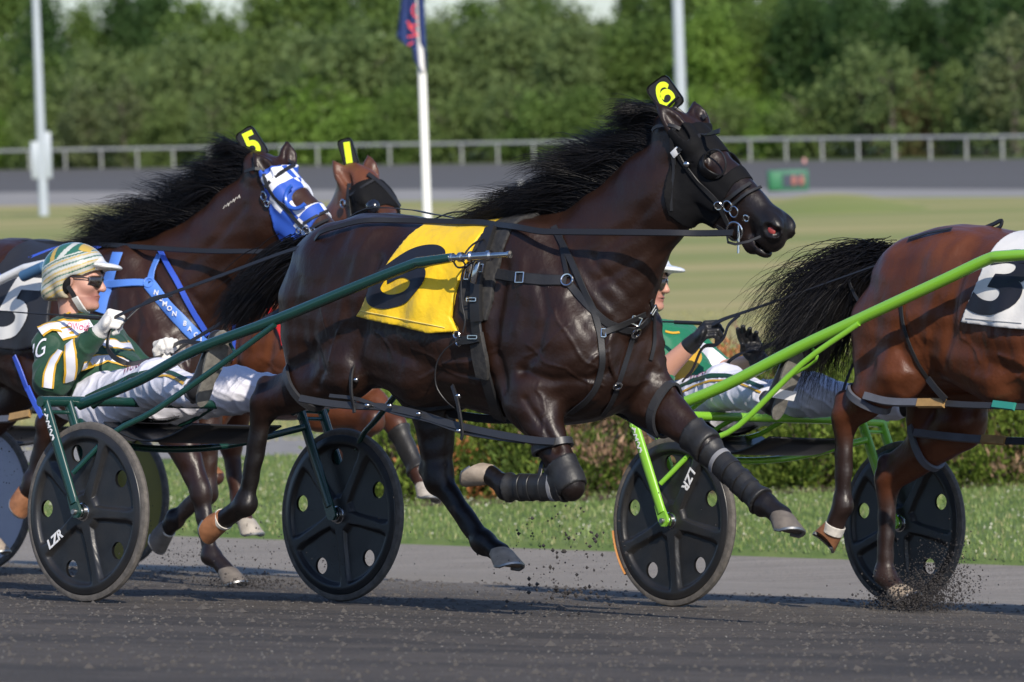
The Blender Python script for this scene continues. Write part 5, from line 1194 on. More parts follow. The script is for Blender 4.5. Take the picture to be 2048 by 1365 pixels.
def boots(h, leg, mknee=True, straps=True):
    eb, kn, ft, co = h.legs[leg]
    def seg(a, b, t0, t1, rad, off, name, flare=0.0):
        ax = unit(b - a); L = np.linalg.norm(b - a)
        def reg(X, Y, Z):
            x, y, z = X - a[0], Y - a[1], Z - a[2]; t = x * ax[0] + y * ax[1] + z * ax[2]; r = np.sqrt(np.maximum(x * x + y * y + z * z - t * t, 0))
            return np.maximum(np.maximum(t0 * L - t, t - t1 * L), r - rad)
        lo = np.minimum(a, b) - .12; hi = np.maximum(a, b) + .12
        F2 = fine_field(h, lo, hi, .006); V, Q = crop_shell(F2, lo, hi, lambda X, Y, Z: off + .0012 * np.sin(60 * ((X - a[0]) * ax[0] + (Z - a[2]) * ax[2])), .02, reg)
        return link(name, np_mesh(name, V, Q), h.root, M_boot)
    if mknee: seg(eb, kn, .74, 1.05, .078, .009, 'knee_boot'); 
    s = seg(kn, ft, .08, .96, .068, .009, 'shin_boot')
    ax = unit(ft - kn)
    if straps:
        for q, m in ((.25, M_clear), (.42, M_blk), (.6, M_blk), (.75, M_blk)):
            loop(h, 'boot_strap', kn + (ft - kn) * q, ax, .020, m, s, off=.0115, th=.0015, rmax=.12)

# ---------------- horse 6
for hh, sp in ((h6, spec6), (h5, spec5), (h1, spec1), (h3, spec3)): hh.legs = sp['legs']
h = h6
bag = lambda h, X, Y, Z, C0: .020 * np.exp(-((((X - C0[0]) * h.u[0] + (Y - C0[1]) * h.u[1] + (Z - C0[2]) * h.u[2]) - .19) ** 2 / .008 + (((X - C0[0]) * h.v[0] + (Y - C0[1]) * h.v[1] + (Z - C0[2]) * h.v[2]) + .25) ** 2 / .006)) * (1 + .5 * np.sin(70 * (X - C0[0])))
hood6, eye6 = make_hood(h, [(1352, 262), (1400, 225), (1450, 255), (1500, 325), (1488, 342), (1462, 368), (1446, 400), (1436, 432), (1402, 462), (1368, 462), (1346, 430), (1345, 350)], (1432, 328), .050, M_hood, bag=bag)
b = MB(); hu, hv = eye6; Rh = h.R; C0 = h.H(0, 0)
cc = C0 + h.u * (hu - .012) + h.v * (hv - .022); 
for s in (-1, 1):
    V = []; n1, n2 = 16, 10
    for i in range(n1 + 1):
        for j in range(n2 + 1):
            a = math.radians(150 + 215 * i / n1); e = math.pi / 2 * j / n2
            V.append(cc + h.u * (.058 * math.cos(a) * math.cos(e)) + h.v * (.05 * math.sin(a) * math.cos(e)) + h.w * s * (.062 + .050 * math.sin(e)))
    bb = MB(); bb.add(V, [(i * (n2 + 1) + j, (i + 1) * (n2 + 1) + j, (i + 1) * (n2 + 1) + j + 1, i * (n2 + 1) + j + 1) for i in range(n1) for j in range(n2)])
    o = bb.build('blinker_cup', mat('glossy black blinker', (.004, .004, .005), .45, spec=.3), h.root); mo = o.modifiers.new('t', 'SOLIDIFY'); mo.thickness = .004
MB().torus(C0 + h.u * hu + h.v * hv - h.w * .080, h.w, .052, .0035, 30, 6).build('eye_trim', M_blk, hood6)
plate(h6, [(1290, 177), (1333, 146), (1371, 204), (1328, 236)], '6', M_fluo)
BR = strap(h, 'bridle', [(1352, 290), (1366, 318), (1400, 362), (1441, 408), (1462, 450)], .020, M_blk, off=.014)
for nm, pts, w, mm in (('browband', [(1356, 304), (1400, 275), (1432, 258), (1440, 262)], .020, M_blk), ('cheek_strap', [(1345, 262), (1350, 300), (1352, 330)], .018, M_strap),
     ('face_strap', [(1404, 234), (1440, 268), (1478, 318), (1500, 345), (1508, 370), (1508, 400), (1502, 425), (1501, 450), (1505, 480)], .018, M_blk), ('noseband', [(1443, 408), (1470, 390), (1500, 372), (1524, 362)], .015, M_blk), ('noseband', [(1470, 408), (1496, 388), (1530, 376)], .012, M_blk),
     ('throat_strap', [(1351, 318), (1352, 345), (1346, 380), (1345, 420)], .012, M_strap), ('crown_strap', [(1300, 262), (1330, 250), (1360, 262)], .016, M_strap), ('lip_strap', [(1398, 465), (1430, 485), (1455, 497), (1478, 490)], .010, M_strap)):
    try: strap(h, nm, pts, w, mm, BR, off=.015)
    except Exception as e: print('skip', nm, e)
for px, py, R in ((1440, 410, .014), (1462, 411, .020), (1475, 423, .020), (1499, 433, .012)): ring(h, 'bridle_ring', px, py, R, .003, parent=BR, off=.02)
ring(h, 'bit_ring', 1474, 462, .034, .0042, parent=BR, off=.016)
p, n = cast(h, 1484, 475, .02); MB().tube([p + (0, 0, .05), p - (0, 0, .055)], .005, 8).build('bit_shank', M_chrome, BR)
p, n = cast(h, 1359, 302, .018); MB().box(p, (.055, .008, .026), R=np.stack([unit([.8, 0, .55]), n, np.cross(unit([.8, 0, .55]), n)], 1), bev=.003).build('brow_rosette', mat('white enamel oval', (.8, .8, .8), .3), BR)
p, n = cast(h, 1378, 326, .02); MB().ell(p, (.014, .01, .012)).build('buckle', M_chrome, BR)
# saddle cloth
def saddle_cloth(h, pxpoly, m, fold=.006, flare=.05, name='saddle_cloth', toplift=1.75, zref=1.45, vox=None):
    P = []
    for px, py in pxpoly:
        p, n = cast(h, px, py, 0.0)
        if p is None: p = h.fr.U(px, py, -.29)
        P.append((p[0], p[2]))
    # first and last are the top corners: carry them over the spine
    P = [(P[0][0] + (P[0][0] - P[1][0]) * .15, toplift)] + P + [(P[-1][0] + (P[-1][0] - P[-2][0]) * .15, toplift)]
    lo = (min(p[0] for p in P) - .05, -.40, min(p[1] for p in P) - .05); hi = (max(p[0] for p in P) + .05, .40, 1.72)
    F2 = fine_field(h, lo, hi, .0065)
    off = lambda X, Y, Z: .010 + flare * np.clip(zref - .12 - Z, 0, 1) ** 1.2 + fold * np.clip((zref - .05 - Z) * 4, 0, 1) * (np.sin(24 * X + 9 * Z) + .6 * np.sin(47 * X - 14 * Z + 1)) 
    V, Q = crop_shell(F2, lo, hi, off, .022, lambda X, Y, Z: poly_sd(X, Z, P) + 0 * Y, 1)
    return link(name, np_mesh(name, V, Q), h.root, m), bvh_of(V, Q), P
cl6, cb6, cp6 = saddle_cloth(h6, [(846, 456), (806, 490), (760, 560), (717, 634), (800, 652), (868, 668), (922, 664), (905, 636), (912, 590), (932, 535), (965, 472)], M_yel, fold=.007, flare=.09)
lc = h6.fr.U(806, 553, -.30); cx = h6.fr.U(895, 566, -.30) - lc; cy = h6.fr.U(848, 480, -.30) - lc; cx[1] = cy[1] = 0
cloth_numeral(h6, '6', cl6, cb6, lc + np.array([-.008, 0, 0]), cx, cy, (.285, .315), M_ink, .035, off=.004)
st = MB(); hem = []
for t in np.linspace(0, 1, 40):
    px = 722 + (890 - 722) * t; py = 622 + (656 - 622) * t; a, n = cast(h6, px, py, .003, cb6)
    if a is not None: hem.append(a)
MB().tube(hem, .0018, 5).build('hem_stitching', mat('pale stitching', (.9, .72, .2), .6), cl6)
# pad, girth, chrome
pd6, pb6, _ = saddle_cloth(h6, [(967, 470), (945, 520), (922, 580), (922, 622), (940, 642), (975, 642), (988, 600), (992, 560), (1018, 473)], M_pad, fold=.001, flare=.02, name='harness_pad')
def pad_off(): pass
saddle = strap(h6, 'saddle', [(985, 462), (965, 520), (958, 560), (956, 600), (957, 640)], .05, M_blk, off=.012, bvh=pb6, th=.012)
strap(h6, 'girth', [(956, 640), (962, 690), (972, 740), (986, 790), (1000, 838)], .055, M_blk, off=.012, th=.006)
strap(h6, 'girth_pad', [(960, 668), (966, 700), (972, 752)], [.075, .085, .06], M_pad, off=.020, th=.01)
strap(h6, 'tie_down_strap', [(928, 682), (950, 680), (970, 676)], .035, M_blk, off=.034, th=.006)
ring(h6, 'snap_ring', 929, 683, .016, .004, off=.03); ring(h6, 'snap_ring', 921, 672, .012, .004, off=.03)
for px, py, w_, h_ in ((950, 552, .022, .055), (955, 600, .04, .012), (962, 675, .05, .012), (975, 545, .02, .03), (1042, 556, .034, .038)): buckle(h6, px, py, w_, h_, parent=saddle, off=.045 if px < 990 else .012)
p = h6.fr.U(951, 545, -.335); MB().box(p, (.026, .012, .085), R=np.array([[.97, 0, .25], [0, 1, 0], [-.25, 0, .97]]), bev=.004).build('shaft_clip', M_chrome, saddle)
ring(h6, 'terret', 974, 452, .026, .004, lat=-.05, parent=saddle); ring(h6, 'terret', 1003, 452, .024, .004, lat=.06, parent=saddle)
for nm, pts, w, mm in (('breast_collar', [(990, 548), (1040, 556), (1090, 561), (1134, 562)], .042, M_strap), ('breast_collar', [(1140, 570), (1180, 615), (1215, 648), (1265, 664), (1290, 645), (1306, 622)], .030, M_strap),
     ('neck_strap', [(1108, 455), (1135, 505), (1165, 570), (1190, 625), (1203, 680), (1204, 730), (1195, 770), (1175, 800), (1140, 825)], .026, M_strap), ('neck_strap', [(1122, 470), (1130, 520), (1137, 556)], .020, M_strap),
     ('breast_strap', [(1206, 668), (1250, 645), (1285, 628), (1308, 617)], .024, M_blk), ('martingale', [(1266, 668), (1256, 705), (1243, 745), (1236, 768), (1225, 800), (1205, 830)], .022, M_strap), ('neck_strap', [(1300, 600), (1306, 640), (1308, 690), (1300, 720)], .016, M_strap)):
    strap(h6, nm, pts, w, mm, off=.006 if nm != 'breast_strap' else .012)
for px, py, R in ((1136, 562, .022), (1268, 663, .020), (1233, 768, .016)): ring(h6, 'harness_ring', px, py, R, .004, off=.014)
buckle(h6, 1270, 640, .04, .03, -.3); buckle(h6, 1302, 619, .03, .03, -.3); buckle(h6, 1208, 667, .016, .03, 0)
# back strap, crupper, overcheck
def midline(h, pts, wid, name, m=None, off=.012, yy=0.0, parent=None):
    P = []
    for x in pts:
        r = h.bvh.ray_cast(Vector((x, yy, 3)), Vector((0, 0, -1))); P.append(np.array(r[0]) + np.array([0, 0, off]))
    return ribbon(P, [np.array([0, 0, 1.])] * len(P), wid, .003).build(name, m or M_strap, parent or h.root)
midline(h6, np.linspace(.62, 1.6, 20), .03, 'back_strap', off=.02)
for hz, a, bb in ((h6, (1.56, 0, 1.49), (h6.H(-.02, .03))), ):
    MB().tube([np.array(a), np.array([1.95, 0, 1.60]), np.array([2.2, 0, 1.76]), np.array(bb)], .006, 6, sub=4).build('overcheck', M_strap, hz.root)
MB().tube([h6.fr.U(865, 440, 0), h6.fr.U(905, 425, 0), h6.fr.U(950, 427, 0), h6.fr.U(1000, 438, 0), h6.fr.U(1025, 445, 0)], .003, 6, sub=4).build('overcheck_line', M_strap, h6.root)
# thin cord hanging from the girth and hobble hangers
for nm, pts, r_ in (('cord', [(921, 678, -.33), (890, 700, -.33), (873, 730, -.33), (872, 770, -.32), (890, 800, -.30), (915, 822, -.25)], .0028), ('cord', [(952, 520, -.35), (925, 545, -.35), (923, 600, -.345), (930, 640, -.335), (926, 665, -.335)], .0035), ('cord', [(905, 520, -.37), (915, 535, -.37), (930, 532, -.365), (926, 516, -.365), (945, 490, -.33), (975, 474, -.2)], .004)):
    MB().tube([h6.fr.U(*p) for p in pts], r_, 6, sub=4).build(nm, M_strap, h6.root)
def hobble(h, hind, fore, hang, mtube, tan=False, r=.013, pts=None, th=.024):
    """loops round gaskin and forearm joined by a strap"""
    a = h.legs[hind]; b_ = h.legs[fore]
    c1 = a[0] * .52 + a[1] * .48; ax1 = unit(a[1] - a[0]); c2 = b_[0] * .42 + b_[1] * .58; ax2 = unit(b_[1] - b_[0])
    return c1, ax1, c2, ax2
def hob(h, c, ax, wid=.03, m=None, rmax=.17, tilt=None, name='hobble_loop', off=.010):
    ax = unit(np.array(ax)); o, P = loop(h, name, c, ax, wid, m or M_hob, off=off, th=.009, rmax=rmax); return o, P
L6 = h6.legs
o1, Pa = hob(h6, L6['nh'][0] * .50 + L6['nh'][1] * .50, (L6['nh'][1] - L6['nh'][0]) + (.25, 0, -.1), .030)
o2, Pb = hob(h6, L6['nf'][0] * .45 + L6['nf'][1] * .55, (L6['nf'][1] - L6['nf'][0]) + (-.1, 0, -.05), .030)
o3, Pc = hob(h6, L6['ff'][0] * .72 + L6['ff'][1] * .28, (L6['ff'][1] - L6['ff'][0]) + (.12, 0, .05), .040, rmax=.22)
o4, Pd = hob(h6, L6['fh'][0] * .75 + L6['fh'][1] * .25, (L6['fh'][1] - L6['fh'][0]), .036, rmax=.2)
def free(h, name, pts, wid, m, th=.005, sub=4):
    P = np.array([h.fr.U(*p) if not isinstance(p, np.ndarray) else p for p in pts]); Q, _ = catmull(P, 1.0, sub)
    return ribbon(Q, [np.array([-.2, -1, .3])] * len(Q), wid, th).build(name, m, h.root)
free(h6, 'hobble_strap', [(600, 797, -.29), (650, 806, -.27), (705, 812, -.25), (770, 815, -.24), (835, 828, -.24), (900, 848, -.24), (980, 866, -.25), (1060, 880, -.27), (1110, 884, -.265)], .030, M_hob)
free(h6, 'hobble_strap', [(660, 792, -.26), (720, 800, -.25), (790, 826, -.24), (860, 842, -.24), (930, 866, -.24), (1000, 878, -.25), (1050, 884, -.26)], .016, M_hob)
for pts in ([(716, 712, -.22), (704, 745, -.27), (703, 785, -.275), (708, 815, -.26), (709, 826, -.26)], [(905, 772, -.25), (914, 800, -.27), (921, 835, -.27), (925, 868, -.262), (923, 880, -.26)]): free(h6, 'hobble_hanger', pts, .016, M_strap)
for px, py in ((735, 811), (712, 760), (838, 828), (917, 792), (918, 862), (780, 812)):
    p = h6.fr.U(px, py, -.262); MB().ell(p, (.013, .012, .010)).build('hobble_stud', M_chrome, h6.root)
free(h6, 'hobble_strap', [Pc[10], np.array([1.95, .13, .80]), np.array([1.5, .14, .74]), np.array([1.15, .15, .76]), Pd[30]], .034, M_hob)
boots(h6, 'nf'); boots(h6, 'ff')
# white coronet band of the trailing hind foot
o, _ = loop(h6, 'white_coronet', L6['nh'][3], unit(L6['nh'][3] - L6['nh'][2]), .016, M_cor, rmax=.09, off=.003)

# ---------------- manes and tails
def crest_roots(h, n, t0=0, t1=1, seed=3):
    r = np.random.default_rng(seed); C_ = [np.array([1.55 + h.off[0], 0, 1.50 + h.off[2]])] + [v3(a) for a, b, w in h.neckpts] + [h.H(.0, .0)]
    C_ = np.array(C_); Q, _ = catmull(C_, 1.0, 12); t = np.sort(r.random(n) * (t1 - t0) + t0) * (len(Q) - 1); i = np.clip(t.astype(int), 0, len(Q) - 2); f = (t - i)[:, None]
    P = Q[i] * (1 - f) + Q[i + 1] * f; P[:, 1] += r.normal(0, .012, n) - .01; P[:, 2] += .03
    for k in range(n):
        hit = h.bvh.ray_cast(Vector((P[k][0], P[k][1], P[k][2] + .4)), Vector((0, 0, -1)))
        if hit[0] is not None: P[k] = np.array(hit[0]) - np.array([0, 0, .004])
    return P, t / (len(Q) - 1)
for hh, sp in ((h6, spec6), (h5, spec5), (h1, spec1), (h3, spec3)): hh.neckpts = sp['neck']
def mane(h, n, L, seed, up=.9, wind=(-1, -.12, .12), n2=None, grav=(0, 0, -.35), t0=.12, t1=.97, clump=46, width=.0032, curl=.16, spread=.13):
    P, t = crest_roots(h, n, t0, t1, seed); r = np.random.default_rng(seed + 9)
    D = np.stack([-.8 + r.normal(0, .15, n), -.25 + r.normal(0, .35, n), up + r.normal(0, .25, n)], -1)
    ln = L * (.55 + .5 * np.sin(math.pi * np.clip(t * .95 + .1, 0, 1))) * r.uniform(.6, 1.1, n)
    return hair('mane', P, D, ln, M_hair, h.root, seed, width, 10, grav, curl, wind, clump, .1, spread)
mane(h6, 8500, .365, 5, width=.0019, up=.62, wind=(-1, -.16, .06), t1=.93, clump=80, curl=.24, spread=.15)
mane(h5, 8000, .40, 8, width=.0021, up=.45, wind=(-1, -.12, .10), t0=.14, t1=.90, clump=70, curl=.24, spread=.15)
mane(h1, 400, .22, 12, t0=.3, t1=.55, up=.2)
def tail(h, base, dirs, n, L, seed, wind, grav, spread=.12, clump=40, width=.0036, curl=.14, dock=.10):
    r = np.random.default_rng(seed); base = np.array(base); P = base + r.normal(0, 1, (n, 3)) * np.array([.03, .022, .026]) + np.outer(r.random(n), unit(dirs)) * dock
    D = np.array(dirs) + r.normal(0, .14, (n, 3)); hair('tail', P, D, L * r.uniform(.5, 1.08, n), M_hair, h.root, seed, width, 12, grav, curl, wind, clump, .12, spread)
    MB().tube([base - unit(dirs) * .06, base + unit(dirs) * dock, base + unit(dirs) * (dock + .06)], [.045, .032, .012], 10, sub=3).build('dock', M_hair, h.root)
tail(h6, (.485, 0, 1.375), (-1, -.05, -.15), 5000, .44, 21, (-.85, -.05, -.5), (0, 0, -.45), spread=.07, curl=.05, width=.0024)
tail(h3, (.52, 0, 1.435), (-1, -.05, .10), 6000, .68, 22, (-.74, -.14, -.55), (.10, 0, -.70), spread=.20, clump=90, curl=.24, width=.0022)

# ---------------- horse 5
h = h5
M_check = bpy.data.materials.new('blue and white checked fabric'); M_check.use_nodes = True; nt = M_check.node_tree; bs = nt.nodes['Principled BSDF']; bs.inputs['Roughness'].default_value = .6
tc = nt.nodes.new('ShaderNodeTexCoord'); mp = nt.nodes.new('ShaderNodeMapping'); nt.links.new(tc.outputs['Object'], mp.inputs[0]); ck = nt.nodes.new('ShaderNodeTexChecker'); ck.inputs['Scale'].default_value = 1.0
nt.links.new(mp.outputs[0], ck.inputs['Vector']); ck.inputs['Color1'].default_value = (.74, .75, .8, 1); ck.inputs['Color2'].default_value = (.025, .09, .46, 1); sz = nt.nodes.new('ShaderNodeSeparateXYZ'); nt.links.new(mp.outputs[0], sz.inputs[0]); gt = nt.nodes.new('ShaderNodeMath'); gt.operation = 'GREATER_THAN'; gt.inputs[1].default_value = -1.55; nt.links.new(sz.outputs[2], gt.inputs[0]); mk = nt.nodes.new('ShaderNodeMix'); mk.data_type = 'RGBA'; nt.links.new(gt.outputs[0], mk.inputs[0]); mk.inputs[6].default_value = (.025, .09, .46, 1); nt.links.new(ck.outputs[0], mk.inputs[7]); nt.links.new(mk.outputs[2], bs.inputs['Base Color'])
hood5, eye5 = make_hood(h, [(527, 342), (565, 318), (600, 322), (640, 360), (660, 385), (642, 396), (622, 440), (612, 470), (600, 498), (568, 506), (552, 495), (546, 440), (536, 400)], (596, 392), .052, M_check, bag=bag, vox=.006)
# checks are printed in the plane of the head: rotate object coordinates into it
e = Matrix((( *h.u,), (*h.w,), (*h.v,))).transposed().to_euler(); mp.vector_type = 'TEXTURE'; mp.inputs['Rotation'].default_value = e; mp.inputs['Location'].default_value = tuple(h.H(.055, .01, .0)); mp.inputs['Scale'].default_value = (.085, 1.0, .085)
hu, hv = eye5; C0 = h.H(0, 0); mb5 = mat('blue vinyl', (.03, .11, .52), .3)
b = MB(); ptsA = []
for k in range(15):
    a = math.radians(165 + 195 * k / 14); ptsA.append(C0 + h.u * (hu + .056 * math.cos(a)) + h.v * (hv + .056 * math.sin(a)) - h.w * (.082 + .02 * math.sin(math.pi * k / 14)))
b.tube(ptsA, .010, 8, sub=2).build('blinker_rim', mb5, hood5)
plate(h5, [(470, 271), (505, 247), (538, 306), (503, 330)], '5', M_fluo)
BR = strap(h, 'bridle', [(527, 352), (545, 385), (575, 420), (600, 448), (616, 462)], .018, M_blk, off=.015)
for nm, pts, w, mm in (('browband', [(535, 372), (560, 350), (585, 335)], .018, M_blk), ('face_strap', [(572, 325), (600, 338), (640, 375), (662, 402), (672, 430)], .018, M_blk), ('noseband', [(610, 448), (640, 432), (664, 420)], .014, M_blk), ('noseband', [(618, 462), (645, 448), (668, 440)], .014, M_blk), ('crown_strap', [(495, 345), (515, 338), (530, 345)], .016, M_strap)):
    try: strap(h, nm, pts, w, mm, BR, off=.016)
    except Exception as e_: print('skip', nm, e_)
for px, py, R in ((535, 392, .018), (540, 405, .014), (618, 464, .022), (632, 464, .012), (604, 460, .014)): ring(h, 'bridle_ring', px, py, R, .0045, parent=BR, off=.022)
MB().tube([h.fr.U(604, 462, -.09), h.fr.U(624, 488, -.09)], .007, 8).build('bit_shank', M_chrome, BR)
strap(h, 'back_pad_strap', [(237, 508), (225, 545), (210, 590), (200, 625)], .062, M_lblue, off=.01)
strap(h, 'breast_collar', [(205, 569), (235, 568), (268, 566), (298, 568)], .034, M_lblue, off=.01)
strap(h, 'neck_strap', [(322, 512), (310, 535), (302, 565)], .036, M_lblue, off=.012)
bc = strap(h, 'breast_collar', [(300, 570), (330, 605), (365, 645), (405, 690), (425, 712)], .058, M_lblue, off=.013)
strap(h, 'neck_strap', [(322, 500), (345, 545), (372, 595), (400, 645), (414, 668)], .026, M_blue, off=.012)
ring(h, 'harness_ring', 300, 568, .022, .006, m=M_lblue, off=.016)
strap(h, 'side_strap', [(32, 712), (45, 745), (58, 780)], .03, M_blue, off=.01)
free(h, 'side_strap', [(55, 775, -.3), (66, 800, -.3), (84, 834, -.3)], .03, M_blue)
strap(h, 'back_strap', [(0, 555), (60, 520), (110, 500), (165, 488)], .022, M_blue, off=.01); strap(h, 'side_strap', [(185, 487), (200, 500)], .022, M_blue, off=.01)
# letters along the light blue strap
navg = unit(sum(cast(h, 318 + 9 * k, 588 + 10 * k)[1] for k in range(9)))
for k, chh in enumerate('NEMON BACI'):
    if chh == ' ': continue
    px = 318 + (398 - 318) * k / 9; py = 588 + (678 - 588) * k / 9; p, n = cast(h, px, py, .022); n = navg; x = unit(h.fr.U(px + 8, py + 2, p[1]) - p); y = unit(h.fr.U(px + 2, py - 8, p[1]) - p)
    me = text_mesh(chh, .034, .0, .001); o = link('letter', me, bc); me.materials.clear(); me.materials.append(M_whitep); z = unit(np.cross(x, y)); 
    if z @ n < 0: z = -z
    y = np.cross(n, x); M = Matrix.Identity(4); x = np.cross(y, n)
    for i in range(3): M[i][0], M[i][1], M[i][2], M[i][3] = x[i], y[i], n[i], p[i]
    o.matrix_local = M
# freeze brand on the neck
b = MB()
for k in range(6):
    px, py = 449 + 5.6 * k, 414 - 4 * k; q = [cast(h, px + a, py + c, .0015)[0] for a, c in ((-2, 4), (2, -3), (3, 3))][: 3 if k % 2 else 2]
    b.tube(q, .0022, 5)
b.build('freeze_brand', mat('white brand hair', (.5, .48, .45), .8), h.root)
cl5, cb5, _ = saddle_cloth(h5, [(10, 520), (-20, 560), (-60, 690), (40, 702), (108, 690), (100, 640), (112, 560), (135, 505)], M_bcl, fold=.004, flare=.06, zref=1.48)
lc = h5.fr.U(30, 618, -.30); cx = h5.fr.U(120, 624, -.30) - lc; cy = h5.fr.U(62, 540, -.30) - lc; cx[1] = cy[1] = 0
cloth_numeral(h5, '5', cl5, cb5, lc, cx, cy, (.27, .33), mat('white numeral print', (.76, .75, .72), .55), .03)
strap(h, 'girth', [(130, 505), (140, 560), (150, 640)], .05, M_blk, off=.012)
hob(h5, h5.legs['nh'][0] * .6 + h5.legs['nh'][1] * .4, h5.legs['nh'][1] - h5.legs['nh'][0], .03, M_hobg)
free(h5, 'hobble_tube', [(-40, 842, -.27), (25, 838, -.27)], .034, M_hobg, th=.012, sub=2); free(h5, 'hobble_sleeve', [(22, 836, -.275), (42, 832, -.275), (62, 828, -.275)], .038, M_tan, th=.014, sub=2)
loop(h5, 'white_coronet', h5.legs['ff'][3], unit(h5.legs['ff'][3] - h5.legs['ff'][2]), .008, M_cor, rmax=.09, off=.003)
# ---------------- horse 1
h = h1
hood1, eye1 = make_hood(h, [(706, 375), (735, 345), (775, 352), (815, 400), (808, 425), (790, 445), (760, 480), (715, 480), (698, 440), (700, 400)], (758, 420), .046, M_hood, vox=.0065)
hu, hv = eye1; C0 = h.H(0, 0); MB().ell(C0 + h.u * (hu - .03) + h.v * (hv - .01) - h.w * .085, (.038, .03, .034)).build('blinker_cup', mat('glossy black blinker', (.01, .012, .02), .12, coat=.5), h.root)
plate(h1, [(675, 282), (704, 272), (718, 332), (689, 341)], '1', M_fluo, .42, .74)
BR = strap(h, 'bridle', [(698, 372), (700, 400), (706, 440)], .02, M_blk, off=.014)
for nm, pts, w in (('browband', [(706, 392), (725, 378), (745, 365)], .014), ('face_strap', [(735, 352), (765, 375), (790, 405), (800, 425)], .028)):
    try: strap(h, nm, pts, w, M_blk, BR, off=.014)
    except Exception as e_: print('skip', nm, e_)
ring(h, 'bridle_ring', 686, 408, .018, .006, parent=BR, lat=-.14)
try:
    strap(h, 'red_strap', [(540, 618), (560, 650), (572, 690)], .026, M_red, off=.02)
    strap(h, 'blue_strap', [(472, 650), (473, 690), (468, 720)], .02, M_blue, off=.02)
except Exception as e_: print('skip', e_)
boots(h1, 'ff', mknee=False, straps=False)
# ---------------- horse 3
h = h3
cl3, cb3, _ = saddle_cloth(h3, [(2010, 480), (1985, 505), (1958, 560), (1928, 646), (2000, 655), (2075, 662), (2110, 600), (2140, 480)], M_wcl, fold=.006, flare=.08, zref=1.5)
lc = h3.fr.U(2002, 565, -.30); cx = h3.fr.U(2090, 575, -.30) - lc; cy = h3.fr.U(2030, 490, -.30) - lc; cx[1] = cy[1] = 0
cloth_numeral(h3, '3', cl3, cb3, lc, cx, cy, (.26, .29), M_ink, .035)
hm = []
for t in np.linspace(0, 1, 24):
    a, n = cast(h3, 1932 + 112 * t, 637 + 10 * t, .003, cb3)
    if a is not None: hm.append(a)
MB().tube(hm, .0018, 5).build('hem_stitching', mat('grey stitching', (.5, .5, .5), .7), cl3)
o, Pq = hob(h3, h3.legs['nh'][0] * .45 + h3.legs['nh'][1] * .55, (h3.legs['nh'][1] - h3.legs['nh'][0]) + (.2, 0, -.1), .032, M_hobg)
free(h3, 'hobble_tube', [(1730, 792, -.26), (1780, 804, -.25), (1845, 806, -.24)], .034, M_hobg, th=.012); free(h3, 'hobble_sleeve', [(1838, 807, -.245), (1865, 807, -.245), (1890, 807, -.245)], .038, M_tan, th=.015)
free(h3, 'hobble_strap', [(1888, 807, -.24), (1930, 810, -.24), (1990, 812, -.24), (2060, 815, -.24), (2130, 820, -.24)], .028, M_hob)
free(h3, 'hobble_sleeve', [(1988, 809, -.25), (2030, 814, -.25)], .032, mat('teal tape', (.03, .25, .2), .5), th=.012, sub=2)
o, Pq = hob(h3, h3.legs['fh'][0] * .55 + h3.legs['fh'][1] * .45, h3.legs['fh'][1] - h3.legs['fh'][0], .032, M_hobg)
free(h3, 'hobble_tube', [(1830, 866, .05), (1900, 874, .06), (1968, 880, .08)], .034, M_hobg, th=.012); free(h3, 'hobble_sleeve', [(1966, 879, .075), (2012, 882, .08)], .038, M_tan, th=.015, sub=2); free(h3, 'hobble_strap', [(2010, 882, .08), (2110, 884, .09)], .032, M_hob, sub=2)
for pts, w in (([(1698, 560), (1702, 600), (1706, 640)], .014), ([(1802, 590), (1806, 640), (1820, 690), (1838, 730), (1858, 760)], .016), ([(1700, 640), (1698, 700), (1696, 750)], .012)):
    try: strap(h3, 'hobble_hanger', pts, w, M_strap, off=.006)
    except Exception as e_: print('skip', e_)
free(h3, 'hobble_hanger', [(1856, 758, -.27), (1875, 782, -.27), (1892, 800, -.26)], .028, M_strap)
strap(h3, 'back_strap', [(1820, 482), (1860, 470), (1905, 462)], .02, M_strap, off=.01)
free(h3, 'strap_end', [(1955, 462, 0), (1985, 450, 0), (2003, 442, 0), (2000, 455, 0), (1980, 462, 0)], .018, M_strap)
loop(h3, 'white_coronet', h3.legs['nh'][3], unit(h3.legs['nh'][3] - h3.legs['nh'][2]), .04, M_cor, rmax=.09, off=.003)
# ------------------------------------------------------------------ the drivers
def pal_mat(name, rough=.6, bump=(18, .4, .008), sheen=.0, noise=None):
    return mat(name, (1, 1, 1), rough, vcol=True, bump=bump, sheen=sheen, noise=noise)
M_skin = pal_mat('skin', .48, (60, .25, .002)); M_jersey = pal_mat('jersey fabric', .62, (11, .6, .014), .1); M_trous = pal_mat('white race trousers', .55, (10, .7, .016))
M_helm = pal_mat('helmet paint', .25, None); M_helm.node_tree.nodes['Principled BSDF'].inputs['Coat Weight'].default_value = .5
M_glw = mat('white knit glove', (.74, .72, .68), .85, bump=(160, .5, .002), noise=(20, .3)); M_glb = mat('black leather glove', (.014, .014, .015), .45, bump=(70, .5, .003))
M_bootb = mat('black boot leather', (.02, .02, .022), .35); M_sole = mat('worn grey boot sole', (.20, .19, .165), .85, noise=(45, .7, (.10, .095, .085)), bump=(60, .6, .004))
M_lens = mat('dark mirrored lens', (.02, .012, .01), .06, spec=.8, coat=1.0)
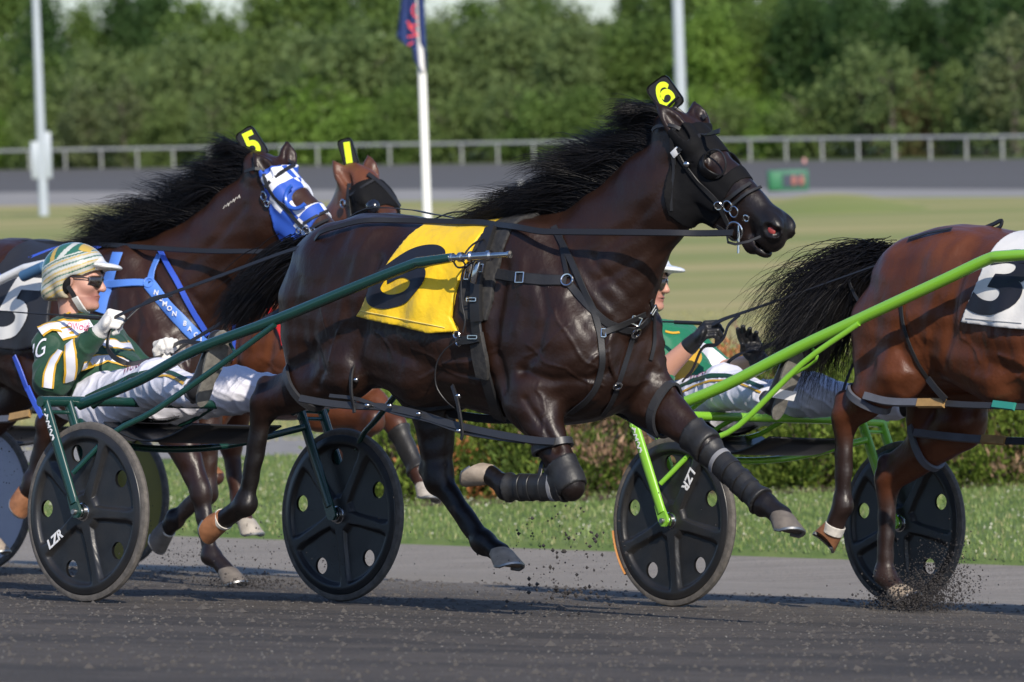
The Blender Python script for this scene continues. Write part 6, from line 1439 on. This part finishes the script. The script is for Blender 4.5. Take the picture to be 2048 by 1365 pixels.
def mesh_of(P, vox, pal, name, m, parent, it=1, colfn=None, soft=.012, wr=0):
    Fd = Field(P, vox, .03); V, Q = surface(Fd.D, Fd.lo, vox); V = relax(V, Q, it); C = Fd.colours(V, pal, soft) if colfn is None else colfn(V)
    if wr:
        N = normals(V, Q); A = V * np.array([1, 1, 1.]); w = np.sin(A[:, 0] * 34 + A[:, 2] * 30 + 2.2 * np.sin(A[:, 2] * 13 + A[:, 1] * 9)) + .6 * np.sin(A[:, 2] * 48 - A[:, 0] * 22 + 2 * np.sin(A[:, 0] * 15) + A[:, 1] * 14) + .35 * np.sin(A[:, 1] * 60 + A[:, 0] * 47); V = V + N * (wr * (1.3 * np.exp(-(w / .45) ** 2) - .4))[:, None]
    o = link(name, np_mesh(name, V, Q, vcol=C), parent, m); return o, bvh_of(V, Q), Fd
def hand_prims(w, kn_dir, palm_n, spread, curl, R=1.0, thumb=1, open_=False, col=1):
    """w wrist, kn_dir to the knuckles, palm_n out of the palm, spread from index to little finger"""
    a, n, s = unit(kn_dir), unit(palm_n), unit(spread); P = []
    P.append(rc(w - a * .02, w + a * .035, .028, .036, .012, col, (n, .72)))
    P.append(el(w + a * .055, (.045, .042, .022), .015, col, np.stack([a, s, n], 1)))
    for i, (o, L, r) in enumerate(((-.031, .95, .0115), (-.0105, 1.05, .012), (.0105, 1.0, .0115), (.031, .82, .0105))):
        k = w + a * (.088 - abs(i - 1.2) * .004) + s * o; c1, c2, c3 = [math.radians(q) for q in (curl if not open_ else (curl[0] + 6 * i, curl[1] + 8 * i, curl[2]))]
        d1 = a * math.cos(c1) + n * math.sin(c1); d2 = a * math.cos(c1 + c2) + n * math.sin(c1 + c2); d3 = a * math.cos(c1 + c2 + c3) + n * math.sin(c1 + c2 + c3)
        p1 = k + d1 * .044 * L; p2 = p1 + d2 * .028 * L; p3 = p2 + d3 * .02 * L
        P += [rc(k - a * .03, k, r * 1.1, r * 1.12, .006, col), rc(k, p1, r * 1.12, r, .004, col), rc(p1, p2, r, r * .93, .003, col), rc(p2, p3, r * .93, r * .8, .003, col)]
    t0 = w + a * .03 - s * .034 + n * .008; t1 = t0 + unit(a * .7 - s * .45 + n * .6) * .038; t2 = t1 + unit(a * .8 + n * .7 + s * .25) * .032
    P += [rc(t0, t1, .016, .013, .012, col), rc(t1, t2, .013, .0105, .004, col)]
    return P
def head_build(T, c, fwd, up, parent, skin, neckto):
    f = unit(fwd); u = unit(np.array(up) - (np.array(up) @ f) * f); s = np.cross(u, f); R = np.stack([f, s, u], 1); q = lambda a, b, e: c + f * a + s * b + u * e
    E = lambda p, r, k=.012, col=1, op=1: el(q(*p), r, k, col, R, op); Cn = lambda a, b, ra, rb, k=.012, col=1, op=1: rc(q(*a), q(*b), ra, rb, k, col, None, op)
    P = [E((-.012, 0, .035), (.098, .076, .088), .03), E((.035, 0, -.03), (.055, .060, .075), .03), E((.045, 0, -.085), (.042, .042, .034), .02), Cn((.0, .045, -.055), (.06, .022, -.098), .026, .020, .02), Cn((.0, -.045, -.055), (.06, -.022, -.098), .026, .020, .02),
         Cn((.088, 0, .012), (.108, 0, -.026), .009, .015, .012), E((.100, .011, -.030), (.010, .008, .008), .006), E((.100, -.011, -.030), (.010, .008, .008), .006), E((.078, 0, .025), (.02, .05, .012), .012),
         E((.086, 0, -.058), (.012, .024, .0065), .006, 2), E((.083, 0, -.069), (.013, .021, .007), .006, 2), E((.098, 0, -.0635), (.012, .03, .0022), .003, 3, -1), E((.080, 0, -.097), (.018, .022, .018), .012),
         E((.055, .042, -.022), (.03, .022, .024), .015), E((.055, -.042, -.022), (.03, .022, .024), .015), E((.072, .033, .008), (.012, .016, .009), .006, 1, -1), E((.072, -.033, .008), (.012, .016, .009), .006, 1, -1)]
    for k in (-1, 1): P += [E((-.012, .078 * k, -.008), (.020, .008, .032), .006), E((-.010, .086 * k, -.006), (.011, .006, .02), .004, 4, -1)]
    P.append(rc(q(-.035, 0, -.05), neckto, .050, .054, .02, 1))
    return P, q, R
def helmet(T, q, R, parent, colfn, vox=.0042, brim=.052):
    E = lambda p, r, k=.01, col=1, op=1: el(q(*p), r, k, col, R, op)
    P = [E((-.018, 0, .052), (.128, .103, .103), .02), rc(q(-.07, 0, .02), q(-.085, 0, -.045), .085, .070, .03, 1), rc(q(-.035, .05, .0), q(-.03, .06, -.045), .055, .042, .02), rc(q(-.035, -.05, .0), q(-.03, -.06, -.045), .055, .042, .02),
         E((.085, 0, .066), (.085, .082, .015), .018), E((.128, 0, .062), (.05, .066, .008), .015)]
    P += [E((.02, 0, -.02), (.115, .078, .088), .012, 1, -1), E((.10, 0, -.012), (.12, .10, .060), .01, 1, -1), E((-.02, 0, -.12), (.14, .14, .045), .012, 1, -1), E((-.012, 0, .03), (.102, .082, .085), .01, 1, -1), E((.02, .09, -.035), (.05, .05, .05), .012, 1, -1), E((.02, -.09, -.035), (.05, .05, .05), .012, 1, -1)]
    return mesh_of(P, vox, None, 'helmet', M_helm, parent, 1, colfn)
def dress(label, T, J, S, group='drivers in the sulkies'):
    """J: joints as local points, S: look"""
    t = thing('person', label, 'person', mat=T.mat, group=group)
    g = type('G', (), {})(); g.fr = T; g.root = t; n = lambda k: np.array(J[k], float)
    yax = (0, 1, 0)
    HP, q, R = head_build(T, n('head'), S['face'], S['up'], t, S['skin'], n('neck') + (.0, 0, -.04))
    core = HP + [rc(n('neck') * .6 + n('chest') * .4 + (0, 0, -.06), n('pelvis'), .08, .11, .05, 1, (yax, 1.15))]
    for s_ in ('n', 'f'):
        core += [rc(n(s_ + 'sho'), n(s_ + 'elb'), .048, .042, .03, 1), rc(n(s_ + 'elb'), n(s_ + 'wri'), .050, .034, .02, 1), rc(n(s_ + 'hip'), n(s_ + 'kne'), .075, .055, .04, 1), rc(n(s_ + 'kne'), n(s_ + 'ank'), .053, .036, .03, 1)]
        core += [rc(n('neck') + (0, 0, -.10), n(s_ + 'sho'), .045, .045, .03, 1)]
    body, g.bvh, _ = mesh_of(core, .0055, {1: S['skin'], 2: S['lip'], 3: (.12, .02, .02), 4: tuple(c * .55 for c in S['skin']), 0: S['skin']}, 'body', M_skin, t)
    # jersey
    P = [rc(n('pelvis') + (.02, 0, .02), n('chest'), .155, .165, .06, 1, (yax, 1.12)), rc(n('chest'), n('neck') + (.0, 0, -.045), .15, .072, .05, 1, (yax, 1.2)), el(n('belly'), (.14, .16, .12), .06, 1)]
    slv = S.get('sleeve', 1.0)
    for s_ in ('n', 'f'):
        e, w = n(s_ + 'elb'), n(s_ + 'wri')
        P += [rc(n('chest') + (0, (-.1 if s_ == 'n' else .1), .05), n(s_ + 'sho'), .10, .082, .05, 1), rc(n(s_ + 'sho'), e, .078, .070, .03, 1)]
        if slv > .5: P += [rc(e, e + (w - e) * .93, .072, .044, .02, 1), el(e + (0, 0, -.01), (.075, .07, .07), .03, 1)]
        for k in range(4):
            a = rnd.random(); p = n(s_ + 'sho') * (1 - a) + e * a; P.append(rc(p + (.03, .06 * (-1 if s_ == 'n' else 1), -.03), p + (-.03, .05 * (-1 if s_ == 'n' else 1), .03), .012, .014, .03, 1))
    jer, g.jb, g.jf = mesh_of(P, .007, {1: S['jersey']}, 'jersey', M_jersey, t, wr=.0035)
    # trousers
    P = [rc(n('nhip') + (-.02, 0, -.01), n('fhip') + (-.02, 0, -.01), .125, .125, .05, 1)]
    for s_ in ('n', 'f'):
        h_, k_, a_ = n(s_ + 'hip'), n(s_ + 'kne'), n(s_ + 'ank')
        P += [rc(h_, k_, .115, .085, .05, 1), rc(k_, a_, .086, .058, .035, 1), el(k_ + (0, 0, .01), (.085, .08, .085), .03, 1)]
    tr, g.tb, _ = mesh_of(P, .0075, {1: S['trousers']}, 'trousers', M_trous, t, wr=.0045)
    # boots
    for s_, tt in (('n', -1), ('f', 1)):
        heel, toe, ank = n(s_ + 'heel'), n(s_ + 'toe'), n(s_ + 'ank'); d = unit(toe - heel); sn = unit(np.array(S['solen'][s_]) - (np.array(S['solen'][s_]) @ d) * d); wd = np.cross(d, sn); L = np.linalg.norm(toe - heel)
        P = [rc(heel + d * .05 - sn * .035, toe - d * .05 - sn * .028, .044, .036, .02, 1, (sn, .85)), rc(heel + d * .05 - sn * .05, ank, .045, .048, .03, 1), rc(ank, ank + (n(s_ + 'kne') - ank) * .25, .05, .055, .02, 1)]
        bo, _, _ = mesh_of(P, .007, {1: (1, 1, 1)}, 'boot', M_bootb, t)
        b = MB(); V = []; m = 24
        for o in (.0, .012, .014):
            for k in range(m):
                a = 2 * math.pi * k / m; ca, sa = math.cos(a), math.sin(a); x = math.copysign(abs(ca) ** .8, ca) * L / 2; w = (.044 if ca > -.1 else .038) - .010 * math.exp(-((ca + .25) / .3) ** 2); sc = 1 if o < .014 else .93
                V.append((heel + toe) / 2 + d * x * sc + wd * math.copysign(abs(sa) ** .8, sa) * w * sc + sn * (o + .002))
        Fc = [(j * m + k, j * m + (k + 1) % m, (j + 1) * m + (k + 1) % m, (j + 1) * m + k) for j in range(2) for k in range(m)] + [tuple(range(m - 1, -1, -1)), tuple(2 * m + k for k in range(m))]
        b.add(V, Fc); so = b.build('sole', M_sole, bo)
        if S.get('sock') and s_ == 'n':
            b = MB(); b.add([heel + d * .095 + wd * .05 + sn * .018, heel + d * .095 - wd * .05 + sn * .018, heel + d * .135 - wd * .05 + sn * .018, heel + d * .135 + wd * .05 + sn * .018, heel + d * .095 + wd * .05 + sn * .006, heel + d * .095 - wd * .05 + sn * .006, heel + d * .135 - wd * .05 + sn * .006, heel + d * .135 + wd * .05 + sn * .006], [(0, 1, 2, 3), (7, 6, 5, 4), (0, 4, 5, 1), (1, 5, 6, 2), (2, 6, 7, 3), (3, 7, 4, 0)]); b.build('stirrup_strap', M_whitep, bo)
    # gloves
    for s_, hp in S['hands'].items():
        Pp = hand_prims(n(s_ + 'wri'), *hp['v'], open_=hp.get('open', False)); w = n(s_ + 'wri'); e = n(s_ + 'elb'); ax = unit(w - e); Pp.append(rc(w - ax * .022, w + ax * .01, .038, .034, .01, 1))
        mesh_of(Pp, .0032, {1: (1, 1, 1)}, 'glove', S['glove'], t)
    g.q, g.R = q, R; return t, g, jer, tr, body
# ---- driver of the dark green sulky
U = T6.U
J6 = dict(head=U(157, 562, 0.0), neck=U(148, 640, 0), chest=U(165, 712, 0), belly=U(225, 765, .02), pelvis=U(215, 800, 0), nsho=U(108, 692, -.17), fsho=U(208, 676, .16), nelb=U(104, 758, -.25), felb=U(300, 770, .24), nwri=U(196, 668, -.20), fwri=U(333, 728, .14),
          nhip=U(212, 806, -.09), fhip=U(268, 812, .09), nkne=U(318, 766, -.24), fkne=U(470, 782, .23), nank=U(388, 786, -.40), fank=U(662, 790, .40), nheel=U(398, 812, -.44), ntoe=U(447, 660, -.44), fheel=U(697, 812, .42), ftoe=U(715, 712, .42))
S6 = dict(face=(.87, .46, -.05), up=(-.12, 0, 1), skin=(.56, .30, .22), lip=(.45, .18, .14), jersey=(.012, .055, .028), trousers=(.70, .70, .78), glove=M_glw, solen=dict(n=(1, -.25, .2), f=(1, 0, .3)),
          hands=dict(n=dict(v=((.55, .12, .62), (.45, .6, -.3), (.35, -.3, -.75), (75, 85, 50))), f=dict(v=((-.05, -.15, .9), (.5, -.1, .0), (.5, .6, .1), (78, 85, 50)))))
d6, g6, jer6, tr6, body6 = dress('driver in green, white and gold with striped helmet and white gloves', T6, J6, S6)
HW, HG, HY, HS = np.array((.54, .56, .52)), np.array((.03, .12, .085)), np.array((.52, .36, .08)), np.array((.42, .37, .26))
def paint6(V):
    c = g6.q(0, 0, 0); X = (V - c) @ g6.R; f, s, u = X[:, 0], X[:, 1], X[:, 2]; C = np.tile(HW, (len(V), 1))
    t = u - .38 * f - 1.6 * (f + .02) ** 2 * np.sign(f + .02) * .6
    for lo, hi, col in ((.104, 1, HG * 1.2), (.098, .104, HW), (.092, .098, HG), (.086, .092, HW * .8), (.080, .086, HY), (.066, .080, HW * .9), (.060, .066, HG), (.046, .060, HW), (.040, .046, HY), (.028, .040, HS * 1.3), (.022, .028, HG), (.008, .022, HW * .85), (.002, .008, HY), (-.012, .002, HS * 1.2), (-.018, -.012, HG), (-.034, -.018, HS), (-.04, -.034, HY), (-1, -.04, HS)): C[(t >= lo) & (t < hi)] = col
    C[(t > .104) & (np.abs(f + .03 - .6 * (u - .12)) < .012)] = HW; C[(u > .115) & (f > .015) & (f < .06) & (np.abs(s) < .07)] = HY; C[(t > .104) & (f < -.08) & (f > -.1)] = HY
    brim = (f > .092) ; C[brim] = (.74, .73, .70); ins = ((f / .112) ** 2 + (s / .09) ** 2 + ((u - .03) / .095) ** 2) < 1.0; C[ins & ~brim] = (.01, .01, .01); return C
hm6, hb6, _ = helmet(T6, g6.q, g6.R, d6, paint6)
def glasses(g, parent, body):
    q = g.q; b = MB()
    for s in (-1, 1):
        V = []; n1, n2 = 12, 7
        for i in range(n1 + 1):
            for j in range(n2 + 1):
                a = i / n1; e = j / n2 * 2 - 1; yy = s * (.006 + .062 * a); V.append(q(.104 - 7.2 * yy * yy - .004 * e * e, yy, .000 + e * (.025 - .011 * a ** 2) - .002 * (1 - a)))
        l = MB(); l.add(V, [(i * (n2 + 1) + j, (i + 1) * (n2 + 1) + j, (i + 1) * (n2 + 1) + j + 1, i * (n2 + 1) + j + 1) for i in range(n1) for j in range(n2)]); o = l.build('lens', M_lens, None)
        m = o.modifiers.new('t', 'SOLIDIFY'); m.thickness = .003
        if s == -1: fr_ = MB().tube([q(.105, -.006, .010), q(.107, 0, .014), q(.105, .006, .010)], .003, 6, sub=3).build('sunglasses', M_bootb, parent)
        o.parent = fr_; MB().tube([q(.072, s * .068, .008), q(.03, s * .082, .010), q(-.02, s * .084, .010)], .003, 6, sub=3).build('temple', M_bootb, fr_)
glasses(g6, d6, body6)
for s in (-1,): 
    ribbon([g6.q(-.01, .088 * s, -.03), g6.q(.012, .080 * s, -.06), g6.q(.035, .05 * s, -.105), g6.q(.045, 0, -.122)], [np.array(g6.R[:, 1]) * s] * 4, .02, .004).build('chin_strap', M_strap, hm6)
    ribbon([g6.q(.018, .074 * s, -.072), g6.q(.04, .046 * s, -.112), g6.q(.05, 0, -.126)], [np.array(g6.R[:, 1]) * s + np.array([0, 0, -.6])] * 3, .028, .007).build('chin_pad', M_glw, hm6)
    MB().ell(g6.q(-.028, .074 * s, -.02), (.030, .022, .045), g6.R).build('ear_padding', M_hood, hm6)
# trim: stripes laid on sleeves, body and trousers (gold edge below, white on top)
def trim(g, bvh, pts, w, cols, parent, name='stripe', offs=(.0035, .0055)):
    h_ = type('H', (), {})(); h_.fr = g.fr; h_.bvh = bvh; h_.root = parent; h_.root = parent
    try:
        P, N = path(h_, pts, offs[0], step=4.0, bvh=None); a = ribbon(P, N, w, .0015).build(name, cols[0], parent)
        if len(cols) > 1: ribbon(P + N * (offs[1] - offs[0]), N, w * .68 if np.ndim(w) == 0 else np.array(w) * .68, .0012).build(name + '_centre', cols[1], a)
    except Exception as e: print('trim skip', e)
M_gold = mat('gold satin', (.62, .36, .03), .5); M_sat = mat('white satin', (.72, .72, .78), .5, bump=(30, .3, .004)); M_dgr = mat('dark green satin', (.012, .055, .03), .5); M_pink = mat('pink script print', (.62, .12, .2), .6); M_maro = mat('plum script print', (.22, .06, .14), .6)
trim(g6, g6.jb, [(122, 702), (106, 725), (98, 750), (96, 776)], .050, (M_gold, M_sat), jer6)
trim(g6, g6.jb, [(140, 686), (141, 712), (142, 738), (138, 762)], .055, (M_gold, M_sat), jer6)
trim(g6, g6.jb, [(82, 664), (100, 654), (130, 654), (160, 657), (184, 652)], .085, (M_gold, M_sat), jer6)
trim(g6, g6.jb, [(118, 672), (128, 668), (150, 664), (170, 664)], .06, (M_gold, M_sat), jer6)
trim(g6, g6.jb, [(165, 733), (190, 722), (215, 717), (238, 722), (258, 728)], .050, (M_gold, M_sat), jer6)
trim(g6, g6.jb, [(205, 690), (230, 688), (245, 694), (262, 694)], .055, (M_gold, M_sat), jer6)
trim(g6, g6.jb, [(118, 630), (130, 625), (150, 624), (166, 627)], .012, (M_gold,), jer6, 'collar_trim')
trim(g6, g6.tb, [(172, 796), (200, 782), (232, 768), (262, 752), (300, 744), (340, 745), (372, 760)], .020, (M_dgr,), tr6)
trim(g6, g6.tb, [(176, 802), (205, 789), (236, 776), (266, 760), (300, 752), (340, 753), (368, 768)], .012, (M_gold,), tr6)
def letters(g, bvh, s_, p0, dx, hh, m, parent, slant=(0, -1), wgt=.006, name='lettering'):
    me = filltext(s_, 1.0, .0); V = np.array([v.co[:2] for v in me.vertices]); mn, mx = V.min(0), V.max(0); bm = bmesh.new(); bm.from_mesh(me); bmesh.ops.triangulate(bm, faces=bm.faces)
    for _ in range(2):
        e = [x for x in bm.edges if x.calc_length() > .25]
        if e: bmesh.ops.subdivide_edges(bm, edges=e, cuts=1); bmesh.ops.triangulate(bm, faces=bm.faces)
    h_ = type('H', (), {})(); h_.fr = g.fr; h_.bvh = bvh
    for v in bm.verts:
        a = (v.co.x - mn[0]) / (mx[0] - mn[0]); c = (v.co.y - mn[1]) / (mx[1] - mn[1]); px = p0[0] + dx[0] * a + slant[0] * hh * c; py = p0[1] + dx[1] * a + slant[1] * hh * c
        p, n = cast(h_, px, py, wgt)
        if p is not None: v.co = p
    bm.to_mesh(me); bm.free(); me.materials.clear(); me.materials.append(m); return link(name, me, parent)
letters(g6, g6.jb, 'IG', (64, 725), (26, -14), 36, M_sat, jer6, (.12, -1), .005)
letters(g6, g6.jb, 'OWoldi', (132, 664), (46, -1), 15, M_pink, jer6, (.1, -1), .009)
letters(g6, g6.tb, 'Wolds', (245, 752), (36, -20), 20, M_maro, tr6, (.2, -1), .004)
# ---- driver of the lime green sulky
U = T3.U
J3 = dict(head=U(1290, 566, 0.0), neck=U(1284, 645, 0), chest=U(1322, 718, 0), belly=U(1370, 770, .02), pelvis=U(1345, 812, 0), nsho=U(1262, 690, -.17), fsho=U(1372, 690, .16), nelb=U(1318, 752, -.24), felb=U(1440, 745, .25), nwri=U(1386, 686, -.20), fwri=U(1520, 722, .15),
          nhip=U(1345, 822, -.09), fhip=U(1400, 828, .09), nkne=U(1450, 776, -.24), fkne=U(1618, 790, .23), nank=U(1536, 800, -.40), fank=U(1790, 815, .40), nheel=U(1548, 838, -.44), ntoe=U(1596, 700, -.44), fheel=U(1818, 838, .42), ftoe=U(1840, 745, .42))
S3 = dict(face=(.95, .28, -.05), up=(-.12, 0, 1), skin=(.58, .30, .21), lip=(.45, .18, .14), jersey=(.006, .16, .075), trousers=(.70, .71, .80), glove=M_glb, sleeve=0, sock=True, solen=dict(n=(1, -.25, .2), f=(1, 0, .3)),
          hands=dict(n=dict(v=((.62, .12, .55), (.45, .6, -.3), (.35, -.3, -.75), (50, 70, 40))), f=dict(v=((-.35, -.15, .62), (.35, -.3, .15), (.6, .55, .3), (25, 25, 15)), open=True)))
d3, g3, jer3, tr3, body3 = dress('driver in bright green and gold, short sleeves and black gloves', T3, J3, S3)
def paint3(V):
    c = g3.q(0, 0, 0); X = (V - c) @ g3.R; f, s, u = X[:, 0], X[:, 1], X[:, 2]; C = np.tile((.72, .72, .70), (len(V), 1)); C[(u > .055) & (u < .078)] = (.01, .16, .09); C[(u > .080) & (u < .086)] = (.6, .45, .1); C[(u > .048) & (u < .053)] = (.6, .45, .1)
    zig = .115 + .018 * np.abs(((f * 22) % 2) - 1); C[np.abs(u - zig) < .006] = (.5, .52, .06); C[(f > .1)] = (.74, .74, .72); ins = ((f / .112) ** 2 + (s / .09) ** 2 + ((u - .03) / .095) ** 2) < 1.0; C[ins & (f < .1)] = (.01, .01, .01); return C
hm3, hb3, _ = helmet(T3, g3.q, g3.R, d3, paint3); glasses(g3, d3, body3)
trim(g3, g3.tb, [(1352, 778), (1385, 762), (1420, 752), (1455, 752), (1490, 762), (1525, 776)], .022, (M_dgr,), tr3)
trim(g3, g3.tb, [(1356, 790), (1388, 773), (1420, 762), (1455, 762), (1490, 772), (1522, 786)], .010, (M_gold,), tr3)
letters(g3, g3.tb, 'Wolds', (1378, 764), (36, -18), 20, M_maro, tr3, (.2, -1), .004)
trim(g3, g3.jb, [(1388, 690), (1395, 712), (1378, 738), (1350, 765)], .05, (M_gold,), jer3)
trim(g3, g3.jb, [(1400, 698), (1420, 712), (1440, 730)], .075, (M_sat,), jer3)
trim(g3, g3.jb, [(1330, 664), (1345, 668), (1358, 666)], .012, (M_gold,), jer3)

# ------------------------------------------------------------------ reins and whips
def rein(label, T, pts, w=.022, g=None):
    P = np.array([T.U(*p) if not isinstance(p[2], Horse) else cast(p[2], p[0], p[1], .026)[0] for p in pts]); Q, _ = catmull(P, 1.0, 5); b = ribbon(Q, [np.array([-.25, -1, .35])] * len(Q), w, .003); me = b.mesh('driving_rein'); o = link('driving_rein', me, None, M_strap); o.matrix_world = T.mat
    return tag(o, label, 'rein', 'driving reins')
rein('near rein of the dark horse, from bit ring over the rump to the white glove', T6, [(1466, 466, -.085), (1400, 467, -.10), (1340, 466, -.15), (1250, 465, -.19), (1130, 464, -.225), (1080, 463, -.235), (1040, 462, h6), (1000, 460, h6), (965, 458, h6), (930, 457, h6), (870, 455, h6), (800, 453, h6), (735, 453, h6), (690, 461, h6), (650, 474, h6), (620, 488, -.22), (560, 508, -.2), (430, 556, -.19), (330, 592, -.185), (240, 630, -.18), (222, 645, -.18)], w=(.026, .026, .024, .024, .022, .016, .014))
rein('far rein of the dark horse, running along the back to the lower white glove', T6, [(1003, 456, .06), (900, 450, .08), (760, 447, .12), (680, 470, .14), (600, 530, .15), (500, 610, .15), (420, 660, .15), (370, 690, .15), (338, 712, .14)], w=.018)
rein('loose rein end hanging from the raised white glove over the lap', T6, [(222, 655, -.18), (215, 690, -.2), (225, 712, -.2), (245, 724, -.19), (262, 728, -.15), (300, 720, .0), (330, 712, .13)], w=.022)
rein('rein loop between the white glove and the far hand, in front of the chest strap', T6, [(236, 660, -.18), (262, 630, -.12), (300, 600, -.05), (345, 590, .0)], w=.02)
rein('doubled rein held by the lower white glove, lying toward the shaft', T6, [(335, 700, .14), (365, 684, .1), (410, 688, .05), (450, 682, -.05), (500, 655, -.1), (560, 620, -.1)], w=.02)
rein('near rein of the far-left bay horse, along its neck to the bit', T5, [(612, 470, -.09), (560, 500, -.12), (480, 503, -.16), (400, 502, -.18), (300, 496, -.18), (210, 490, -.12), (120, 488, -.08), (0, 485, -.08), (-120, 500, -.1)], w=.024)
rein('near rein of the bay horse with white cloth, up to the black glove', T3, [(1425, 650, -.18), (1450, 638, -.18), (1482, 627, -.18), (1560, 600, -.18), (1650, 568, -.17), (1740, 536, -.17), (1800, 515, -.16), (1870, 500, -.14), (1960, 488, -.1), (2060, 478, -.08), (2200, 476, -.08)], w=(.022, .014, .008, .010, .022, .024))
rein('far rein of the bay horse with white cloth, to the open black glove', T3, [(1520, 700, .14), (1560, 680, .12), (1600, 660, .1), (1690, 636, .12), (1780, 560, .12), (1830, 500, .1), (1900, 478, .08)], w=.024)
rein('rein loop hanging under the raised black glove', T3, [(1480, 630, -.18), (1458, 650, -.2), (1448, 675, -.2), (1432, 690, -.2), (1412, 692, -.19), (1400, 705, -.2), (1385, 740, -.21), (1365, 765, -.22)], w=.018)
rein('rein loop hanging under the open black glove', T3, [(1520, 705, .14), (1490, 705, .05), (1462, 720, 0), (1446, 742, -.02)], w=.022)
def whip(label, T, pts, r, grip):
    t = thing('whip', label, 'whip', mat=T.mat, group='driving whips'); P = [T.U(*p) for p in pts]
    MB().tube(P, r, 7).build('shaft_rod', M_strap, t); MB().tube([T.U(*p) for p in grip], .0085, 10).build('grip', M_blk, t)
whip('thin dark whip held level behind the striped-helmet driver', T6, [(-60, 618, -.19), (60, 627, -.19), (140, 632, -.19), (215, 640, -.185)], [.002, .003, .004, .004], [(130, 632, -.19), (200, 637, -.187)])
whip('thin dark whip held level by the black-gloved driver', T3, [(1180, 640, -.19), (1330, 644, -.19), (1400, 646, -.185)], [.003, .004, .004], [(1350, 645, -.188), (1402, 647, -.186)])
# blue tape on the white shaft of the far-left sulky
MB().tube([T5.U(46, 553, -.405), T5.U(88, 534, -.40)], .026, 12).build('blue_sleeve', mat('blue rubber sleeve', (.05, .13, .25), .5), s5)
# shoe of the far-left driver just entering the frame
U = T5.U
d5 = thing('person', 'far leg and grey shoe of a driver cut off by the left edge', 'person', mat=T5.mat, group='drivers in the sulkies')
o, _, _ = mesh_of([rc(U(-260, 800, .1), U(-120, 765, .3), .09, .08, .03, 1), rc(U(-120, 765, .3), U(-10, 780, .42), .08, .05, .03, 1)], .012, {1: (.55, .56, .6)}, 'trousers', M_trous, d5)
o, _, _ = mesh_of([rc(U(-20, 790, .42), U(28, 765, .42), .05, .045, .02, 1), rc(U(-20, 775, .42), U(0, 755, .42), .045, .04, .02, 1)], .008, {1: (.2, .19, .17)}, 'shoe', pal_mat('grey suede', .8), d5)
mesh_of([rc(U(-30, 745, .42), U(12, 745, .42), .03, .02, .01, 1)], .008, {1: (.01, .14, .07)}, 'shoe_cover', pal_mat('green cloth', .7), d5)

# ------------------------------------------------------------------ dirt thrown up by hooves and wheels
M_clod = mat('damp stone dust clods', (.035, .031, .03), .9)
def dirt(name, label, blobs, seed):
    r = np.random.default_rng(seed); P, S = [], []
    for (px, py, sx, sy, n, s0, s1, T, lat) in blobs:
        for k in range(n):
            a, b = r.normal(0, 1, 2); q = T.w(T.U(px + a * sx, py + b * sy, lat + r.normal(0, .18)))
            hz = (q - T6.o) @ NRM
            if hz < .003: q = q + NRM * (.003 - hz + r.uniform(0, .03))
            P.append(q); S.append(s0 + (s1 - s0) * r.random() ** 3)
    P, S = np.array(P), np.array(S)
    return scatter(name, P, S, M_clod, label, 1.0)
dirt('flying_dirt', 'dark clods flying between the dark horse and the lime wheel', [(1130, 1130, 70, 60, 260, .0015, .011, T6, .1), (1130, 1060, 110, 90, 160, .0012, .006, T6, .1), (1110, 1185, 50, 14, 90, .002, .012, T6, .1), (1060, 1000, 160, 80, 90, .001, .004, T6, .1)], 5)
dirt('flying_dirt', 'plume of dirt thrown by the planted hind hoof at the right', [(1850, 1180, 45, 22, 2600, .0015, .0065, T3, .12), (1880, 1150, 38, 36, 1500, .0012, .0055, T3, .12), (1820, 1205, 42, 10, 1500, .002, .008, T3, .12), (1905, 1130, 20, 40, 300, .001, .004, T3, .12)], 6)
dirt('flying_dirt', 'dark specks thrown up behind the dark green sulky wheels', [(540, 1070, 120, 60, 420, .0012, .006, T5, .3), (670, 1040, 70, 90, 260, .001, .0035, T6, .55), (370, 1130, 80, 30, 300, .0015, .006, T5, .1), (600, 1130, 90, 30, 160, .0015, .006, T5, 0)], 7)
dirt('flying_dirt', 'dust and crumbs around the planted hoof of the far-left bay horse', [(490, 1168, 45, 8, 700, .002, .007, T5, -.17), (340, 1110, 40, 30, 500, .001, .004, T5, .2), (30, 900, 40, 60, 250, .001, .005, T5, .2)], 8)
